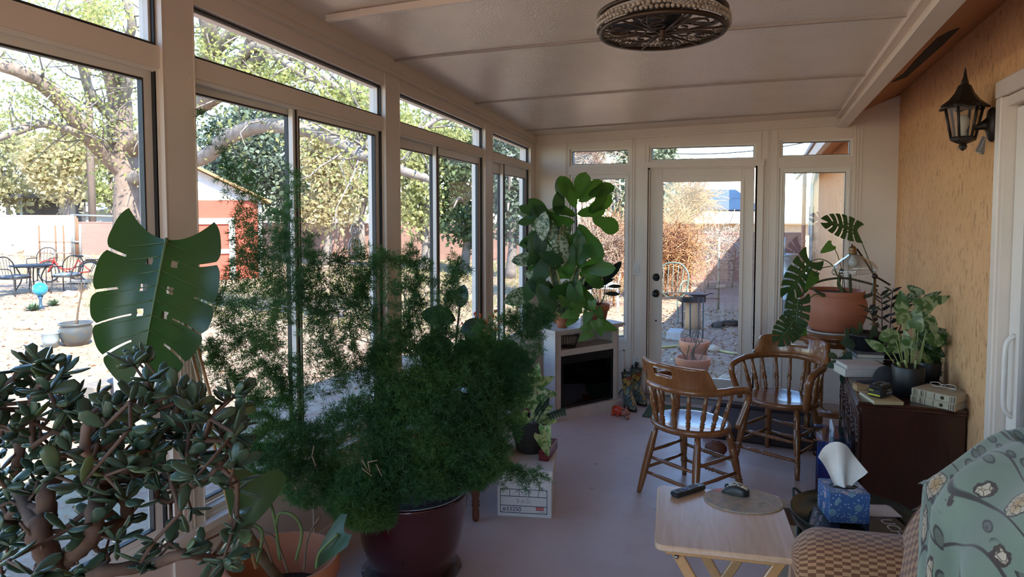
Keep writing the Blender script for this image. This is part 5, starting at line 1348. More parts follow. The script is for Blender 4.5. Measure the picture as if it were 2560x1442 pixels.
# ---- big terracotta pot with a monstera on a round wooden stand, in the corner right of the door
SC = Vector((.43, 5.62, 0)); SH = .80
t = thing('plant_stand', 'round wooden plant stand with twisted legs in the corner behind the wooden chair', 'plant stand', SC.to_tuple(), 0)
b = MB(); b.lathe([(0, SH - .028), (.255, SH - .028), (.268, SH - .02), (.270, SH - .008), (.262, SH), (0, SH)], n=48); part('top', b, chairwood, t)
b = MB(); b.lathe([(.18, SH - .09), (.205, SH - .09), (.205, SH - .028), (.18, SH - .028)], n=32); part('apron', b, chairwood, t)
twist = [(0, .014), (.04, .02), (.06, .014), (.10, .020), (.22, .022), (.24, .014), (.26, .024), (.28, .014)] + [(.30 + .0125 * i, .021 if i % 2 else .016) for i in range(44)] + [(.86, .014), (.88, .024), (.90, .018), (1, .022)]
for k in range(4):
    a = radians(-68 + 90 * k); b = MB(); b.turned((.185 * cos(a), .185 * sin(a), 0), (.185 * cos(a), .185 * sin(a), SH - .03), twist, 12); part('leg', b, chairwood, t)
b = MB(); b.lathe([(0, .20), (.17, .20), (.19, .205), (.19, .215), (0, .215)], n=32); part('shelf', b, chairwood, t)
t = thing('monstera_pot', 'monstera with hanging stems in a big rounded terracotta coloured pot on the plant stand', 'plant', (SC.x, SC.y, SH), 0)
b = MB(); b.lathe([(0, 0), (.185, 0), (.205, .016), (.20, .02), (.18, .008), (0, .008)], n=40); part('saucer', b, mat('white_saucer', (.60, .55, .50), .4), t)
b = MB(); b.lathe([(0, .009), (.15, .009), (.185, .05), (.213, .12), (.222, .18), (.213, .235), (.198, .268), (.200, .273), (.203, .305), (.198, .312), (.186, .312), (.184, .27), (0, .26)], n=48); part('pot', b, terrap, t)
b = MB(); b.lathe([(0, .288), (.186, .282)], n=30); part('soil', b, soilm, t)
top = SC + Vector((0, 0, SH + .285)); dM = 5.02
tocam = Vector(TOCAM)
def ml(bx, by, tx, ty, W, nr, pet, d=dM, bend=.12):
    s = d / FPX; monleaf(t, P(bx, by, d), P(tx, ty, d - .03), nr, W * s, bend, .10, [P(*q, d + .03) for q in pet], .012, .0038)
ml(2143, 578, 2070, 556, 66, TOCAM + UP * .35, [(2178, 735), (2185, 690), (2168, 640), (2150, 595)], 5.0)
ml(2026, 652, 1972, 730, 78, TOCAM + RT * .25 + UP * .2, [(2110, 740), (2085, 670), (2055, 648)], 4.95)
ml(1996, 748, 1985, 832, 62, TOCAM - RT * .2, [(2060, 742), (2040, 735), (2015, 752)], 4.8)
ml(1986, 800, 1948, 850, 66, TOCAM + UP * .3, [(2020, 735), (2000, 760), (1990, 785)], 4.78)
for q in ((2080, 612, 5.0, 36, 215, 26, (.1, .3)), (2036, 690, 4.9, 44, 235, 30, (.3, .2)), (2010, 838, 4.85, 34, 90, 18, (.3, .2))):
    b = MB(); camleaf(b, 'heart', *q); part('leaf', b, potm, t, world=True)
for pl, r in (([(2100, 742), (2060, 738), (2035, 722)], .011), ([(2150, 745), (2120, 735), (2098, 715), (2100, 690), (2105, 672)], .014), ([(2105, 740), (2125, 730), (2126, 715), (2125, 685)], .010), ([(2190, 722), (2180, 735), (2160, 742)], .014), ([(2000, 742), (2025, 715), (2060, 700), (2110, 695), (2160, 705), (2195, 715)], .008), ([(2030, 690), (2050, 672), (2078, 665)], .003), ([(2080, 612), (2095, 640), (2110, 700), (2112, 738)], .003)):
    b = MB(); b.tube(spline([P(x, y, 5.0) for x, y in pl], 24), r, 8); part('stem', b, mat('mossy_stem', (.10, .075, .045), .9, (.06, .07, .03), 30, bmp=.5, bs=80), t, world=True)

# ---- glass shade floor lamp
LD = 4.86
lp = P(2187, 690, LD)
t = thing('floor_lamp', 'floor lamp with clear glass bell shade beside the big terracotta coloured pot', 'lamp', (lp.x, lp.y, 0), 0)
brass = mat('aged_brass', (.26, .17, .085), .35, metal=.8); bronze = mat('dark_bronze', (.06, .035, .025), .4, metal=.5)
b = MB(); b.lathe([(0, 0), (.10, 0), (.10, .012), (.03, .02), (0, .02)], n=28); part('base', b, brass, t)
b = MB(); b.tube([(0, 0, .018), (0, 0, .55), (0, 0, lp.z)], .010, 10); b.lathe([(.008, .74), (.015, .745), (.015, .76), (.008, .765)], n=12); part('pole', b, brass, t)
sc_ = P(2131, 640, LD)
b = MB(); b.tube([P(2225, 712, LD), P(2205, 700, LD), lp, P(2165, 655, LD), P(2142, 622, LD)], .007, 8); b.ball(tuple(lp - Vector((lp.x, lp.y, 0)) + Vector((lp.x, lp.y, 0))), .02, 10); part('arm', b, bronze, t, world=True)
bt = P(2133, 628, LD)
ax = Matrix.Translation(P(2132, 632, LD)) @ Matrix.Rotation(radians(-6), 4, 'Y')
b = MB(); b.lathe([(.012, -.01), (.026, -.01), (.028, .008), (.022, .012), (.026, .018), (.024, .035), (.018, .045), (.006, .05), (.006, .062), (0, .064)], n=18, M=ax); part('cap', b, brass, t, world=True)
shade = glassmat('lamp_glass', (.93, .94, .94), 1.8)
b = MB(); b.lathe([(.024, -.005), (.045, -.022), (.085, -.045), (.125, -.075), (.146, -.110), (.148, -.125), (.140, -.142), (.137, -.140), (.144, -.124), (.142, -.11), (.121, -.078), (.082, -.049), (.043, -.026), (.022, -.009)], n=48, M=ax); part('lamp_shade', b, shade, t, world=True)
b = MB(); b.lathe([(0, -.10), (.018, -.096), (.031, -.08), (.034, -.065), (.028, -.045), (.014, -.03), (.013, -.012), (0, -.01)], n=20, M=ax); part('bulb', b, mat('white_bulb', (.75, .74, .70), .3), t, world=True)
# ================================================================== small things on the cabinet
def onC(px, py, z=CT): return atz(px, py, z)
cream = mat('cream_cloth', (.46, .40, .28), .75, (.40, .34, .23), 30); pages = mat('book_pages', (.60, .54, .44), .85, (.52, .46, .36), 90, (1, 1, 14))
browni = mat('brown_print', (.12, .075, .04), .7)
def book(name_label, cat, M, w, d, h, covers, grp=None, spine_print=False, label=None):
    """spine along local x at y=0, pages towards +y"""
    o = M.to_translation(); rz = M.to_euler().z
    t = thing('book', label or name_label, cat, o.to_tuple(), rz, grp)
    b = MB(); b.bb(0, w, 0, d, 0, .003, ch=.001); b.bb(0, w, 0, d, h - .003, h, ch=.001); b.bb(0, w, -.004, .004, 0, h, ch=.0025)
    if spine_print:
        for f, ww in ((.06, .004), (.10, .002), (.13, .002), (.22, .006), (.27, .002), (.33, .003), (.52, .003), (.86, .002), (.90, .004), (.95, .006)): b.bb(w * f, w * f + ww, -.0052, -.0035, .004, h - .004, 1)
        b.lathe([(.007, 0), (.009, .0006)], n=14, m=1, M=Matrix.Translation((w * .70, -.0044, h / 2)) @ Matrix.Rotation(pi / 2, 4, 'X'))
    part('cover', b, [covers, browni], t)
    b = MB(); b.bb(.005, w - .004, .003, d - .006, .003, h - .003); part('pages', b, pages, t)
    return t
a = onC(2276, 1003); c = onC(2388, 1029); dv = c - a
M0 = Matrix.Translation(a) @ Matrix.Rotation(math.atan2(dv.y, dv.x), 4, 'Z'); wB = dv.length
for k in range(2):
    M1 = Matrix.Translation((0.004 * k, 0, .036 * k)) @ M0
    book('', 'book', M1, wB, .155, .036, cream, 'cream cloth books', True, ['lower of two cream cloth books stacked at the front of the dark cabinet', 'upper of two cream cloth books on the dark cabinet, glasses on top'][k])
# spectacles with clear frames
gc = M0 @ Vector((wB * .55, .085, .0725)); t = thing('spectacles', 'folded clear wire spectacles lying on the stacked cream books', 'spectacles', gc.to_tuple(), M0.to_euler().z + .1)
wirec = mat('clear_wire', (.55, .53, .5), .2, metal=.8)
b = MB()
for s in (-1, 1):
    b.tube([(s * .033 + .026 * cos(2 * pi * i / 24), -.01 + .004 * sin(2 * pi * i / 12), .014 + .018 * (1 + sin(2 * pi * i / 24)) * .6) for i in range(24)], .0022, 6, closed=True)
b.tube(spline([(-.010, -.01, .024), (0, -.014, .030), (.010, -.01, .024)], 8), .002, 6); part('frame', b, wirec, t)
for s in (-1, 1):
    b = MB(); b.tube(spline([(s * .060, -.01, .022), (s * .063, .02, .014), (s * .02, .045, .006), (-s * .04, .035, .003), (-s * .055, .02, .003)], 18), .002, 6); part('temple', b, wirec, t)
# thin cream book with the battery
a = onC(2184, 1011); c = onC(2259, 1013); dv = c - a
M2 = Matrix.Translation(a) @ Matrix.Rotation(math.atan2(dv.y, dv.x), 4, 'Z')
book('', 'book', M2, dv.length, .20, .018, mat('tan_paper', (.46, .37, .20), .7), None, False, 'thin tan paperback under the black power tool battery')
c = M2 @ Vector((.072, .10, .018)); t = thing('tool_battery', 'black power tool battery with yellow stripes on the thin tan paperback', 'battery', c.to_tuple(), M2.to_euler().z + radians(38))
b = MB(); b.bb(-.056, .056, -.04, .04, 0, .050, ch=.010); b.bb(-.05, .052, -.036, .036, .046, .062, ch=.006); part('shell', b, blackp, t)
b = MB(); b.bb(-.03, .045, -.024, -.015, .060, .068, ch=.001); b.bb(-.03, .045, .015, .024, .060, .068, ch=.001); b.bb(.03, .046, -.02, .02, .06, .066); part('rail', b, mat('grey_plastic', (.10, .10, .10), .4), t)
b = MB(); Mx = Matrix.Translation((-.0565, 0, .03)) @ Matrix.Rotation(-pi / 2, 4, 'Z') @ Matrix.Rotation(pi / 2, 4, 'X')
textmesh('40V', .016, Mx @ Matrix.Translation((-.016, .006, 0)), b, 0); b.bb(-.0572, -.056, -.030, .032, .010, .018, 0); part('stripe', b, mat('lime_yellow', (.55, .50, .03), .4), t, label='yellow stripe and figures')
b = MB(); My = Matrix.Translation((0, -.0405, .028)) @ Matrix.Rotation(pi / 2, 4, 'X')
textmesh('RYOBI', .017, My @ Matrix.Translation((.012, -.004, 0)), b, 0); textmesh('LITHIUM', .008, My @ Matrix.Translation((.012, .010, 0)), b, 0); textmesh('6.0Ah', .007, My @ Matrix.Translation((.022, -.018, 0)), b, 0)
part('lettering', b, mat('light_grey_print', (.42, .42, .42), .5), t)
# tan box
a = onC(2142, 979); t = thing('cardboard_box', 'small tan cardboard box under the brim of the black cap', 'box', a.to_tuple(), radians(12))
b = MB(); b.bb(0, .09, 0, .07, 0, .030, ch=.002); part('box_body', b, mat('tan_card', (.40, .24, .11), .8), t); b = MB(); b.bb(-.001, .091, -.001, .071, .030, .034, ch=.001); part('lid', b, mat('tan_card', (.40, .24, .11), .8), t)
# black cap
c = onC(2225, 972); t = thing('baseball_cap', 'black cloth baseball cap lying on the dark cabinet beside the black pots', 'cap', (c.x, c.y + .02, CT), radians(205))
capm = mat('black_cloth', (.014, .013, .015), .9, bmp=.4, bs=200)
b = MB(); b.sheet(lambda u, v: (.092 * cos(2 * pi * u) * cos(v * pi / 2) ** .7, .082 * sin(2 * pi * u) * cos(v * pi / 2) ** .7, .012 + .105 * sin(v * pi / 2) * (1 + .06 * cos(2 * pi * u))), 32, 12); b.lathe([(.092, 0), (.093, .014)], n=32, M=Matrix.Diagonal((1, .89, 1, 1))); part('crown', b, capm, t)
b = MB()
for dz in (.034, .038): b.sheet(lambda u, v: ((.075 + .105 * v) * cos(radians(-52 + 104 * u)) , (.075 + .03 * v) * 1.1 * sin(radians(-52 + 104 * u)), dz + .004 - .016 * abs(2 * u - 1) ** 2 - .006 * v), 16, 6)
part('brim', b, capm, t)
b = MB(); b.ball((0, 0, .117), .006, 8); part('button', b, capm, t)
# white books under the planter
a = onC(2112, 944); c = onC(2206, 944); dv = c - a; M3 = Matrix.Translation((a.x, a.y + .02, CT)) @ Matrix.Rotation(math.atan2(dv.y, dv.x) - .05, 4, 'Z')
for k, (w, d, h, dx, lb) in enumerate(((.235, .17, .045, .0, 'thick white hardback lowest under the black bowl planter'), (.225, .165, .022, .012, 'thinner white book on the thick hardback under the black bowl planter'))):
    book('', 'book', M3 @ Matrix.Translation((dx, .005 * k, .045 * k)), w, d, h, mat('white_jacket', (.62, .56, .54), .5), 'white books under the planter', False, lb)
BZ = CT + .067
for k in range(4):
    p = P(2092 + 3 * k, 905 - 11 * k, 4.55); 
    t = thing('book', ['pale book lying flat at the bottom of the far book pile on the cabinet', 'pale book second from the bottom of the far book pile on the cabinet', 'pale book third from the bottom of the far book pile on the cabinet', 'pale book topmost of the far book pile on the cabinet'][k], 'book', (.47 + .006 * k, 4.70 - .004 * k, CT + .024 * k), radians(88 + 4 * k), 'far book pile')
    b = MB(); b.bb(0, .22, -.16, 0, 0, .003); b.bb(0, .22, -.16, 0, .020, .0235); b.bb(0, .22, -.004, .0, 0, .0235); part('cover', b, mat('pale_cover%d' % (k % 2), [(.5, .46, .42), (.16, .15, .17)][k % 2], .6), t)
    b = MB(); b.bb(.004, .216, -.156, -.002, .003, .020); part('pages', b, pages, t)
# black bowl planter with saucer
c = P(2163, 905, 4.42); bc = Vector((c.x, c.y, BZ))
t = thing('bowl_planter', 'peperomia with grey green drooping leaves in a black bowl planter on the white books', 'plant', bc.to_tuple(), 0)
b = MB(); b.lathe([(0, 0), (.095, 0), (.118, .022), (.114, .024), (.094, .006), (0, .006)], n=32); part('saucer', b, clearp, t)
b = MB(); b.lathe([(0, .007), (.085, .007), (.108, .055), (.120, .12), (.124, .125), (.120, .132), (.110, .13), (.105, .10), (0, .10)], n=36); part('pot', b, mat('gloss_black_pot', (.012, .012, .014), .25), t)
b = MB(); b.lathe([(0, .112), (.108, .108)], n=20); part('soil', b, soilm, t)
pepm = leafmat('peperomia_leaf', [(0, (.035, .065, .045)), (1, (.06, .10, .06))], .35, .12, (.12, .25, .06))
b = MB(); s_ = MB(); rq = np.random.default_rng(21)
for px, py, L, a_, W in ((2150, 850, 42, 130, 28), (2175, 848, 40, 70, 28), (2140, 862, 40, 170, 26), (2190, 858, 38, 20, 26), (2128, 880, 42, 230, 26), (2115, 895, 38, 215, 22), (2100, 905, 36, 200, 20), (2165, 870, 46, -95, 30), (2185, 880, 40, -60, 28), (2200, 872, 36, -20, 24), (2110, 925, 36, -95, 22), (2118, 910, 30, -120, 18), (2095, 895, 28, 160, 18), (2150, 838, 36, 95, 24), (2120, 850, 34, 100, 12), (2115, 870, 30, 95, 10)):
    camleaf(b, 'oval', px, py, 4.36 + rq.normal() * .04, L, a_, W, (rq.normal() * .4, .4), bend=.25, fold=.15)
    s_.tube(spline([bc + Vector((0, 0, .11)), P((px + 2163) / 2, min(py, 862) - 6, 4.38), P(px, py, 4.36)], 8), .0016, 4)
part('foliage', b, pepm, t, world=True); part('stem', s_, stemg, t, world=True)
# dark leaved zamioculcas behind it
c = P(2210, 900, 4.60); zc = Vector((min(c.x, .80), c.y, CT))
t = thing('dark_zamioculcas', 'upright plant with purple black narrow leaves behind the bowl planter', 'plant', zc.to_tuple(), 0)
pot(t, potprof(.06, .075, .13), blackpot, .065, .11)
pum = leafmat('purple_leaf', [(0, (.020, .016, .022)), (.7, (.032, .034, .032)), (1, (.030, .055, .030))], .28, .05, (.06, .06, .04))
b = MB(); s_ = MB()
for st in ([(2212, 890), (2225, 820), (2228, 770), (2233, 720)], [(2210, 890), (2195, 830), (2180, 790), (2172, 770)], [(2215, 890), (2250, 820), (2262, 770), (2275, 745)], [(2208, 890), (2205, 810), (2205, 760), (2202, 735)]):
    pts = spline([zc + Vector((0, 0, .11))] + [P(x, y, 4.58) for x, y in st], 22); s_.tube(pts, list(np.linspace(.006, .002, len(pts))), 6)
    n = len(pts)
    for i in range(int(n * .35), n, 2):
        tt = (pts[min(i + 1, n - 1)] - pts[i - 1]).normalized()
        for s in (-1, 1):
            q = Vector(RT) * s * rq.uniform(.7, 1.1) + tt * .6 + Vector(TOCAM) * rq.normal() * .5; q.normalize(); ln = rq.uniform(.055, .09)
            if pts[i].x + q.x * ln > XR - .02: q.x = -abs(q.x)
            put_leaf(b, 'lance', pts[i], pts[i] + q * ln, Vector(UP) + Vector(TOCAM) * .6, .026, .2, .2)
part('foliage', b, pum, t, world=True); part('stem', s_, mat('purple_stem', (.06, .035, .03), .5), t, world=True)
# front pot: philodendron with pale lime stems
c = onC(2273, 992); pcx = Vector((c.x, c.y + .045, CT))
t = thing('philodendron', 'philodendron with lime stems and mixed leaves in the black pot nearest the stacked cream books', 'plant', pcx.to_tuple(), 0)
pot(t, potprof(.066, .080, .155), blackpot, .07, .13)
phm = leafmat('philodendron_leaf', [(0, (.03, .075, .03)), (.5, (.05, .12, .035)), (.85, (.10, .17, .05)), (1, (.26, .33, .07))], .3, .2, (.22, .4, .06), vein=((.30, .36, .20), 18.0)); lime = mat('lime_stem', (.30, .36, .12), .5)
b = MB(); s_ = MB()
for px, py, L, a_, W, k in ((2215, 878, 62, 150, 24, 'lance'), (2232, 880, 40, 30, 22, 'oval'), (2290, 790, 58, -40, 46, 'heart'), (2300, 770, 62, 30, 44, 'heart'), (2262, 800, 50, 120, 40, 'heart'), (2245, 830, 52, 200, 34, 'oval'), (2285, 820, 60, 80, 44, 'heart'), (2310, 845, 52, -10, 36, 'oval'), (2260, 850, 54, 170, 34, 'oval'), (2295, 870, 50, 20, 34, 'oval'), (2270, 870, 46, 100, 32, 'heart'), (2240, 850, 44, 230, 30, 'heart'), (2320, 800, 44, -60, 36, 'heart'), (2330, 760, 50, 25, 20, 'lance'), (2255, 770, 46, 95, 36, 'heart'), (2280, 845, 44, -100, 34, 'heart'), (2305, 890, 40, -40, 30, 'oval')):
    camleaf(b, k, px, py, 3.82 + rq.normal() * .05, L, a_, W, (rq.normal() * .4, .35), bend=.22, fold=.2)
    s_.tube(spline([pcx + Vector((rq.normal() * .015, rq.normal() * .015, .13)), P(px * .4 + 2272 * .6, 925, 3.8), P(px, py, 3.82)], 10), .0030, 5)
part('foliage', b, phm, t, world=True); part('stem', s_, lime, t, world=True)
b = MB(); b.tube(spline([pcx + Vector((-.012, -.02, .12)), P(2258, 940, 3.72), P(2245, 905, 3.72)], 10), .008, 8); b.tube(spline([pcx + Vector((.002, -.02, .12)), P(2272, 935, 3.72), P(2262, 900, 3.72)], 10), .007, 8); b.tube(spline([pcx + Vector((.012, -.02, .12)), P(2285, 935, 3.72), P(2290, 900, 3.72)], 10), .006, 8); part('thick_stem', b, lime, t, world=True)
# big round leaf plant + foxtail fern pot
c = onC(2362, 968); pc2 = Vector((min(c.x, .825), c.y + .04, CT))
t = thing('foxtail_fern', 'feathery bright green fern in the black pot against the orange stucco wall', 'plant', pc2.to_tuple(), 0)
pot(t, potprof(.050, .064, .13), blackpot, .055, .11)
C_ = []; D_ = []; s_ = MB()
for k in range(34):
    px = 2350 + rq.normal() * 42; py = rq.uniform(860, 950); tip = P(min(px, 2425) if k > 5 else 2300 + 20 * k, py if k > 5 else 845 + 8 * k, 3.9)
    if k in (6, 7, 8): tip = P(2405 + 6 * (k - 6), 842 + 10 * (k - 6), 3.75)
    if tip.x > XR - .03: tip.x = XR - .03
    pts = spline([pc2 + Vector((0, 0, .11)), pc2.lerp(tip, .5) + Vector((0, 0, .12)), tip], 18); s_.tube(pts, .0012, 4)
    for i in range(5, len(pts)):
        for q in range(3): C_.append(np.array(pts[i]) + rq.normal(size=3) * .008); D_.append(unit(rq.normal(size=3)))
C_ = np.array(C_); D_ = np.array(D_); k_ = C_[:, 0] < XR - .015
b = MB(); needles(b, C_[k_], D_[k_], 12, .018, .0018, .4, rng=rq); foxm = leafmat('foxtail_needles', [(0, (.02, .07, .015)), (1, (.055, .14, .025))], .5, .25, (.2, .42, .04)); part('foliage', b, foxm, t, world=True); part('stem', s_, stemg, t, world=True)
c = P(2330, 930, 4.25); pc3 = Vector((.775, c.y + .10, CT))
t = thing('monkey_mask_plant', 'plant with one big round pale veined leaf behind the philodendron at the stucco wall', 'plant', pc3.to_tuple(), 0)
pot(t, potprof(.045, .058, .11), blackpot, .05, .09)
b = MB(); s_ = MB(); rvm = leafmat('round_leaf', [(0, (.03, .075, .04)), (1, (.05, .10, .055))], .3, .15, (.15, .3, .06), vein=((.32, .40, .30), 40.0))
for px, py, L, a_, W in ((2316, 845, 64, 12, 60), (2312, 835, 50, 110, 40), (2318, 850, 50, 190, 36), (2300, 740, 44, 140, 34), (2290, 740, 40, 200, 28), (2318, 745, 40, 25, 18), (2325, 870, 44, -30, 34)):
    camleaf(b, 'heart', px, py, 3.9, L, a_, W, (-.5 + rq.normal() * .2, .3), bend=.2, fold=.15); s_.tube(spline([pc3 + Vector((0, 0, .09)), P((px + 2310) / 2, (py + 900) / 2, 3.95), P(px, py, 3.9)], 10), .002, 5)
part('foliage', b, rvm, t, world=True); part('stem', s_, stemb, t, world=True)

# ================================================================== armchair, throw, side table
FAB = MATS.get('x') or None
def checkmat():
    m, t_, b_, o = _nodes('checked_chenille'); tc = t_.nodes.new('ShaderNodeTexCoord'); mp = t_.nodes.new('ShaderNodeMapping'); mp.inputs['Scale'].default_value = (1, 1, 1)
    t_.links.new(tc.outputs['UV'], mp.inputs[0])
    nz = noise(t_, coords(t_), 30, 2); ad = t_.nodes.new('ShaderNodeVectorMath'); ad.operation = 'ADD'
    sc_ = t_.nodes.new('ShaderNodeVectorMath'); sc_.operation = 'SCALE'; cb = t_.nodes.new('ShaderNodeCombineXYZ'); t_.links.new(nz, cb.inputs[0]); t_.links.new(nz, cb.inputs[1]); t_.links.new(cb.outputs[0], sc_.inputs[0]); sc_.inputs['Scale'].default_value = .004
    t_.links.new(mp.outputs[0], ad.inputs[0]); t_.links.new(sc_.outputs[0], ad.inputs[1])
    ck = t_.nodes.new('ShaderNodeTexChecker'); ck.inputs['Scale'].default_value = 1 / .024; ck.inputs[1].default_value = (.15, .048, .014, 1); ck.inputs[2].default_value = (.46, .235, .105, 1)
    t_.links.new(ad.outputs[0], ck.inputs[0]); fz = noise(t_, coords(t_), 180, 3)
    t_.links.new(mixc(t_, .16, ck.outputs[0], ramp(t_, fz, [(.3, (.13, .055, .02)), (.7, (.38, .21, .10))])), b_.inputs['Base Color']); b_.inputs['Roughness'].default_value = .9
    b_.inputs['Sheen Weight'].default_value = .3; bump(t_, b_, fz, .35, .004); return m
chk = checkmat()
AY0, AY1 = 1.52, 2.44         # near and far arm outer faces
AX = .055
t = thing('armchair', 'tan armchair with small brown checks, seen from above beside the folding table', 'armchair', (.42, 1.98, 0), 0)
def arm(y0, y1):
    """rolled arm along x: closed section swept from front to back"""
    def sec(a, wd, tp):
        yc = (y0 + y1) / 2; hw = (y1 - y0) / 2
        c_, s = cos(a), sin(a)
        return yc + hw * wd * (abs(c_) ** .75) * (1 if c_ > 0 else -1), (tp - .10 * wd + .10 * wd * (abs(s) ** .8)) if s > 0 else (tp - .10 * wd - (tp - .10 * wd - .10) * min(1, abs(s) * 1.05))
    b = MB(); per = 1.5
    def f(u, v):
        x = .015 + AX + u * .60; e = min(1, u * 7); wd = .35 + .65 * (1 - (1 - e) ** 2.2) ** .5; tp = .655 + .055 * (1 - (1 - e) ** 2) - .02 * u * 0 + .035 * u
        y, z = sec(2 * pi * v, wd, tp); return (x + .02 * (1 - e) * 0, y, z)
    b.sheet(f, 40, 48, uvs=(.62, per)); 
    V = [f(0, k / 48) for k in range(48)]; b.add(V + [(AX, (y0 + y1) / 2, .45)], [(k, (k + 1) % 48, 48) for k in range(48)], 0, True)
    return b
part('arm', arm(AY1 - .24, AY1), chk, t, world=True); part('arm', arm(AY0, AY0 + .24), chk, t, world=True)
b = MB(); y0, y1 = AY0 + .20, AY1 - .20
b.sheet(lambda u, v: ((.02 + AX + .56 * u), y0 + (y1 - y0) * v, .40 + .07 * (max(0, sin(pi * v)) ** .3) * (max(0, sin(pi * min(1, u * 1.0 + .0001) * .98 + .02)) ** .3)), 20, 20, uvs=(.6, y1 - y0)); b.bb(.03 + AX, .62, y0, y1, .30, .41); part('seat_cushion', b, chk, t, world=True)
b = MB(); b.bb(.03 + AX, .84, AY0 + .03, AY1 - .03, .09, .32, ch=.02); part('base', b, chk, t, world=True)
BP = [(.36, .42), (.365, .60), (.39, .72), (.45, .84), (.53, .945), (.62, 1.03), (.70, 1.075), (.77, 1.08), (.83, 1.04), (.86, .96), (.87, .70), (.87, .10)]
bps = spline([Vector((x, 0, z)) for x, z in BP], 66); nB = len(bps) - 1
def backf(u, v, off=0.0):
    i = min(nB - 1, int(u * nB)); p = bps[i].lerp(bps[i + 1], u * nB - i); q = bps[min(i + 2, nB)] - bps[max(i - 1, 0)]; n = Vector((-q.z, 0, q.x)).normalized()
    y = AY0 - .0 + (AY1 - AY0 + .0) * v; e = min(v, 1 - v); inset = .055 * (1 - min(1, e / .09)) ** 2
    bulge = .03 * sin(pi * v)
    p = p - n * 0 + n * (off - inset + bulge * (u < .5)); return (p.x, y, p.z)
b = MB(); b.sheet(lambda u, v: backf(u, v), 66, 36, uvs=(1.9, AY1 - AY0))
for v in (0, 1):
    V = [backf(i / 66, v) for i in range(67)]; b.add(V + [(.62, AY0 + (AY1 - AY0) * v, .6)], [(i, i + 1, 67) for i in range(66)], 0, False)
part('backrest', b, chk, t, world=True)
b = MB(); b.tube([backf(.10 + .42 * i / 20, .955, .004) for i in range(21)], .006, 6); part('piping', b, mat('dark_tan_piping', (.13, .055, .022), .8), t, world=True)
for x in (.14, .80):
    for y in (AY0 + .08, AY1 - .08):
        b = MB(); b.lathe([(.018, 0), (.028, .09)], c=(x, y, 0), n=12); part('foot', b, cabwood, t, world=True)
# floral throw
def floral():
    m, t_, b_, o = _nodes('sage_floral_fleece'); tc = t_.nodes.new('ShaderNodeTexCoord'); uv = tc.outputs['UV']
    w_ = noise(t_, uv, 9, 2); 
    base = ramp(t_, noise(t_, uv, 4, 3), [(.3, (.20, .265, .185)), (.7, (.24, .31, .22))])
    # twining stems
    wv = t_.nodes.new('ShaderNodeTexWave'); wv.inputs['Scale'].default_value = 2.2; wv.inputs['Distortion'].default_value = 9; wv.inputs['Detail'].default_value = 1; wv.inputs['Detail Scale'].default_value = .9; t_.links.new(uv, wv.inputs[0])
    st = ramp(t_, wv.outputs['Fac'], [(.985, (0, 0, 0)), (.995, (1, 1, 1))]); c = mixc(t_, st, base, (.05, .045, .035))
    # leaves
    gate = ramp(t_, noise(t_, uv, 5.0, 1), [(.42, (0, 0, 0)), (.45, (1, 1, 1))])
    for rot_ in (.6, -.9):
        mp = t_.nodes.new('ShaderNodeMapping'); mp.inputs['Rotation'].default_value = (0, 0, rot_); mp.inputs['Scale'].default_value = (1.0, .46, 1); mp.inputs['Location'].default_value = (rot_, .3, 0); t_.links.new(uv, mp.inputs[0])
        v2 = voro(t_, mp.outputs[0], 17.0); g3 = mixc(t_, 1.0, gate, ramp(t_, v2.outputs['Color'], [(.50, (0, 0, 0)), (.52, (1, 1, 1))]), 'MULTIPLY')
        lf = ramp(t_, v2.outputs['Distance'], [(.30, (1, 1, 1)), (.33, (0, 0, 0))]); li = ramp(t_, v2.outputs['Distance'], [(.20, (1, 1, 1)), (.24, (0, 0, 0))])
        c = mixc(t_, mixc(t_, 1.0, lf, g3, 'MULTIPLY'), c, (.045, .045, .035)); c = mixc(t_, mixc(t_, 1.0, li, g3, 'MULTIPLY'), c, (.13, .155, .105))
    # flowers
    v1 = voro(t_, uv, 6.2, rnd=.8); pet = voro(t_, uv, 46.0, 'DISTANCE_TO_EDGE')
    g2 = ramp(t_, v1.outputs['Color'], [(.34, (0, 0, 0)), (.36, (1, 1, 1))])
    ds = mathn(t_, 'ADD', v1.outputs['Distance'], mathn(t_, 'MULTIPLY', noise(t_, uv, 38, 1), .12))
    fo = mixc(t_, 1.0, ramp(t_, ds, [(.385, (1, 1, 1)), (.395, (0, 0, 0))]), g2, 'MULTIPLY'); fi = mixc(t_, 1.0, ramp(t_, ds, [(.350, (1, 1, 1)), (.360, (0, 0, 0))]), g2, 'MULTIPLY')
    fc = ramp(t_, ds, [(.10, (.50, .26, .06)), (.20, (.60, .40, .17)), (.32, (.62, .54, .38))]); fc = mixc(t_, ramp(t_, pet.outputs['Distance'], [(.03, (1, 1, 1)), (.06, (0, 0, 0))]), fc, (.10, .06, .035))
    c = mixc(t_, fo, c, (.06, .04, .03)); c = mixc(t_, fi, c, fc)
    t_.links.new(c, b_.inputs['Base Color']); b_.inputs['Roughness'].default_value = .95; b_.inputs['Sheen Weight'].default_value = .4
    bump(t_, b_, noise(t_, uv, 160, 3), .25, .003); return m
def vst(uu): return float(np.interp(uu, [.06, .12, .18, .21, .24, .27, .30, .33], [.20, .26, .36, .44, .55, .72, .94, .992]))
def thr(u, v, off=.014):
    uu = .06 + .62 * u; v0 = vst(uu); vv = v0 - (v0 - .06) * v
    fold = .014 * sin(v * 17 + u * 4) + .012 * sin(v * 8.5 - u * 6 + 1) + .006 * sin(u * 21 + v * 9)
    return backf(uu, vv, off + .018 + fold * (.30 + .70 * min(1, v * 5)))
b = MB(); b.sheet(lambda u, v: thr(u, v), 90, 70, uvs=(1.3, .95)); b.sheet(lambda u, v: thr(u, v, .008), 40, 30, 1, uvs=(1.3, .95))
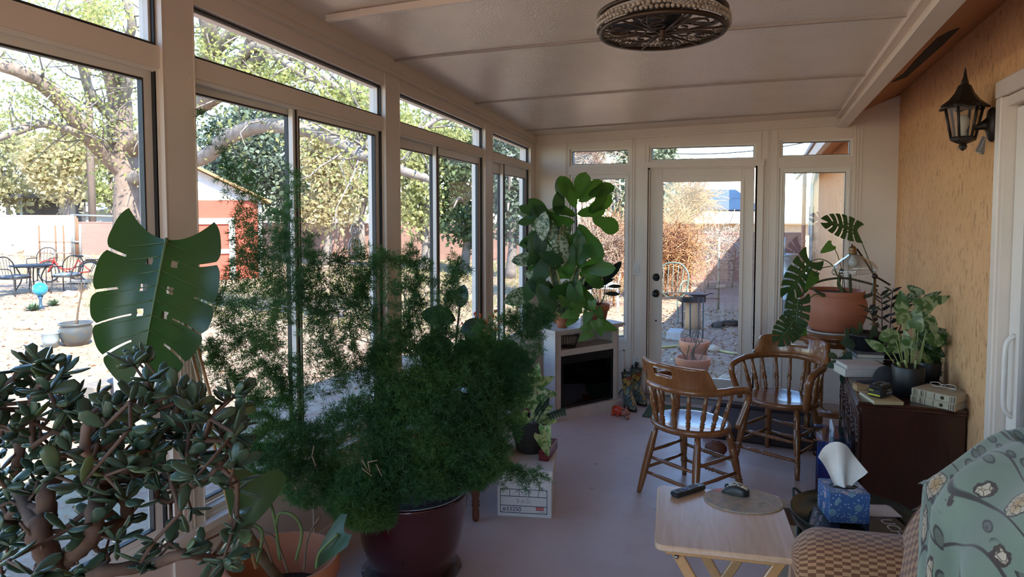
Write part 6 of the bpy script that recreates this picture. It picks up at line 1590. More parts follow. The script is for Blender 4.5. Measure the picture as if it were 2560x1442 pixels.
def hang(u, v):
    w = .38 + .62 * u; p = Vector(thr(w, 0)); return (p.x + .015 * sin(w * 30) * v, p.y + .012 * sin(pi * v) * 1.2 + .004 + .008 * sin(w * 25) * v, p.z - v * (.05 + .05 * sin(w * 11) ** 2) * min(1, u * 5))
b.sheet(hang, 50, 8, uvs=(.6, .09))
b.tube([thr(i / 60, 0, .010) for i in range(22)], .006, 6)
t = solo('throw_blanket', b, [floral(), mat('fleece_white', (.55, .55, .50), .95)], 'sage green fleece throw with cream flowers draped over the checked armchair', 'blanket')
# round tray table
TC_ = Vector((.295, 2.745, 0)); TZ = .58
t = thing('tray_table', 'round dark green metal tray table behind the checked armchair', 'table', TC_.to_tuple(), 0)
grn = mat('dark_green_enamel', (.022, .034, .027), .25)
b = MB(); b.lathe([(0, TZ - .006), (.205, TZ - .006), (.210, TZ), (.222, TZ + .040), (.218, TZ + .042), (.206, TZ + .002), (0, TZ)], n=56); part('tray', b, grn, t)
for k in range(3):
    a = radians(170 + 120 * k); b = MB(); b.tube([(.185 * cos(a), .185 * sin(a), TZ - .006), (.20 * cos(a), .20 * sin(a), 0)], .011, 10); part('leg', b, grn, t)
b = MB(); b.tube([(.19 * cos(2 * pi * i / 36), .19 * sin(2 * pi * i / 36), .20) for i in range(36)], .006, 8, closed=True); part('hoop', b, grn, t)
for a in (150, 20):
    a = radians(a); b = MB(); b.tube(spline([(.222 * cos(a - .12), .222 * sin(a - .12), TZ + .038), (.235 * cos(a), .235 * sin(a), TZ + .06), (.222 * cos(a + .12), .222 * sin(a + .12), TZ + .038)], 10), .005, 6); part('handle', b, grn, t)
# dvd cases and paper on the tray
dvb = mat('black_sleeve', (.012, .012, .013), .3); dvw = mat('sleeve_white', (.55, .55, .53), .6); photo = mat('sleeve_photo', (.14, .11, .11), .4, (.03, .028, .03), 40)
def case(label, c, rz, w, d, h, texts, z0):
    t = thing('media_case', label, 'media case', (c[0], c[1], z0), rz, 'black printed cases on the tray table')
    b = MB(); b.bb(-w / 2, w / 2, -d / 2, d / 2, 0, h, ch=.002); part('case', b, dvb, t)
    b = MB(); b.bb(-w / 2 + .02, w / 2 - .02, d / 2 - .05, d / 2 - .012, h - .001, h + .0005, 1)
    for s, sz, x, y, r in texts: textmesh(s, sz, Matrix.Translation((x, y, h + .0003)) @ Matrix.Rotation(r, 4, 'Z'), b, 0)
    part('cover_print', b, [dvw, photo], t); return t
case('black printed case under the tissue box, on its table side', (.195, 2.72), radians(-8), .10, .19, .014, [('How to', .018, -.035, .03, -pi / 2), ('Hundreds', .014, -.015, .0, -pi / 2), ('Home', .02, -.038, -.045, -pi / 2), ('of ideas', .010, -.02, -.055, -pi / 2)], TZ + .001)
case('black case with large white letters between tissue box and armchair', (.385, 2.73), radians(16), .15, .20, .016, [('UCH', .062, .025, -.012, -pi / 2 - .0)], TZ + .001)
b = MB(); b.bb(-.075, .075, -.05, .05, 0, .003, M=Matrix.Translation((.37, 2.85, TZ + .018)) @ Matrix.Rotation(.3, 4, 'Z') @ Matrix.Rotation(0, 4, 'X')); 
solo('note_card', b, mat('card_white', (.7, .68, .64), .7), 'blank white card on the black case with large letters', 'card')
# tissue box
def tissmat():
    m, t_, b_, o = _nodes('tissue_print'); v = coords(t_); v1 = voro(t_, v, 24.0); v2 = voro(t_, v, 95.0); v3 = voro(t_, v, 8.5, rnd=.9)
    c = ramp(t_, noise(t_, v, 6, 3), [(.35, (.055, .12, .27)), (.65, (.085, .17, .36))])
    c = mixc(t_, ramp(t_, v2.outputs['Distance'], [(.22, (1, 1, 1)), (.28, (0, 0, 0))]), c, (.50, .58, .70))
    cc = ramp(t_, v1.outputs['Color'], [(.4, (.22, .36, .42)), (.55, (.45, .33, .40)), (.8, (.50, .60, .66))], 'CONSTANT'); c = mixc(t_, ramp(t_, v1.outputs['Distance'], [(.30, (1, 1, 1)), (.33, (0, 0, 0))]), c, cc)
    big = ramp(t_, v3.outputs['Distance'], [(.27, (1, 1, 1)), (.29, (0, 0, 0))]); spk = ramp(t_, noise(t_, v, 150, 2), [(.48, (.10, .14, .26)), (.55, (.55, .62, .66))]); c = mixc(t_, big, c, spk)
    t_.links.new(c, b_.inputs['Base Color']); b_.inputs['Roughness'].default_value = .35; return m
tc = P(2110, 1290, 2.52); t = thing('tissue_box', 'blue tissue box with white circles and a white tissue pulled up', 'tissue box', (tc.x, tc.y + .05, TZ + .016), radians(14))
W2 = .068
b = MB(); sl = .038; hT = .108
V = [(-W2, -W2, 0), (W2, -W2, 0), (W2, W2, 0), (-W2, W2, 0), (-W2, -W2, hT), (W2, -W2, hT), (W2, W2, hT), (-W2, W2, hT)]; r8 = [(.048 * cos(2 * pi * i / 24), .030 * sin(2 * pi * i / 24), hT) for i in range(24)]
top_f = []; 
cor = {0: 6, 1: 7, 2: 4, 3: 5}
for i in range(24):
    q = (i // 6) % 4; top_f.append((8 + i, 8 + (i + 1) % 24, cor[q]))
for q in range(4): top_f.append((8 + (q * 6 + 6) % 24, cor[(q + 1) % 4], cor[q]))
b.add(V + r8, [(0, 1, 5, 4), (1, 2, 6, 5), (2, 3, 7, 6), (3, 0, 4, 7), (3, 2, 1, 0)] + top_f); part('carton', b, tissmat(), t)
b = MB(); b.lathe([(0, hT - .03), (.046, hT - .03), (.046, hT - .001)], n=24, M=Matrix.Diagonal((1, .62, 1, 1))); part('opening', b, dvb, t)
tis = mat('tissue_white', (.80, .77, .73), .9)
b = MB()
TU = spline([Vector(q) for q in ((-.092, -.01, .105), (-.066, -.005, .150), (-.035, .0, .172), (.004, .008, .155), (.042, .010, .108), (.084, .0, .056))], 30)
def tsf(u, v):
    i = min(len(TU) - 2, int(u * (len(TU) - 1))); q = TU[i].lerp(TU[i + 1], u * (len(TU) - 1) - i); q = Vector((q.x, q.y, q.z + hT))
    p0 = Vector((-.026 + .050 * u, -.004 + .012 * sin(u * 9), hT - .012)); w = v; p = p0.lerp(q, w)
    p.y += .018 * sin(u * 8 + 1) * v + .008 * sin(v * 5); p.z += .012 * sin(pi * v) * (u < .35) ; return p
b.sheet(tsf, 26, 16); part('tissue', b, tis, t)
# clear plastic carry case with coloured trays, standing at the cabinet front
t = thing('craft_case', 'clear plastic carry case with blue trays on the floor at the cabinet front', 'storage case', (.318, 4.12, 0), radians(0))
bl = glassmat('clear_blue', (.74, .82, .94), 2.5); 
b = MB(); 
for q in ((-.085, .085, -.15, -.146, 0, .49), (-.085, .085, .146, .15, 0, .49), (-.085, -.081, -.15, .15, 0, .49), (.081, .085, -.15, .15, 0, .49), (-.085, .085, -.15, .15, .486, .49)): b.bb(*q)
part('shell', b, bl, t)
for k, (cc, z) in enumerate((((.03, .16, .06), .02), ((.30, .22, .03), .09), ((.16, .02, .03), .16), ((.03, .06, .26), .23), ((.03, .12, .42), .29))):
    b = MB(); b.bb(-.078, .078, -.14, .14, z * 1.25, z * 1.25 + .078, ch=.004); part('tray', b, mat('tray_colour%d' % k, cc, .3), t)
b = MB(); b.tube(spline([(0, -.06, .49), (0, -.06, .545), (0, .06, .545), (0, .06, .49)], 16), .008, 8); part('handle', b, mat('pale_plastic', (.55, .60, .66), .3), t)
b = MB(); b.bb(-.025, .025, -.156, -.149, .34, .49, ch=.003); part('latch', b, mat('pale_plastic', (.55, .60, .66), .3), t)
# small wooden box behind the tray table
b = MB()
p = P(2046, 1238, 2.95); t = thing('shoe_box', 'open tan cardboard box on the floor behind the round tray table', 'box', (.16, 3.12, 0), radians(8))
b = MB(); 
for q in ((-.15, .15, -.11, -.105, 0, .43), (-.15, .15, .105, .11, 0, .43), (-.15, -.145, -.11, .11, 0, .43), (.145, .15, -.11, .11, 0, .43), (-.15, .15, -.11, .11, 0, .006)): b.bb(*q)
part('box_body', b, mat('tan_card2', (.42, .32, .25), .8), t)
b = MB(); b.bar((-.15, -.11, .43), (-.19, -.11, .46), .003, .003); b.box((0, .12, .425), (.29, .08, .004), M=Matrix.Rotation(.0, 4, 'X')); part('flap', b, mat('tan_card2', (.42, .32, .25), .8), t)

# ================================================================== on walls and ceiling
# lantern
ironm = mat('black_iron', (.022, .018, .016), .45, (.035, .025, .02), 30, metal=.4)
LX, LY, LZ = .795, 3.70, 2.075
t = thing('wall_lantern', 'black iron wall lantern with a pointed roof and frosted panes', 'wall lamp', (XR, LY, 2.07), 0)
b = MB(); b.lathe([(.0, .0), (.062, .0), (.062, .01), (.052, .022), (.03, .028), (0, .03)], n=28, M=Matrix.Translation((XR, LY, 2.09)) @ Matrix.Rotation(-pi / 2, 4, 'Y') @ Matrix.Diagonal((1.25, .75, 1, 1))); b.tube([(XR - .02, LY, 2.09), (XR - .045, LY, 2.085), (XR - .075, LY, 2.075)], [.034, .018, .010], 12); part('bracket', b, ironm, t, world=True)
b = MB()
q6 = 6
def hexr(r, z, tw=0): return [(LX + r * cos(2 * pi * k / 6 + tw), LY + r * sin(2 * pi * k / 6 + tw), z) for k in range(6)]
rings = [hexr(.088, 2.168), hexr(.094, 2.180), hexr(.062, 2.205), hexr(.040, 2.235), hexr(.026, 2.268), hexr(.022, 2.272), hexr(.016, 2.274), hexr(.014, 2.29), hexr(.010, 2.30), hexr(.001, 2.35)]
V = sum(rings, []); F = [(j * 6 + k, j * 6 + (k + 1) % 6, (j + 1) * 6 + (k + 1) % 6, (j + 1) * 6 + k) for j in range(len(rings) - 1) for k in range(6)] + [tuple(range(6))[::-1]]
b.add(V, F); 
for k in range(6):
    a = 2 * pi * k / 6 + pi / 6; b.tube(spline([(LX + .08 * cos(a - .35), LY + .08 * sin(a - .35), 2.176), (LX + .098 * cos(a), LY + .098 * sin(a), 2.166), (LX + .08 * cos(a + .35), LY + .08 * sin(a + .35), 2.176)], 8), .006, 5)
part('roof', b, ironm, t, world=True)
lo_, hi_ = hexr(.048, 2.035), hexr(.074, 2.170)
for k in range(6):
    b = MB(); b.tube([lo_[k], hi_[k]], .006, 6); part('post', b, ironm, t, world=True)
b = MB(); V = sum([hexr(.05, 2.04), hexr(.054, 2.032), hexr(.05, 2.022), hexr(.03, 2.012), hexr(.014, 2.006), hexr(.018, 1.998), hexr(.014, 1.985), hexr(.001, 1.975)], []); b.add(V, [(j * 6 + k, (j + 1) * 6 + k, (j + 1) * 6 + (k + 1) % 6, j * 6 + (k + 1) % 6) for j in range(7) for k in range(6)] + [tuple(range(6))]); part('bottom_cap', b, ironm, t, world=True)
b = MB(); lo2, hi2 = hexr(.046, 2.04), hexr(.072, 2.168)
for k in range(6): b.add([lo2[k], lo2[(k + 1) % 6], hi2[(k + 1) % 6], hi2[k]], [(0, 1, 2, 3)])
part('glass_panes', b, glassmat('frosted_pane', (.80, .76, .68), 1.5, rough=.25), t, world=True)
b = MB(); b.lathe([(.014, 2.02), (.014, 2.06), (.012, 2.065), (.021, 2.09), (.024, 2.11), (.016, 2.135), (0, 2.14)], c=(LX, LY, 0), n=16); part('bulb', b, mat('white_bulb', (.75, .74, .70), .3), t, world=True)
p = P(2463, 358, 3.27); t = thing('sensor_box', 'small grey metal sensor box dangling under the black wall lantern', 'sensor', (p.x, p.y, p.z), 0)
Mq = Matrix.Rotation(radians(18), 4, 'Y') @ Matrix.Rotation(radians(12), 4, 'X')
b = MB(); b.bb(-.018, .018, -.034, .034, -.042, .030, ch=.004, M=Mq); part('case', b, mat('grey_metal', (.22, .21, .20), .4, metal=.3), t)
b = MB(); b.bb(-.02, .02, -.03, .03, -.05, -.040, ch=.003, M=Mq); part('lens', b, mat('pale_lens', (.5, .46, .40), .3, (.08, .06, .05), 90), t)
b = MB(); b.tube(spline([(0, .01, .03), (.01, .02, .05), (XR - p.x - .03, LY - p.y, 2.06 - p.z)], 12), .0022, 5); part('wire', b, blackp, t)
# ceiling conduit
b = MB(); yc_ = lambda x: 2.87 - .27 * (x - XL)
pts = [(XL + .12 + 2.4 * i / 10, yc_(XL + .12 + 2.4 * i / 10), ceil_z(XL + .12 + 2.4 * i / 10, yc_(XL + .12 + 2.4 * i / 10)) - .022) for i in range(11)]
for p0, p1 in zip(pts[:-1], pts[1:]): b.bar(p0, p1, .024, .030)
for k in (1, 6): b.box((pts[k][0], pts[k][1], pts[k][2]), (.028, .026, .032))
t = solo('cable_channel', b, white, 'long white cable channel fixed along a ceiling seam', 'cable channel')
# caged fan light
FC = Vector(P(1655, 62, 2.22)); FR = .205
t = thing('caged_fan', 'round ceiling fan in a scrolled bronze cage with a crystal bead rim', 'ceiling fan', (FC.x, FC.y, ceil_z(FC.x, FC.y)), 0)
brz = mat('bronze_scroll', (.065, .038, .024), .4, metal=.6); cry = mat('crystal_beads', (.40, .33, .26), .12, (.20, .15, .11), 60, spec=1.0)
TI = Matrix.Translation(FC) @ Matrix.Rotation(radians(-3.5), 4, Vector(RT))
b = MB()
for z, r, h in ((-.022, FR - .012, .006), (.030, FR - .006, .005)): b.lathe([(r - .006, z - h), (r + .006, z - h), (r + .006, z + h), (r - .006, z + h), (r - .006, z - h)], n=72, M=TI)
b.lathe([(FR * .42, .028), (FR * .46, .028), (FR * .46, .036), (FR * .42, .036), (FR * .42, .028)], n=48, M=TI)
part('rim_band', b, brz, t, world=True)
b = MB()
for j, z in enumerate((-.008, .007)):
    for k in range(84):
        a = 2 * pi * (k + .5 * (j % 2)) / 84; b.ball((FR * cos(a), FR * sin(a), z), (.0072, .0072, .0075), 6, M=TI)
part('bead_rim', b, cry, t, world=True)
zb = -.026
def swirl(mb, cx, cy, r, a0, turns, s=1):
    pts = []
    for i in range(28):
        f = i / 27; a = a0 + s * f * turns * 2 * pi; rr = r * (1 - .78 * f); pts.append((cx + rr * cos(a), cy + rr * sin(a), zb))
    mb.tube(pts, .0032, 5, M=TI)
for k in range(6):
    b = MB(); a = 2 * pi * k / 6
    b.tube([(.012 * cos(a), .012 * sin(a), zb), ((FR - .01) * cos(a), (FR - .01) * sin(a), zb)], .0035, 5, M=TI)
    a1 = a + pi / 6; swirl(b, FR * .66 * cos(a1), FR * .66 * sin(a1), FR * .24, a1 + pi, 1.25, 1); swirl(b, FR * .38 * cos(a1), FR * .38 * sin(a1), FR * .18, a1, 1.2, -1)
    b.tube(spline([(FR * .15 * cos(a), FR * .15 * sin(a), zb), (FR * .55 * cos(a + .28), FR * .55 * sin(a + .28), zb), (FR * .92 * cos(a + .45), FR * .92 * sin(a + .45), zb)], 14), .003, 5, M=TI)
    part('scroll', b, brz, t, world=True)
b = MB(); b.lathe([(0, -.055), (.010, -.050), (.013, -.04), (.010, -.03), (.022, -.024), (.018, -.015), (0, -.012)], n=16, M=TI); part('finial', b, brz, t, world=True)
b = MB(); b.lathe([(0, -.012), (.05, -.01), (.062, .01), (.062, .05), (.04, .06), (0, .06)], n=24, M=TI); part('motor', b, blackp, t, world=True)
for k in range(5):
    a = 2 * pi * k / 5 + .5; b = MB(); b.box((.105, 0, .012), (.115, .050, .003), ch=.001, M=TI @ Matrix.Rotation(a, 4, 'Z') @ Matrix.Rotation(radians(14), 4, 'X')); part('fan_blade', b, mat('smoke_blade', (.05, .045, .045), .35), t, world=True)
b = MB()
cz = ceil_z(FC.x, FC.y)
for k in range(3):
    a = 2 * pi * k / 3 + .4; q = TI @ Vector((FR * .6 * cos(a), FR * .6 * sin(a), .03)); b.tube([q, (FC.x + .05 * cos(a), FC.y + .05 * sin(a), cz - .02)], .004, 6)
b.lathe([(.03, -.06), (.03, -.02), (.065, -.012), (.065, 0)], n=28, M=Matrix.Translation((FC.x, FC.y, cz))); b.tube([TI @ Vector((0, 0, .055)), (FC.x, FC.y, cz - .05)], .012, 8); part('mount', b, mat('antique_gold', (.20, .12, .06), .4, metal=.6), t, world=True)
# hanging ornament on the window
p = atx(882, 610, XL + .004); t = thing('window_ornament', 'white scrolled metal ornament hanging at the second window', 'ornament', (p.x + .012, p.y, p.z), 0)
orn = mat('white_enamel', (.75, .73, .70), .4); b = MB()
b.tube([(0, 0, .11), (0, 0, -.075)], .0035, 6)
def orc(cz_, r, a0, a1, w=1.0): b.tube([(0, r * w * cos(radians(a0 + (a1 - a0) * i / 20)), cz_ + r * sin(radians(a0 + (a1 - a0) * i / 20))) for i in range(21)], .004, 6)
orc(-.018, .058, 100, 440); orc(-.002, .026, 20, 250, 1.3); orc(-.036, .026, 200, 430, 1.3); orc(.075, .032, 120, 400); orc(.083, .014, 20, 250, 1.4); orc(.066, .013, 200, 430, 1.4)
part('scrollwork', b, orn, t)
b = MB(); b.tube([(0, 0, .105), (-.008, 0, .30)], .0008, 4); b.lathe([(.009, 0), (.009, .006)], n=10, M=Matrix.Translation((-.016, 0, .30)) @ Matrix.Rotation(pi / 2, 4, 'Y')); part('hook', b, orn, t)
# ================================================================== the yard
ry = np.random.default_rng(33)
bark = mat('elm_bark', (.235, .175, .14), .9, (.15, .11, .09), 7, (1, 1, .5), bmp=.7, bs=14, bd=.04)
greyb = mat('grey_branch', (.25, .215, .19), .9, (.17, .145, .13), 8, bmp=.5, bs=25, bd=.02)
def treeleaf(name, a, c, tr=.4): return leafmat(name, [(0, a), (1, c)], .6, tr, tuple(min(1, x * 2.2) for x in c))
elmleaf = treeleaf('elm_leaf', (.22, .24, .08), (.36, .37, .14), .45)
def limb(mb, pts, r0, r1, n=9):
    q = spline([P(x, y, d) for x, y, d in pts], 8 * len(pts)); mb.tube(q, list(np.linspace(r0, r1, len(q))), n); return q
t = thing('elm_tree', 'old elm with a thick forked trunk and arching limbs outside the near windows', 'tree', G(322, 745).to_tuple(), 0)
b = MB(); g0 = G(322, 745); D0 = 14.2
q = spline([g0 + Vector((0, 0, -.1)), g0 + Vector((0, 0, .5)), P(322, 600, D0), P(322, 470, D0), P(318, 410, D0), P(300, 330, D0), P(300, 260, D0), P(285, 190, D0 - .2), P(262, 130, D0 - .4), P(232, 50, D0 - .6), P(215, -60, D0 - .8)], 60)
b.tube(q, list(np.interp(np.linspace(0, 1, len(q)), [0, .1, .3, .45, .6, .8, 1], [.42, .33, .27, .25, .22, .17, .09])), 14); part('trunk', b, bark, t, world=True)
LIMBS = [([(318, 440, 14.2), (262, 385, 13.8), (200, 315, 13.2), (150, 250, 12.8), (95, 205, 12.4), (40, 175, 12), (-60, 150, 11.8)], .17, .10), ([(225, 345, 13.4), (180, 325, 13.1), (110, 308, 12.8), (50, 325, 12.5), (-20, 350, 12.2)], .10, .07), ([(285, 300, 14), (262, 275, 13.8), (225, 230, 13.4), (205, 165, 13.1), (180, 110, 12.8), (165, 20, 12.5)], .11, .06),
         ([(300, 350, 14.1), (240, 350, 13.5), (195, 312, 13.2)], .06, .08), ([(300, 260, 14.1), (318, 210, 13.9), (300, 150, 13.6), (330, 60, 13.2), (300, -40, 13)], .12, .07), ([(320, 380, 14.2), (420, 300, 13), (500, 262, 12.2), (570, 218, 11.6), (600, 190, 11.4), (660, 140, 11)], .17, .12),
         ([(322, 450, 14.2), (430, 410, 13), (510, 392, 12), (570, 345, 11.4), (640, 315, 11), (720, 318, 10.6), (800, 335, 10.4), (860, 362, 10.2), (900, 388, 10.1), (950, 398, 10), (1010, 428, 10), (1090, 452, 10.2)], .15, .06), ([(860, 362, 10.2), (905, 370, 10.2), (925, 340, 10.2), (935, 310, 10.3)], .05, .03), ([(500, 262, 12.2), (530, 130, 11.6), (520, 60, 11.2), (500, -20, 11)], .15, .12), ([(530, 130, 11.6), (590, 70, 11.2), (620, -10, 11)], .12, .09), ([(570, 218, 11.6), (600, 150, 11.2), (640, 115, 10.9), (690, 140, 10.7), (760, 188, 10.5), (830, 212, 10.4), (900, 262, 10.4)], .10, .04), ([(600, 150, 11.2), (625, 100, 11), (628, 40, 10.8)], .08, .06), ([(700, 145, 10.7), (770, 150, 10.6), (800, 175, 10.6)], .04, .02), ([(960, 360, 10.2), (1060, 318, 10.4), (1110, 294, 10.5), (1190, 318, 10.6)], .045, .03), ([(20, 95, 12.4), (-30, 90, 12.4), (90, 80, 12.6), (160, 70, 12.6)], .05, .05)]
LQ = []
for pts, r0, r1 in LIMBS:
    b = MB(); LQ.append(limb(b, pts, r0, r1)); part('limb', b, greyb if r0 < .16 else bark, t, world=True)
tw = MB(); C_ = []
for q in LQ + [q[36:]] if False else LQ:
    for i in range(2, len(q), 2):
        if ry.uniform() < .75:
            p = Vector(q[i]); d = Vector(unit(ry.normal(size=3) * (1, 1, .8) + np.array((0, 0, .25)))); L = ry.uniform(.5, 1.5); e = [p]
            for k in range(4): d = (d + Vector(ry.normal(size=3) * .25)).normalized(); e.append(e[-1] + d * L / 4)
            tw.tube(e, list(np.linspace(.02, .006, 5)), 4)
            for k in range(1, 5):
                n = 7 if q[i].x > -99 else 0
                C_.append(np.array(e[k]) + ry.normal(size=(n, 3)) * .20)
part('twigs', tw, greyb, t, world=True)
for (cx, cy, rx, ry_, d, n) in ((60, 30, 150, 60, 12, 500), (250, 30, 90, 50, 12.5, 700), (90, 250, 150, 70, 12.8, 500), (560, 170, 60, 60, 11.5, 500), (700, 190, 120, 50, 11, 900), (850, 240, 100, 40, 10.8, 900), (640, 200, 100, 40, 11, 400), (510, 110, 40, 60, 11.5, 300), (1080, 330, 110, 50, 11.5, 900), (1000, 290, 60, 40, 11, 400), (900, 240, 60, 40, 11.5, 500)):
    a = unit(ry.normal(size=(n, 3))) * ry.uniform(0, 1, (n, 1)) ** .5
    C_.append(np.array([P(cx + rx * v[0], cy + ry_ * v[1], d + v[2] * .9) for v in a]))
C_ = np.concatenate(C_); k_ = C_[:, 0] < XL - .8; b = MB(); leafcloud(b, C_[k_], .085, ry); part('foliage', b, elmleaf, t, world=True)

def bgtree(label, name, px, base_y, d, crowns, lm, leaf, n, tr=.16, sun=True, extra=None):
    g = P(px, 513, d); g.z = GZ; t = thing(name, label, 'tree', g.to_tuple(), 0)
    top = P(crowns[0][0], crowns[0][1], d); b = MB(); b.tube(spline([g, g.lerp(top, .4) + Vector((.1, 0, 0)), top], 12), list(np.linspace(tr, tr * .3, 13))[:len(spline([g, g.lerp(top, .4), top], 12))], 8)
    for k in range(7):
        f = ry.uniform(.3, .7); c = crowns[k % len(crowns)]; e = P(c[0] + ry.normal() * c[2] * .5, c[1] + ry.normal() * c[3] * .4, d + ry.normal() * .8); m = g.lerp(top, f); b.tube(spline([m, m.lerp(e, .5) + Vector((0, 0, .2)), e], 8), list(np.linspace(tr * .4, tr * .12, 9))[:len(spline([m, m.lerp(e, .5), e], 8))], 5)
    part('trunk', b, greyb, t, world=True)
    C = []
    for cx, cy, rx, r2 in crowns:
        m = int(n * rx * r2 / sum(c[2] * c[3] for c in crowns)); cl = unit(ry.normal(size=(max(6, m // 60), 3))) * ry.uniform(.3, 1, (max(6, m // 60), 1)) ** .5
        a = cl[ry.integers(0, len(cl), m)] + ry.normal(size=(m, 3)) * .17
        s = d / FPX; o = np.array(P(cx, cy, d)); C.append(o + a[:, :1] * np.array(RT) * rx * s + a[:, 1:2] * np.array((0, 0, 1.0)) * r2 * s + a[:, 2:] * np.array((CF.x, CF.y, 0)) * rx * s * .8)
    C = np.concatenate(C); C = C[C[:, 2] > GZ + .1]; b = MB(); leafcloud(b, C, leaf, ry, asp=.7); part('foliage', b, lm, t, world=True); return t
oliv_ = treeleaf('olive_leaf', (.22, .21, .11), (.33, .31, .17)); gold_ = treeleaf('gold_leaf', (.33, .28, .15), (.42, .37, .21)); pale_ = treeleaf('pale_leaf', (.24, .27, .11), (.34, .36, .17)); blue_ = treeleaf('blue_conifer', (.065, .10, .075), (.15, .19, .13), .2); dgr_ = treeleaf('green_conifer', (.05, .085, .04), (.11, .15, .06), .2)
bgtree('olive green tree standing over the pale yard wall at the frame edge', 'background_tree', 20, 620, 33, [(10, 430, 120, 95), (-90, 380, 140, 120)], oliv_, .26, 5200)
bgtree('yellowish tree between the carport roof and the utility pole', 'background_tree', 175, 620, 31, [(150, 420, 95, 90), (190, 370, 70, 50)], gold_, .24, 4200)
bgtree('pale green tree behind the utility pole and the elm trunk', 'background_tree', 285, 620, 36, [(275, 430, 85, 90), (330, 350, 70, 70)], pale_, .26, 4000)
bgtree('dark bluish conifer behind the red shed roof', 'background_conifer', 600, 640, 23, [(590, 380, 90, 110), (560, 450, 80, 50), (640, 330, 60, 70)], blue_, .18, 5200)
bgtree('bluish conifer in the second window behind the feathery fern tips', 'background_conifer', 715, 640, 25, [(715, 390, 85, 130), (700, 480, 90, 70)], blue_, .18, 5600)
bgtree('gold tinged bush in the second window above the white ornament', 'background_bush', 810, 640, 22, [(820, 470, 75, 110), (800, 380, 60, 70)], gold_, .15, 5000)
bgtree('tall pale green tree in the second window right of the white ornament', 'background_tree', 900, 640, 24, [(890, 420, 90, 130), (930, 330, 70, 70)], pale_, .17, 6200)
bgtree('yellow green tree seen in the third window', 'background_tree', 1060, 640, 20, [(1050, 470, 80, 110), (1100, 370, 80, 60), (1020, 400, 60, 80)], treeleaf('lime_leaf', (.25, .27, .11), (.37, .37, .17)), .15, 6000)
bgtree('dark conifer seen in the third window beside the far post', 'background_conifer', 1160, 640, 20, [(1160, 430, 65, 130), (1170, 560, 70, 60)], dgr_, .15, 4800)
bgtree('bluish conifer filling the narrow fourth window', 'background_conifer', 1275, 640, 18, [(1270, 420, 60, 110), (1280, 540, 60, 80)], blue_, .13, 4600)
bgtree('tall conifer behind the dry vines, seen in the narrow end window and door', 'background_conifer', 1560, 640, 19, [(1530, 400, 70, 110), (1640, 430, 75, 90), (1590, 520, 70, 60), (1550, 330, 70, 60), (1680, 400, 45, 40)], treeleaf('grey_conifer', (.13, .16, .10), (.24, .26, .16), .25), .13, 7000)
# dry vine thickets
tan = mat('dry_vine', (.50, .27, .12), .85, (.36, .17, .09), 2.0); tan2 = mat('grey_vine', (.28, .20, .17), .85, (.38, .24, .15), 2.0)
def thicket(label, lobes, mt, n, r=.012):
    cx, cy, rx, r2, d = lobes[0]; g = P(cx, 513, d); g.z = GZ; b = MB()
    for cx, cy, rx, r2, d in lobes:
        s = d / FPX
        for k in range(n):
            a = unit(ry.normal(size=3)) * ry.uniform(.2, 1) ** .5; p = Vector(P(cx, cy, d)) + Vector(RT) * a[0] * rx * s + Vector((0, 0, 1)) * a[1] * r2 * s + Vector((CF.x, CF.y, 0)) * a[2] * rx * s
            v = Vector(unit(ry.normal(size=3))); q = [p]; w = Vector(unit(ry.normal(size=3)))
            for i in range(6): v = (v + w * .55 + Vector(ry.normal(size=3)) * .2).normalized(); q.append(q[-1] + v * .12)
            q = [x for x in q if x.z > GZ]
            if len(q) > 3: b.tube(q, r * ry.uniform(.5, 1.1), 3)
        b.tube([P(cx, cy + r2 * .3, d), Vector((P(cx, cy, d).x, P(cx, cy, d).y, GZ))], r * 3, 5)
    return solo('dry_vine', b, mt, label, 'dry vine')
thicket('tangled grey brown dry vine in the narrow end window left of the door', [(1455, 420, 38, 75, 13), (1500, 620, 60, 70, 12.5), (1440, 400, 40, 50, 13.5)], tan2, 420, .007)
thicket('tangled orange tan dry vine seen through the door glass', [(1690, 620, 45, 85, 14), (1728, 500, 30, 50, 15), (1665, 640, 45, 70, 14), (1535, 630, 32, 80, 13)], tan, 420, .007)
thicket('thin pale vine runners over the yard wall behind the trellis', [(1770, 610, 60, 40, 16), (1830, 640, 40, 60, 16)], mat('pale_vine', (.52, .42, .34), .9), 110, .009)

# yard walls
def blocks(name, c, c2):
    m, t_, b_, o = _nodes(name); v = coords(t_); br = t_.nodes.new('ShaderNodeTexBrick'); br.inputs['Scale'].default_value = 1.0; br.inputs['Brick Width'].default_value = .42; br.inputs['Row Height'].default_value = .21; br.inputs['Mortar Size'].default_value = .006
    br.inputs[1].default_value = rgb(c); br.inputs[2].default_value = rgb(c2); br.inputs[3].default_value = rgb(tuple(x * .8 for x in c))
    sx = t_.nodes.new('ShaderNodeSeparateXYZ'); cx = t_.nodes.new('ShaderNodeCombineXYZ'); t_.links.new(v, sx.inputs[0]); t_.links.new(sx.outputs[0], cx.inputs[0]); t_.links.new(sx.outputs[2], cx.inputs[1]); t_.links.new(cx.outputs[0], br.inputs[0])
    t_.links.new(br.outputs[0], b_.inputs['Base Color']); b_.inputs['Roughness'].default_value = .9; return m
def ywall(label, a, c, top, mt):
    a = G(*a); c = G(*c); b = MB(); b.bar((a.x, a.y, (top + GZ) / 2), (c.x, c.y, (top + GZ) / 2), .20, top - GZ); b.bar((a.x, a.y, top + .02), (c.x, c.y, top + .02), .22, .04)
    return solo('block_wall', b, mt, label, 'wall')
ywall('pale sunlit block wall left of the rusty gate posts', (-260, 628), (186, 632), 1.30, blocks('pale_block', (.50, .37, .29), (.46, .34, .27)))
ywall('brown block wall running behind the elm trunk and the red shed', (199, 636), (1330, 652), 1.06, blocks('brown_block', (.33, .195, .155), (.30, .175, .14)))
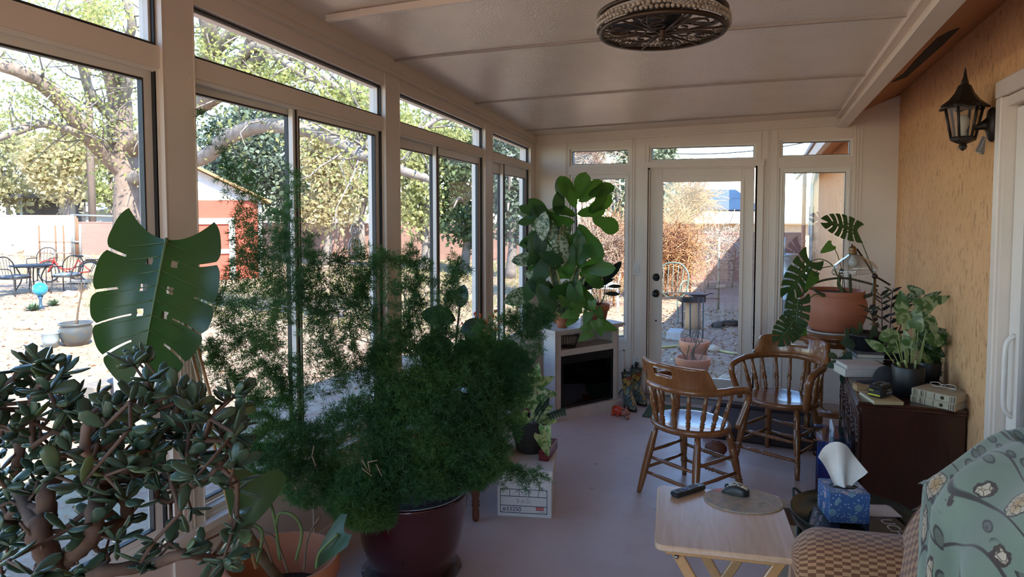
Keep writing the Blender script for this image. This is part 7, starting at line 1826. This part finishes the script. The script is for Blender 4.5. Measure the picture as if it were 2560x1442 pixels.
ywall('reddish block wall behind the trellis, seen through the door', (1400, 695), (2004, 703), 1.02, blocks('red_block', (.34, .175, .14), (.30, .155, .125)))

# utility pole
b = MB(); g = P(230, 513, 30); b.lathe([(.15, GZ), (.14, 5), (.12, 10.0)], c=(g.x, g.y, 0), n=14); b.bar((g.x - 1.1, g.y, 9.3), (g.x + 1.1, g.y, 9.3), .10, .12)
solo('utility_pole', b, mat('pole_wood', (.20, .15, .115), .9, (.14, .10, .08), 9, (4, 4, .3)), 'brown wooden utility pole left of the elm trunk', 'pole')
def cable(a, c, sag, label):
    b = MB(); b.tube([Vector(a).lerp(Vector(c), i / 16) - Vector((0, 0, sag * 4 * (i / 16) * (1 - i / 16))) for i in range(17)], .014, 4); solo('overhead_cable', b, blackp, label, 'cable')
cable(P(700, 350, 20), P(1350, 470, 22), .3, 'thin overhead cable crossing the second and third windows')
cable(P(1560, 372, 20), P(2040, 350, 19), .25, 'thin dark overhead cable above the door in the top glass')

# neighbour buildings
def house(label, x0, x1, d, yw, ye, yr, wall, roof, dd=5.0, win=()):
    a = P(x0, 513, d); c = P(x1, 513, d); u = (c - a); u.z = 0; u.normalize(); n = Vector((-u.y, u.x, 0)); t = thing('house', label, 'house', (a.x, a.y, GZ), math.atan2(u.y, u.x))
    W = (c - a).length; ze = HC - (ye - 513) * d / FPX; zr = HC - (yr - 513) * (d + dd) / FPX
    b = MB(); b.bb(0, W, 0, 2 * dd, 0, ze - GZ); part('wall', b, wall, t)
    b = MB(); e = .35; V = [(-e, -e, ze - GZ - .03), (W + e, -e, ze - GZ - .03), (W + e, dd, zr - GZ), (-e, dd, zr - GZ), (W + e, 2 * dd + e, ze - GZ), (-e, 2 * dd + e, ze - GZ)]; V += [(x, y, z + .12) for x, y, z in V]
    b.add(V, [(0, 1, 2, 3), (3, 2, 4, 5), (9, 8, 7, 6), (11, 10, 8, 9), (0, 6, 7, 1), (5, 4, 10, 11), (0, 3, 9, 6), (3, 5, 11, 9), (1, 7, 8, 2), (2, 8, 10, 4)]); part('roof', b, roof, t)
    for f0, f1, z0, z1 in win:
        w = MB(); w.bb(W * f0, W * f1, -.03, .02, z0, z1); part('window', w, mat('far_window', (.05, .06, .07), .2), t)
    return t, W, ze, zr, dd
tanw = mat('tan_wall', (.46, .33, .20), .9); pink = mat('pale_shingle', (.50, .44, .41), .9, (.44, .38, .35), 12)
hs, W, ze, zr, dd = house('tan neighbour house with solar panels on its pale roof beyond the door', 1752, 2030, 27, 640, 556, 489, tanw, pink, 4.0, ((.55, .75, .35, .75),))
pm = mat('solar_blue', (.02, .045, .085), .55, (.03, .06, .11), 3, spec=.15)
for i in range(2):
    for j in range(2):
        b = MB(); x0 = .18 + i * (.62 if j == 0 else .62) ; x1 = x0 + (.60 if i == 0 else 1.9)
        f0 = .28 + .40 * j; f1 = f0 + .38; z = lambda f: ze - GZ + (zr - ze) * f + .17; y = lambda f: -.35 + (dd + .35) * f
        V = [(x0, y(f0), z(f0)), (x1, y(f0), z(f0)), (x1, y(f1), z(f1)), (x0, y(f1), z(f1))]; V += [(p[0], p[1], p[2] + .04) for p in V]; b.add(V, [(3, 2, 1, 0), (4, 5, 6, 7), (0, 1, 5, 4), (1, 2, 6, 5), (2, 3, 7, 6), (3, 0, 4, 7)]); part('solar_panel', b, pm, hs)
house('white house behind the brown yard wall and the elm trunk', 150, 345, 40, 560, 528, 470, mat('white_siding', (.62, .60, .57), .8), mat('grey_roof', (.30, .29, .28), .9), 4, ((.05, .16, .2, .8), (.55, .70, .2, .9)))
t = thing('carport', 'dark carport with thin posts behind the pale yard wall', 'carport', P(40, 513, 34).to_tuple()[:2] + (GZ,), 0)
a = P(-60, 513, 34); c = P(118, 513, 34); b = MB(); zc_ = HC + 22 * 34 / FPX; b.bar((a.x, a.y, zc_), (c.x, c.y, zc_), 3.5, .18); part('roof', b, mat('dark_roof', (.07, .07, .075), .8), t, world=True)
b = MB(); b.bar((a.x + .5, a.y + 1.6, zc_ / 2), (c.x + .5, c.y + 1.6, zc_ / 2), .1, zc_ + .3); part('back_wall', b, mat('dark_wall', (.085, .085, .09), .9), t, world=True)
for f in (.4, .98):
    b = MB(); q = a.lerp(c, f); b.tube([(q.x, q.y - 1.2, GZ), (q.x, q.y - 1.2, zc_)], .05, 8); part('post', b, mat('pale_post', (.4, .42, .42), .6), t, world=True)

# red shed with white trim
a = G(392, 707); c = G(655, 694); u = (c - a).normalized(); DS = (a + c) / 2
t = thing('garden_shed', 'red garden shed with white gable and white door trim behind the feathery fern', 'shed', a.to_tuple(), math.atan2(u.y, u.x))
W = (c - a).length; redp = mat('red_paint', (.50, .095, .06), .7, (.46, .085, .055), 3); whp = mat('shed_white', (.72, .70, .68), .7)
ds = 17.2; zt = HC - (500 - 513) * ds / FPX - GZ; zap = HC - (398 - 513) * ds / FPX - GZ
b = MB(); b.bb(0, W, 0, 3.0, 0, zt); part('wall', b, redp, t)
b = MB(); V = [(0, 0, zt), (W, 0, zt), (W * .18, 0, zap), (0, 3, zt), (W, 3, zt), (W * .18, 3, zap)]; b.add(V, [(0, 1, 2), (5, 4, 3), (0, 3, 4, 1), (1, 4, 5, 2), (2, 5, 3, 0)]); part('gable', b, whp, t)
b = MB(); b.bar((W * .18, 1.4, zap + .05), (W + .22, 1.4, zt - .05), 3.3, .06, up=(0, 0, 1)); part('roof', b, mat('shed_roof', (.42, .25, .12), .8), t)
fz = lambda y: HC - (y - 513) * ds / FPX - GZ; fx = lambda x: (x - 392) / (648 - 392) * W
for x0, x1, y0, y1 in ((566, 581, 545, 705), (478, 581, 546, 561), (478, 570, 626, 637), (640, 650, 500, 705), (392, 400, 500, 705)):
    b = MB(); b.bb(fx(x0), fx(x1), -.04, .0, max(0, fz(y1)), fz(y0)); part('trim', b, whp, t)

# gate posts, ladders, board, planks
galv = mat('galvanised', (.36, .38, .38), .4, (.30, .32, .33), 10, metal=.5); rust = mat('rusty_steel', (.22, .11, .06), .8)
t = thing('yard_gate', 'galvanised pipe gate with rusty posts between the two yard walls', 'gate', G(195, 650).to_tuple(), 0)
d_ = 24.0
def pp(x, y, d=d_): return P(x, y, d)
for x, y0, m_ in ((178, 536, galv), (183, 536, galv), (189, 538, rust), (193, 545, rust), (199, 560, galv)):
    b = MB(); p = pp(x, y0); b.tube([p, (p.x, p.y, GZ)], .045 if m_ is galv else .03, 7); part('post', b, m_, t, world=True)
b = MB(); b.tube([pp(178, 537), pp(297, 541)], .03, 6); b.tube([pp(178, 603), pp(199, 605)], .03, 6); part('rail', b, galv, t, world=True)
t = thing('wire_fence', 'rusty post and wire fence panel in front of the pale yard wall', 'fence', G(120, 655).to_tuple(), 0)
for x in (97, 138, 158):
    b = MB(); p = pp(x, 563, 23); b.tube([p, (p.x, p.y, GZ)], .022, 6); part('post', b, rust, t, world=True)
for y in (604, 632):
    b = MB(); b.tube([pp(97, y, 23), pp(178, y + 1, 23)], .012, 5); part('rail', b, rust, t, world=True)
def ladder(label, a, c, w, n):
    t = thing('ladder', label, 'ladder', a.to_tuple(), 0, 'ladders leaning on the elm'); m = mat('aluminium', (.42, .41, .40), .5, metal=.5); s = Vector((CR.x, CR.y, 0)) * w / 2
    for k in (-1, 1):
        b = MB(); b.bar(a + s * k, c + s * k, .05, .09, up=s); part('rail', b, m, t, world=True)
    for i in range(1, n):
        p = a.lerp(c, i / n); b = MB(); b.tube([p - s, p + s], .018, 6); part('rung', b, m, t, world=True)
ladder('aluminium ladder leaning on the elm trunk, nearer the bicycle', G(280, 738), P(301, 575, 14.0), .22, 9)
ladder('second ladder leaning on the elm trunk, close to the near window post', G(314, 742), P(330, 612, 13.6), .20, 8)
b = MB(); p = G(306, 722); b.bb(-.28, .28, -.03, .03, 0, 1.15, M=Matrix.Translation(p) @ Matrix.Rotation(YAW, 4, 'Z') @ Matrix.Rotation(-.12, 4, 'X')); solo('red_board', b, mat('faded_red', (.30, .10, .075), .8), 'red painted board standing behind the ladders at the elm', 'board')
for k, (x, y, L, r, lb) in enumerate(((226, 645, 1.3, .5, 'weathered plank propped up on the straw behind the bicycle'), (60, 640, 1.6, -.3, 'grey plank lying under the pale yard wall'), (250, 708, 1.5, .1, 'long weathered plank on the ground behind the bicycle wheel'))):
    p = G(x, y); b = MB(); b.box((0, 0, .05), (L, .22, .05), M=Matrix.Translation(p) @ Matrix.Rotation(YAW + r, 4, 'Z') @ Matrix.Rotation(.22 if k == 0 else 0, 4, 'Y')); solo('plank', b, mat('weathered_wood', (.40, .34, .28), .9, (.32, .27, .22), 8, (1, 8, 8)), lb, 'plank')

# bicycle
bo = G(176, 706); t = thing('bicycle', 'red bicycle parked behind the patio chairs in the yard', 'bicycle', bo.to_tuple(), YAW + radians(4))
tyre = mat('tyre', (.03, .03, .032), .7); ww = mat('whitewall', (.55, .53, .5), .6); rb_ = mat('bike_red', (.62, .035, .025), .3)
R_ = .245; xs = (-.50, .48)
for x in xs:
    b = MB(); b.tube([(x + R_ * cos(2 * pi * i / 28), 0, R_ + .018 + R_ * sin(2 * pi * i / 28)) for i in range(28)], .020, 7, closed=True); w_ = part('tyre', b, tyre, t)
    b = MB(); b.tube([(x + (R_ - .028) * cos(2 * pi * i / 28), 0, R_ + .018 + (R_ - .028) * sin(2 * pi * i / 28)) for i in range(28)], .012, 5, closed=True)
    for k in range(14): a = 2 * pi * k / 14; b.tube([(x, .015 * (-1) ** k, R_ + .018), (x + (R_ - .03) * cos(a), 0, R_ + .018 + (R_ - .03) * sin(a))], .0022, 3)
    b.tube([(x, -.03, R_ + .018), (x, .03, R_ + .018)], .015, 6); part('wheel', b, ww, t)
    b = MB(); b.tube([(x + (R_ + .04) * cos(a), 0, R_ + .018 + (R_ + .04) * sin(a)) for a in np.linspace(radians(-10 if x > 0 else 40), radians(185 if x > 0 else 150), 16)], .016, 6); part('fender', b, tyre if x > 0 else rb_, t)
HZ = R_ + .018; bbk = (.02, 0, .22); hd = (-.36, 0, .58); st_ = (.20, 0, .55)
b = MB()
for q in ([hd, (-.28, 0, .40), (-.10, 0, .28), bbk], [(-.35, 0, .52), (-.22, 0, .36), (.0, 0, .33), (.13, 0, .36)], [bbk, st_], [bbk, (xs[1], .02, HZ)], [bbk, (xs[1], -.02, HZ)], [st_, (xs[1], .02, HZ)], [(-.37, 0, .60), (-.39, .03, .45), (xs[0], .03, HZ)], [(-.37, 0, .60), (-.39, -.03, .45), (xs[0], -.03, HZ)]): b.tube(spline([Vector(v) for v in q], 10), .017, 7)
part('frame', b, rb_, t)
b = MB(); b.tube([st_, (.22, 0, .62)], .012, 6); b.ball((.23, 0, .64), (.11, .06, .025), 12); part('saddle', b, blackp, t)
b = MB(); b.tube(spline([(-.20, .22, .70), (-.33, .15, .74), (-.37, 0, .68), (-.33, -.15, .74), (-.20, -.22, .70)], 16), .011, 6); b.tube([(-.37, 0, .60), (-.37, 0, .69)], .012, 6); part('handlebar', b, galv, t)
b = MB(); b.lathe([(.0, -.004), (.07, -.004), (.07, .004), (0, .004)], n=20, M=Matrix.Translation(bbk) @ Matrix.Rotation(pi / 2, 4, 'X')); b.tube([(.02, -.05, .22), (.10, -.05, .12)], .010, 5); b.tube([(.02, .05, .22), (-.06, .05, .32)], .010, 5); b.box((.10, -.09, .11), (.07, .07, .02)); b.box((-.06, .09, .33), (.07, .07, .02)); part('crank', b, tyre, t)
b = MB(); b.box((.54, 0, .56), (.30, .12, .015)); b.tube([(.64, .05, .56), (xs[1], .04, HZ)], .008, 5); b.tube([(.64, -.05, .56), (xs[1], -.04, HZ)], .008, 5); part('rack', b, tyre, t)

# iron patio chairs and table
iron = mat('patio_iron', (.05, .045, .045), .5, metal=.3); cush = mat('slate_cushion', (.11, .13, .16), .8); cushb = mat('pale_blue_cushion', (.25, .31, .36), .8)
def pchair(label, p, rz, cu, sc=.86, col=None, grp='iron patio chairs in the yard'):
    t = thing('patio_chair', label, 'chair', p.to_tuple(), rz, grp); m = col or iron; s = sc
    for x in (-.24, .24):
        for y in (-.22, .22): b = MB(); b.tube(spline([(x * s, y * s, .44 * s), (x * 1.05 * s, y * 1.1 * s, .2 * s), (x * 1.1 * s, y * 1.25 * s, 0)], 8), .013, 6); part('leg', b, m, t)
    b = MB(); b.tube([(x * s, y * s, .44 * s) for x, y in ((-.25, -.24), (.25, -.24), (.25, .24), (-.25, .24))], .014, 6, closed=True)
    for k in range(5): b.tube([((-.2 + .1 * k) * s, -.24 * s, .44 * s), ((-.2 + .1 * k) * s, .24 * s, .44 * s)], .006, 4)
    part('seat', b, m, t)
    if cu: b = MB(); b.bb(-.24 * s, .24 * s, -.23 * s, .23 * s, .455 * s, .52 * s, ch=.02); part('cushion', b, cu, t)
    b = MB(); b.tube(spline([(-.25 * s, -.24 * s, .44 * s), (-.28 * s, -.30 * s, .75 * s), (-.16 * s, -.34 * s, .93 * s), (0, -.35 * s, .97 * s), (.16 * s, -.34 * s, .93 * s), (.28 * s, -.30 * s, .75 * s), (.25 * s, -.24 * s, .44 * s)], 24), .013, 6)
    for k in range(-2, 3): b.tube([(.08 * k * s, -.24 * s, .44 * s), (.09 * k * s, -.335 * s, (.95 - .03 * abs(k)) * s)], .006, 4)
    part('backrest', b, m, t)
    for x in (-1, 1): b = MB(); b.tube(spline([(x * .26 * s, -.28 * s, .68 * s), (x * .30 * s, 0, .69 * s), (x * .29 * s, .18 * s, .66 * s), (x * .25 * s, .22 * s, .44 * s)], 12), .012, 6); part('armrest', b, m, t)
pchair('iron patio chair with slate cushion at the frame edge, left of the round table', G(38, 738), YAW - radians(100), cush, .82)
pchair('iron patio chair with pale blue cushion in front of the red bicycle', G(168, 730), YAW + radians(180), cushb, .80)
pchair('iron patio chair behind the round iron table, in front of the wire panel', G(105, 706), YAW + radians(185), cush, .86)
def ptable(label, p, r, h, m=iron, top=None):
    t = thing('patio_table', label, 'table', p.to_tuple(), 0); b = MB(); b.lathe([(0, h - .01), (r, h - .01), (r + .01, h), (r, h + .012), (0, h + .012)], n=32); part('tabletop', b, top or m, t)
    for k in range(4): a = pi / 4 + pi / 2 * k; b = MB(); b.tube(spline([(r * .7 * cos(a), r * .7 * sin(a), h - .01), (r * .45 * cos(a), r * .45 * sin(a), h * .5), (r * .8 * cos(a), r * .8 * sin(a), 0)], 10), .014, 6); part('leg', b, m, t)
ptable('round black iron patio table between the patio chairs', G(80, 730), .40, .58)
# gazing ball, pots, bucket, bin
p = G(102, 772); t = thing('gazing_ball', 'turquoise glass gazing ball on a short stand', 'gazing ball', p.to_tuple(), 0)
b = MB(); b.ball((0, 0, .36), .125, 24); part('ball', b, mat('turquoise_glass', (.02, .22, .36), .08, (.03, .30, .45), 14, coat=.5), t)
b = MB(); b.lathe([(.07, 0), (.03, .03), (.02, .16), (.05, .24), (.0, .245)], n=14); part('stand', b, mat('blue_stand', (.03, .08, .14), .5), t)
agm = leafmat('agave', [(0, (.10, .20, .13)), (1, (.18, .30, .20))], .5, .1, (.2, .4, .2)); agm2 = leafmat('dark_rosette', [(0, (.05, .09, .05)), (1, (.09, .15, .08))], .6, .1, (.1, .2, .1))
for x, y, lb, m_, r in ((83, 776, 'dark green rosette plant under the turquoise ball', agm2, .20), (135, 764, 'dark green rosette plant right of the turquoise ball', agm2, .17), (260, 776, 'blue green spiky rosette plant right of the bare sapling', agm, .22)):
    p = G(x, y); b = MB()
    for k in range(46):
        a = ry.uniform(0, 2 * pi); e = ry.uniform(.15, 1.3); q = Vector((cos(a) * cos(e), sin(a) * cos(e), sin(e) * .8)); put_leaf(b, 'lance', p + Vector((0, 0, .01)), p + q * r * ry.uniform(.7, 1.1), (0, 0, 1), .05, -.1)
    solo('rosette_plant', b, m_, lb, 'plant')
p = G(191, 862); t = thing('glazed_pot', 'dark blue glazed pot with a bare sapling in the yard', 'plant', p.to_tuple(), 0)
b = MB(); b.lathe([(0, 0), (.13, 0), (.175, .08), (.20, .17), (.195, .24), (.178, .275), (.205, .29), (.205, .305), (.185, .305), (.17, .27), (0, .25)], n=32); part('pot', b, mat('blue_glaze', (.05, .065, .075), .35, (.08, .07, .055), 14), t)
b = MB(); b.lathe([(0, .262), (.17, .255)], n=20); part('soil', b, soilm, t)
b = MB(); d_ = 9.42; b.tube(spline([p + Vector((.01, 0, .25)), P(196, 770, d_), P(203, 735, d_), P(204, 705, d_)], 16), list(np.linspace(.014, .006, 17))[:len(spline([p, p, p, p], 16))], 6)
for e in ((190, 712), (218, 722), (222, 715), (195, 700), (212, 708)): b.tube(spline([P(203, 735, d_), P((203 + e[0]) / 2, 722, d_), P(*e, d_)], 6), .005, 4)
part('sapling', b, stemb, t, world=True)
p = G(128, 868); t = thing('metal_bucket', 'galvanised metal bucket beside the dark blue glazed pot', 'bucket', p.to_tuple(), 0)
b = MB(); b.lathe([(0, .01), (.085, .01), (.088, 0), (.098, .10), (.112, .185), (.120, .192), (.120, .202), (.110, .200), (.095, .10), (.082, .02), (0, .02)], n=28); part('body', b, mat('bucket_zinc', (.38, .46, .48), .4, (.32, .40, .43), 8, metal=.3), t)
b = MB(); b.tube(spline([(-.118, 0, .19), (-.08, .06, .16), (0, .10, .13), (.08, .06, .16), (.118, .0, .19)], 14), .004, 5); part('handle', b, galv, t)
p = G(322, 1012); t = thing('white_bin', 'white plastic bin with a lid outside the near window post', 'bin', (p.x, p.y, GZ), 0)
b = MB(); b.lathe([(0, 0), (.115, 0), (.128, .50), (.0, .50)], n=28); part('body', b, mat('bin_white', (.68, .62, .58), .5), t); b = MB(); b.lathe([(.134, .49), (.140, .50), (.138, .545), (.10, .56), (0, .565)], n=28); part('lid', b, mat('bin_lid', (.75, .74, .74), .4), t)
p = G(262, 1000); b = MB(); b.box((p.x, p.y, GZ + .09), (.20, .36, .18), ch=.01); solo('concrete_block', b, mat('grey_concrete', (.22, .19, .165), .95, (.17, .15, .13), 20), 'grey concrete block beside the white plastic bin', 'block')
stone = mat('pale_stone', (.55, .44, .32), .9, (.44, .34, .25), 9, bmp=.4, bs=20, bd=.02)
for k, (x, y, r, lb) in enumerate(((62, 822, .17, 'pale lumpy stone left of the metal bucket'), (92, 824, .11, 'small pale stone beside the lumpy pale stone'), (30, 636, .42, 'large round grey stone at the pale yard wall'), (175, 742, .16, 'flat pale stone under the pale blue cushion chair'), (100, 714, .14, 'pale stone under the iron patio table'), (1780, 878, .10, 'white stone in the leaves beside the terracotta pots'), (1700, 975, .09, 'small white stone behind the chair back outside the door'), (1822, 958, .12, 'white stone among dry leaves at the door glass edge'))):
    p = G(x, y); b = MB(); b.ball((p.x, p.y, GZ + r * .3), (r, r * .8, r * .5), 12); V = b.V[0]; V += RNG.normal(size=V.shape) * r * .06; solo('stone', b, stone, lb, 'stone')
# dry grass and leaf litter
b = MB(); C = []
for k in range(900):
    x, y = (ry.uniform(230, 345), ry.uniform(690, 770)) if k < 500 else (ry.uniform(-20, 300), ry.uniform(640, 700)); C.append(np.array(G(x, y)))
C = np.array(C); needles(b, C, np.tile((0, 0, 1.0), (len(C), 1)), 6, .22, .012, 1.3, rng=ry); solo('dry_grass', b, mat('straw', (.50, .40, .24), .9, (.40, .30, .18), 4), 'dry straw coloured grass around the elm and bicycle', 'grass', kind='stuff')
n = 9000; C = np.stack([ry.uniform(-16, -2.4, n), ry.uniform(1.5, 18, n), np.full(n, GZ + .012)], 1); C2 = np.stack([ry.uniform(-2.2, .8, 3500), ry.uniform(6.7, 13, 3500), np.full(3500, GZ + .012)], 1)
b = MB(); leafcloud(b, np.concatenate([C, C2]), .055, ry, flat=.85); solo('leaf_litter', b, leafmat('litter', [(0, (.26, .13, .075)), (.4, (.42, .28, .17)), (.8, (.55, .44, .30)), (1, (.36, .25, .2))], .9, .1, (.4, .25, .1)), 'dry fallen leaves scattered over the yard ground', 'leaf litter', kind='stuff')
gr = MB(); n = 5000; C = np.stack([ry.uniform(-12, -3, n), ry.uniform(9, 21, n), np.full(n, GZ)], 1); needles(gr, C, np.tile((0, 0, 1.0), (n, 1)), 4, .10, .012, 1.2, rng=ry); solo('lawn_grass', gr, leafmat('lawn', [(0, (.22, .24, .09)), (1, (.36, .34, .15))], .8, .3, (.4, .42, .12)), 'patchy yellow green grass in the far yard', 'grass', kind='stuff')

# ---- things behind the end wall
terro = mat('pot_terracotta_out', (.56, .235, .125), .8, (.50, .20, .10), 5)
def opot(label, d, px, yr, D, h):
    c = P(px, yr, d); t = thing('terracotta_pot', label, 'pot', (c.x, c.y, GZ), 0, 'terracotta pots outside the door'); H = c.z - GZ; R = D / 2
    b = MB(); b.lathe([(0, 0), (R * .66, 0), (R * .90, H - .075), (R * .97, H - .072), (R, H - .005), (R * .98, H), (R * .88, H), (R * .84, H - .08), (0, H - .10)], n=36); part('pot', b, terro, t)
    b = MB(); b.lathe([(0, H - .07), (R * .85, H - .075)], n=20); part('soil', b, soilm, t)
    b = MB()
    for k in range(7):
        a = ry.uniform(0, 6.3); r = ry.uniform(0, R * .6); q = Vector((r * cos(a), r * sin(a), H - .08)); b.tube(spline([q, q + Vector((ry.normal() * .03, ry.normal() * .03, .10)), q + Vector((ry.normal() * .06, ry.normal() * .06, ry.uniform(.12, .30)))], 8), .005, 5)
    part('dry_stems', b, stemb, t)
opot('nearest terracotta pot with dry stems outside the door', 7.05, 1733, 893, .345, .3); opot('second terracotta pot with dry stems, behind the nearest one outside the door', 8.3, 1736, 851, .355, .3)
pchair('greenish metal patio chair behind the glass table outside the door', G(1668, 800), YAW + radians(150), None, .95, mat('verdigris', (.16, .22, .19), .6), 'metal chairs behind the end wall')
pchair('white metal patio chair seen in the narrow end window', G(1510, 775), YAW + radians(170), mat('white_cushion', (.65, .64, .62), .8), .95, mat('white_iron', (.55, .55, .53), .5), 'metal chairs behind the end wall')
p = G(1690, 852); t = thing('glass_table', 'low glass topped metal patio table outside the door', 'table', (p.x - .25, p.y, GZ), YAW)
b = MB(); b.bb(-.45, .42, -.25, .25, .62, .63); part('tabletop', b, glassmat('table_glass', (.75, .85, .82), 1.6), t)
b = MB()
for q in ((-.46, .43, -.26, -.24), (-.46, .43, .24, .26), (-.46, -.44, -.26, .26), (.41, .43, -.26, .26)): b.bb(q[0], q[1], q[2], q[3], .605, .635)
part('rim', b, iron, t)
for x, y in ((-.42, -.22), (.39, -.22), (-.42, .22), (.39, .22)): b = MB(); b.tube([(x, y, .61), (x * 1.02, y, 0)], .012, 6); part('leg', b, iron, t)
p = G(1732, 822); b = MB(); b.lathe([(0, 0), (.125, 0), (.118, .10), (.112, .42), (.0, .42)], c=(p.x, p.y, GZ), n=20); solo('wood_stump', b, mat('cut_log', (.46, .26, .11), .85, (.36, .19, .08), 6, (4, 4, .6)), 'upright cut wooden log outside the door', 'log')
t = thing('charcoal_grill', 'small black box grill resting on the upright cut log', 'grill', (p.x, p.y, GZ + .42), YAW)
b = MB(); b.bb(-.22, .16, -.13, .13, 0, .11, ch=.015); part('box', b, mat('grill_black', (.02, .02, .024), .5), t); b = MB(); b.bb(-.23, .17, -.14, .14, .11, .125); b.tube(spline([(.17, 0, .08), (.24, -.02, .12), (.30, .0, .12)], 8), .008, 5); part('lid', b, mat('grill_black', (.02, .02, .024), .5), t)
p = G(1751, 856); b = MB()
for s in (-.03, .03): b.tube([(p.x + s, p.y, GZ), (p.x + s, p.y, GZ + .62)], .010, 6)
b.tube([(p.x - .03, p.y, GZ + .60), (p.x + .03, p.y, GZ + .60)], .010, 6); solo('plant_stake', b, iron, 'black metal double stake in front of the cut log', 'stake')
p0 = G(1782, 822); p1 = G(1850, 816); b = MB(); b.tube(spline([p0 + Vector((0, 0, .05)), p0.lerp(p1, .5) + Vector((0, .05, .06)), p1 + Vector((0, 0, .05))], 12), [.035, .045, .05, .05, .045, .05, .05, .05, .045, .05, .05, .04, .03][:len(spline([p0, p0, p1], 12))], 8); solo('fallen_branch', b, darkstem, 'dark fallen branch on the ground right of the cut log', 'branch')
p = G(1688, 846); b = MB(); b.box((p.x, p.y, GZ + .06), (.20, .34, .12), ch=.01); solo('paving_stone', b, mat('pale_paver', (.5, .48, .46), .9), 'pale paving block on the ground under the glass table', 'block')
for pl, lb in (([(1640, 872), (1670, 870), (1700, 868), (1712, 874)], 'yellow garden hose left of the terracotta pots'), ([(1790, 878), (1820, 884), (1848, 888), (1880, 886)], 'yellow garden hose right of the terracotta pots')):
    b = MB(); b.tube(spline([G(x, y) + Vector((0, 0, .018)) for x, y in pl], 18), .016, 7); solo('garden_hose', b, mat('hose_yellow', (.50, .44, .17), .5), lb, 'hose')
# trellis with curled rods
d_ = 12.5; t = thing('metal_trellis', 'tall rusty trellis pole with rungs outside the door', 'trellis', (P(1798, 513, d_).x, P(1798, 513, d_).y, GZ), 0)
b = MB(); p = P(1798, 592, d_); b.tube([(p.x, p.y, GZ), p], .020, 8); b.tube([p, P(1790, 580, d_)], .010, 5); b.tube([p, P(1806, 582, d_)], .010, 5); part('pole', b, mat('lichen_pole', (.30, .28, .20), .8), t, world=True)
for a_, c_ in (((1798, 627), (1822, 627)), ((1798, 650), (1838, 651)), ((1798, 674), (1838, 675)), ((1773, 604), (1798, 603)), ((1765, 722), (1798, 722)), ((1798, 699), (1824, 699)), ((1760, 746), (1798, 746))): b = MB(); b.tube([P(*a_, d_), P(*c_, d_)], .009, 5); part('rung', b, rust, t, world=True)
b = MB(); b.tube(spline([P(1822, 655, d_), P(1798, 672, d_), P(1770, 692, d_), P(1760, 715, d_), P(1764, 745, d_)], 18), .009, 5); b.tube(spline([P(1838, 625, d_), P(1836, 650, d_), P(1834, 675, d_)], 8), .014, 5); part('curl', b, rust, t, world=True)
# tank, downspout, conduits on the house
p = G(1966, 798); t = thing('metal_tank', 'upright dented galvanised barrel at the corner of the orange house', 'barrel', (p.x, p.y, GZ), 0)
b = MB(); H = 1.08; b.lathe([(0, 0), (.155, 0), (.16, .01), (.158, .33), (.164, .34), (.158, .35), (.158, .70), (.164, .71), (.158, .72), (.158, H - .02), (.166, H - .01), (.166, H), (0, H + .01)], n=28); part('drum', b, galv, t)
b = MB(); b.tube([(-.05, -.05, H), (-.05, -.05, H + .28)], .022, 8); b.tube([(.13, -.1, .9), (.17, -.13, .9), (.17, -.13, .8)], .012, 6); part('pipe', b, galv, t)
b = MB(); q = P(2010, 513, 10.0); b.tube([(q.x, q.y, GZ), (q.x, q.y, 2.36), (q.x + .05, q.y, 2.44)], .028, 10)
for z in (.4, 1.2, 2.0): b.lathe([(.032, z), (.032, z + .03)], c=(q.x, q.y, 0), n=10)
solo('downspout', b, mat('pipe_brown', (.30, .13, .085), .6), 'reddish brown downspout at the eave outside the right end window', 'downspout')
t = thing('electric_conduits', 'bundle of grey conduits and meter box on the orange house wall', 'conduit', (XR, 18.3, GZ), 0)
for y, x, r in ((17.9, XR - .06, .018), (18.2, XR - .06, .022), (18.5, XR - .07, .028), (18.75, XR - .06, .02)): b = MB(); b.tube(spline([(x, y, GZ), (x, y, 1.9), (x, y - .2, 2.30), (x - .05, y - 2.5, 2.50)], 18), r, 7); part('pipe', b, galv, t, world=True)
b = MB(); b.bb(XR - .11, XR - .004, 18.5, 18.85, 1.0, 1.7, ch=.01); part('meter_box', b, mat('meter_grey', (.3, .3, .29), .6), t, world=True)
b = MB(); b.tube(spline([(XR - .03, 9.6, 2.45), (XR - .03, 9.4, 1.4), (XR - .03, 9.0, .4), (XR - .03, 8.9, GZ)], 14), .006, 5); part('cable', b, blackp, t, world=True)
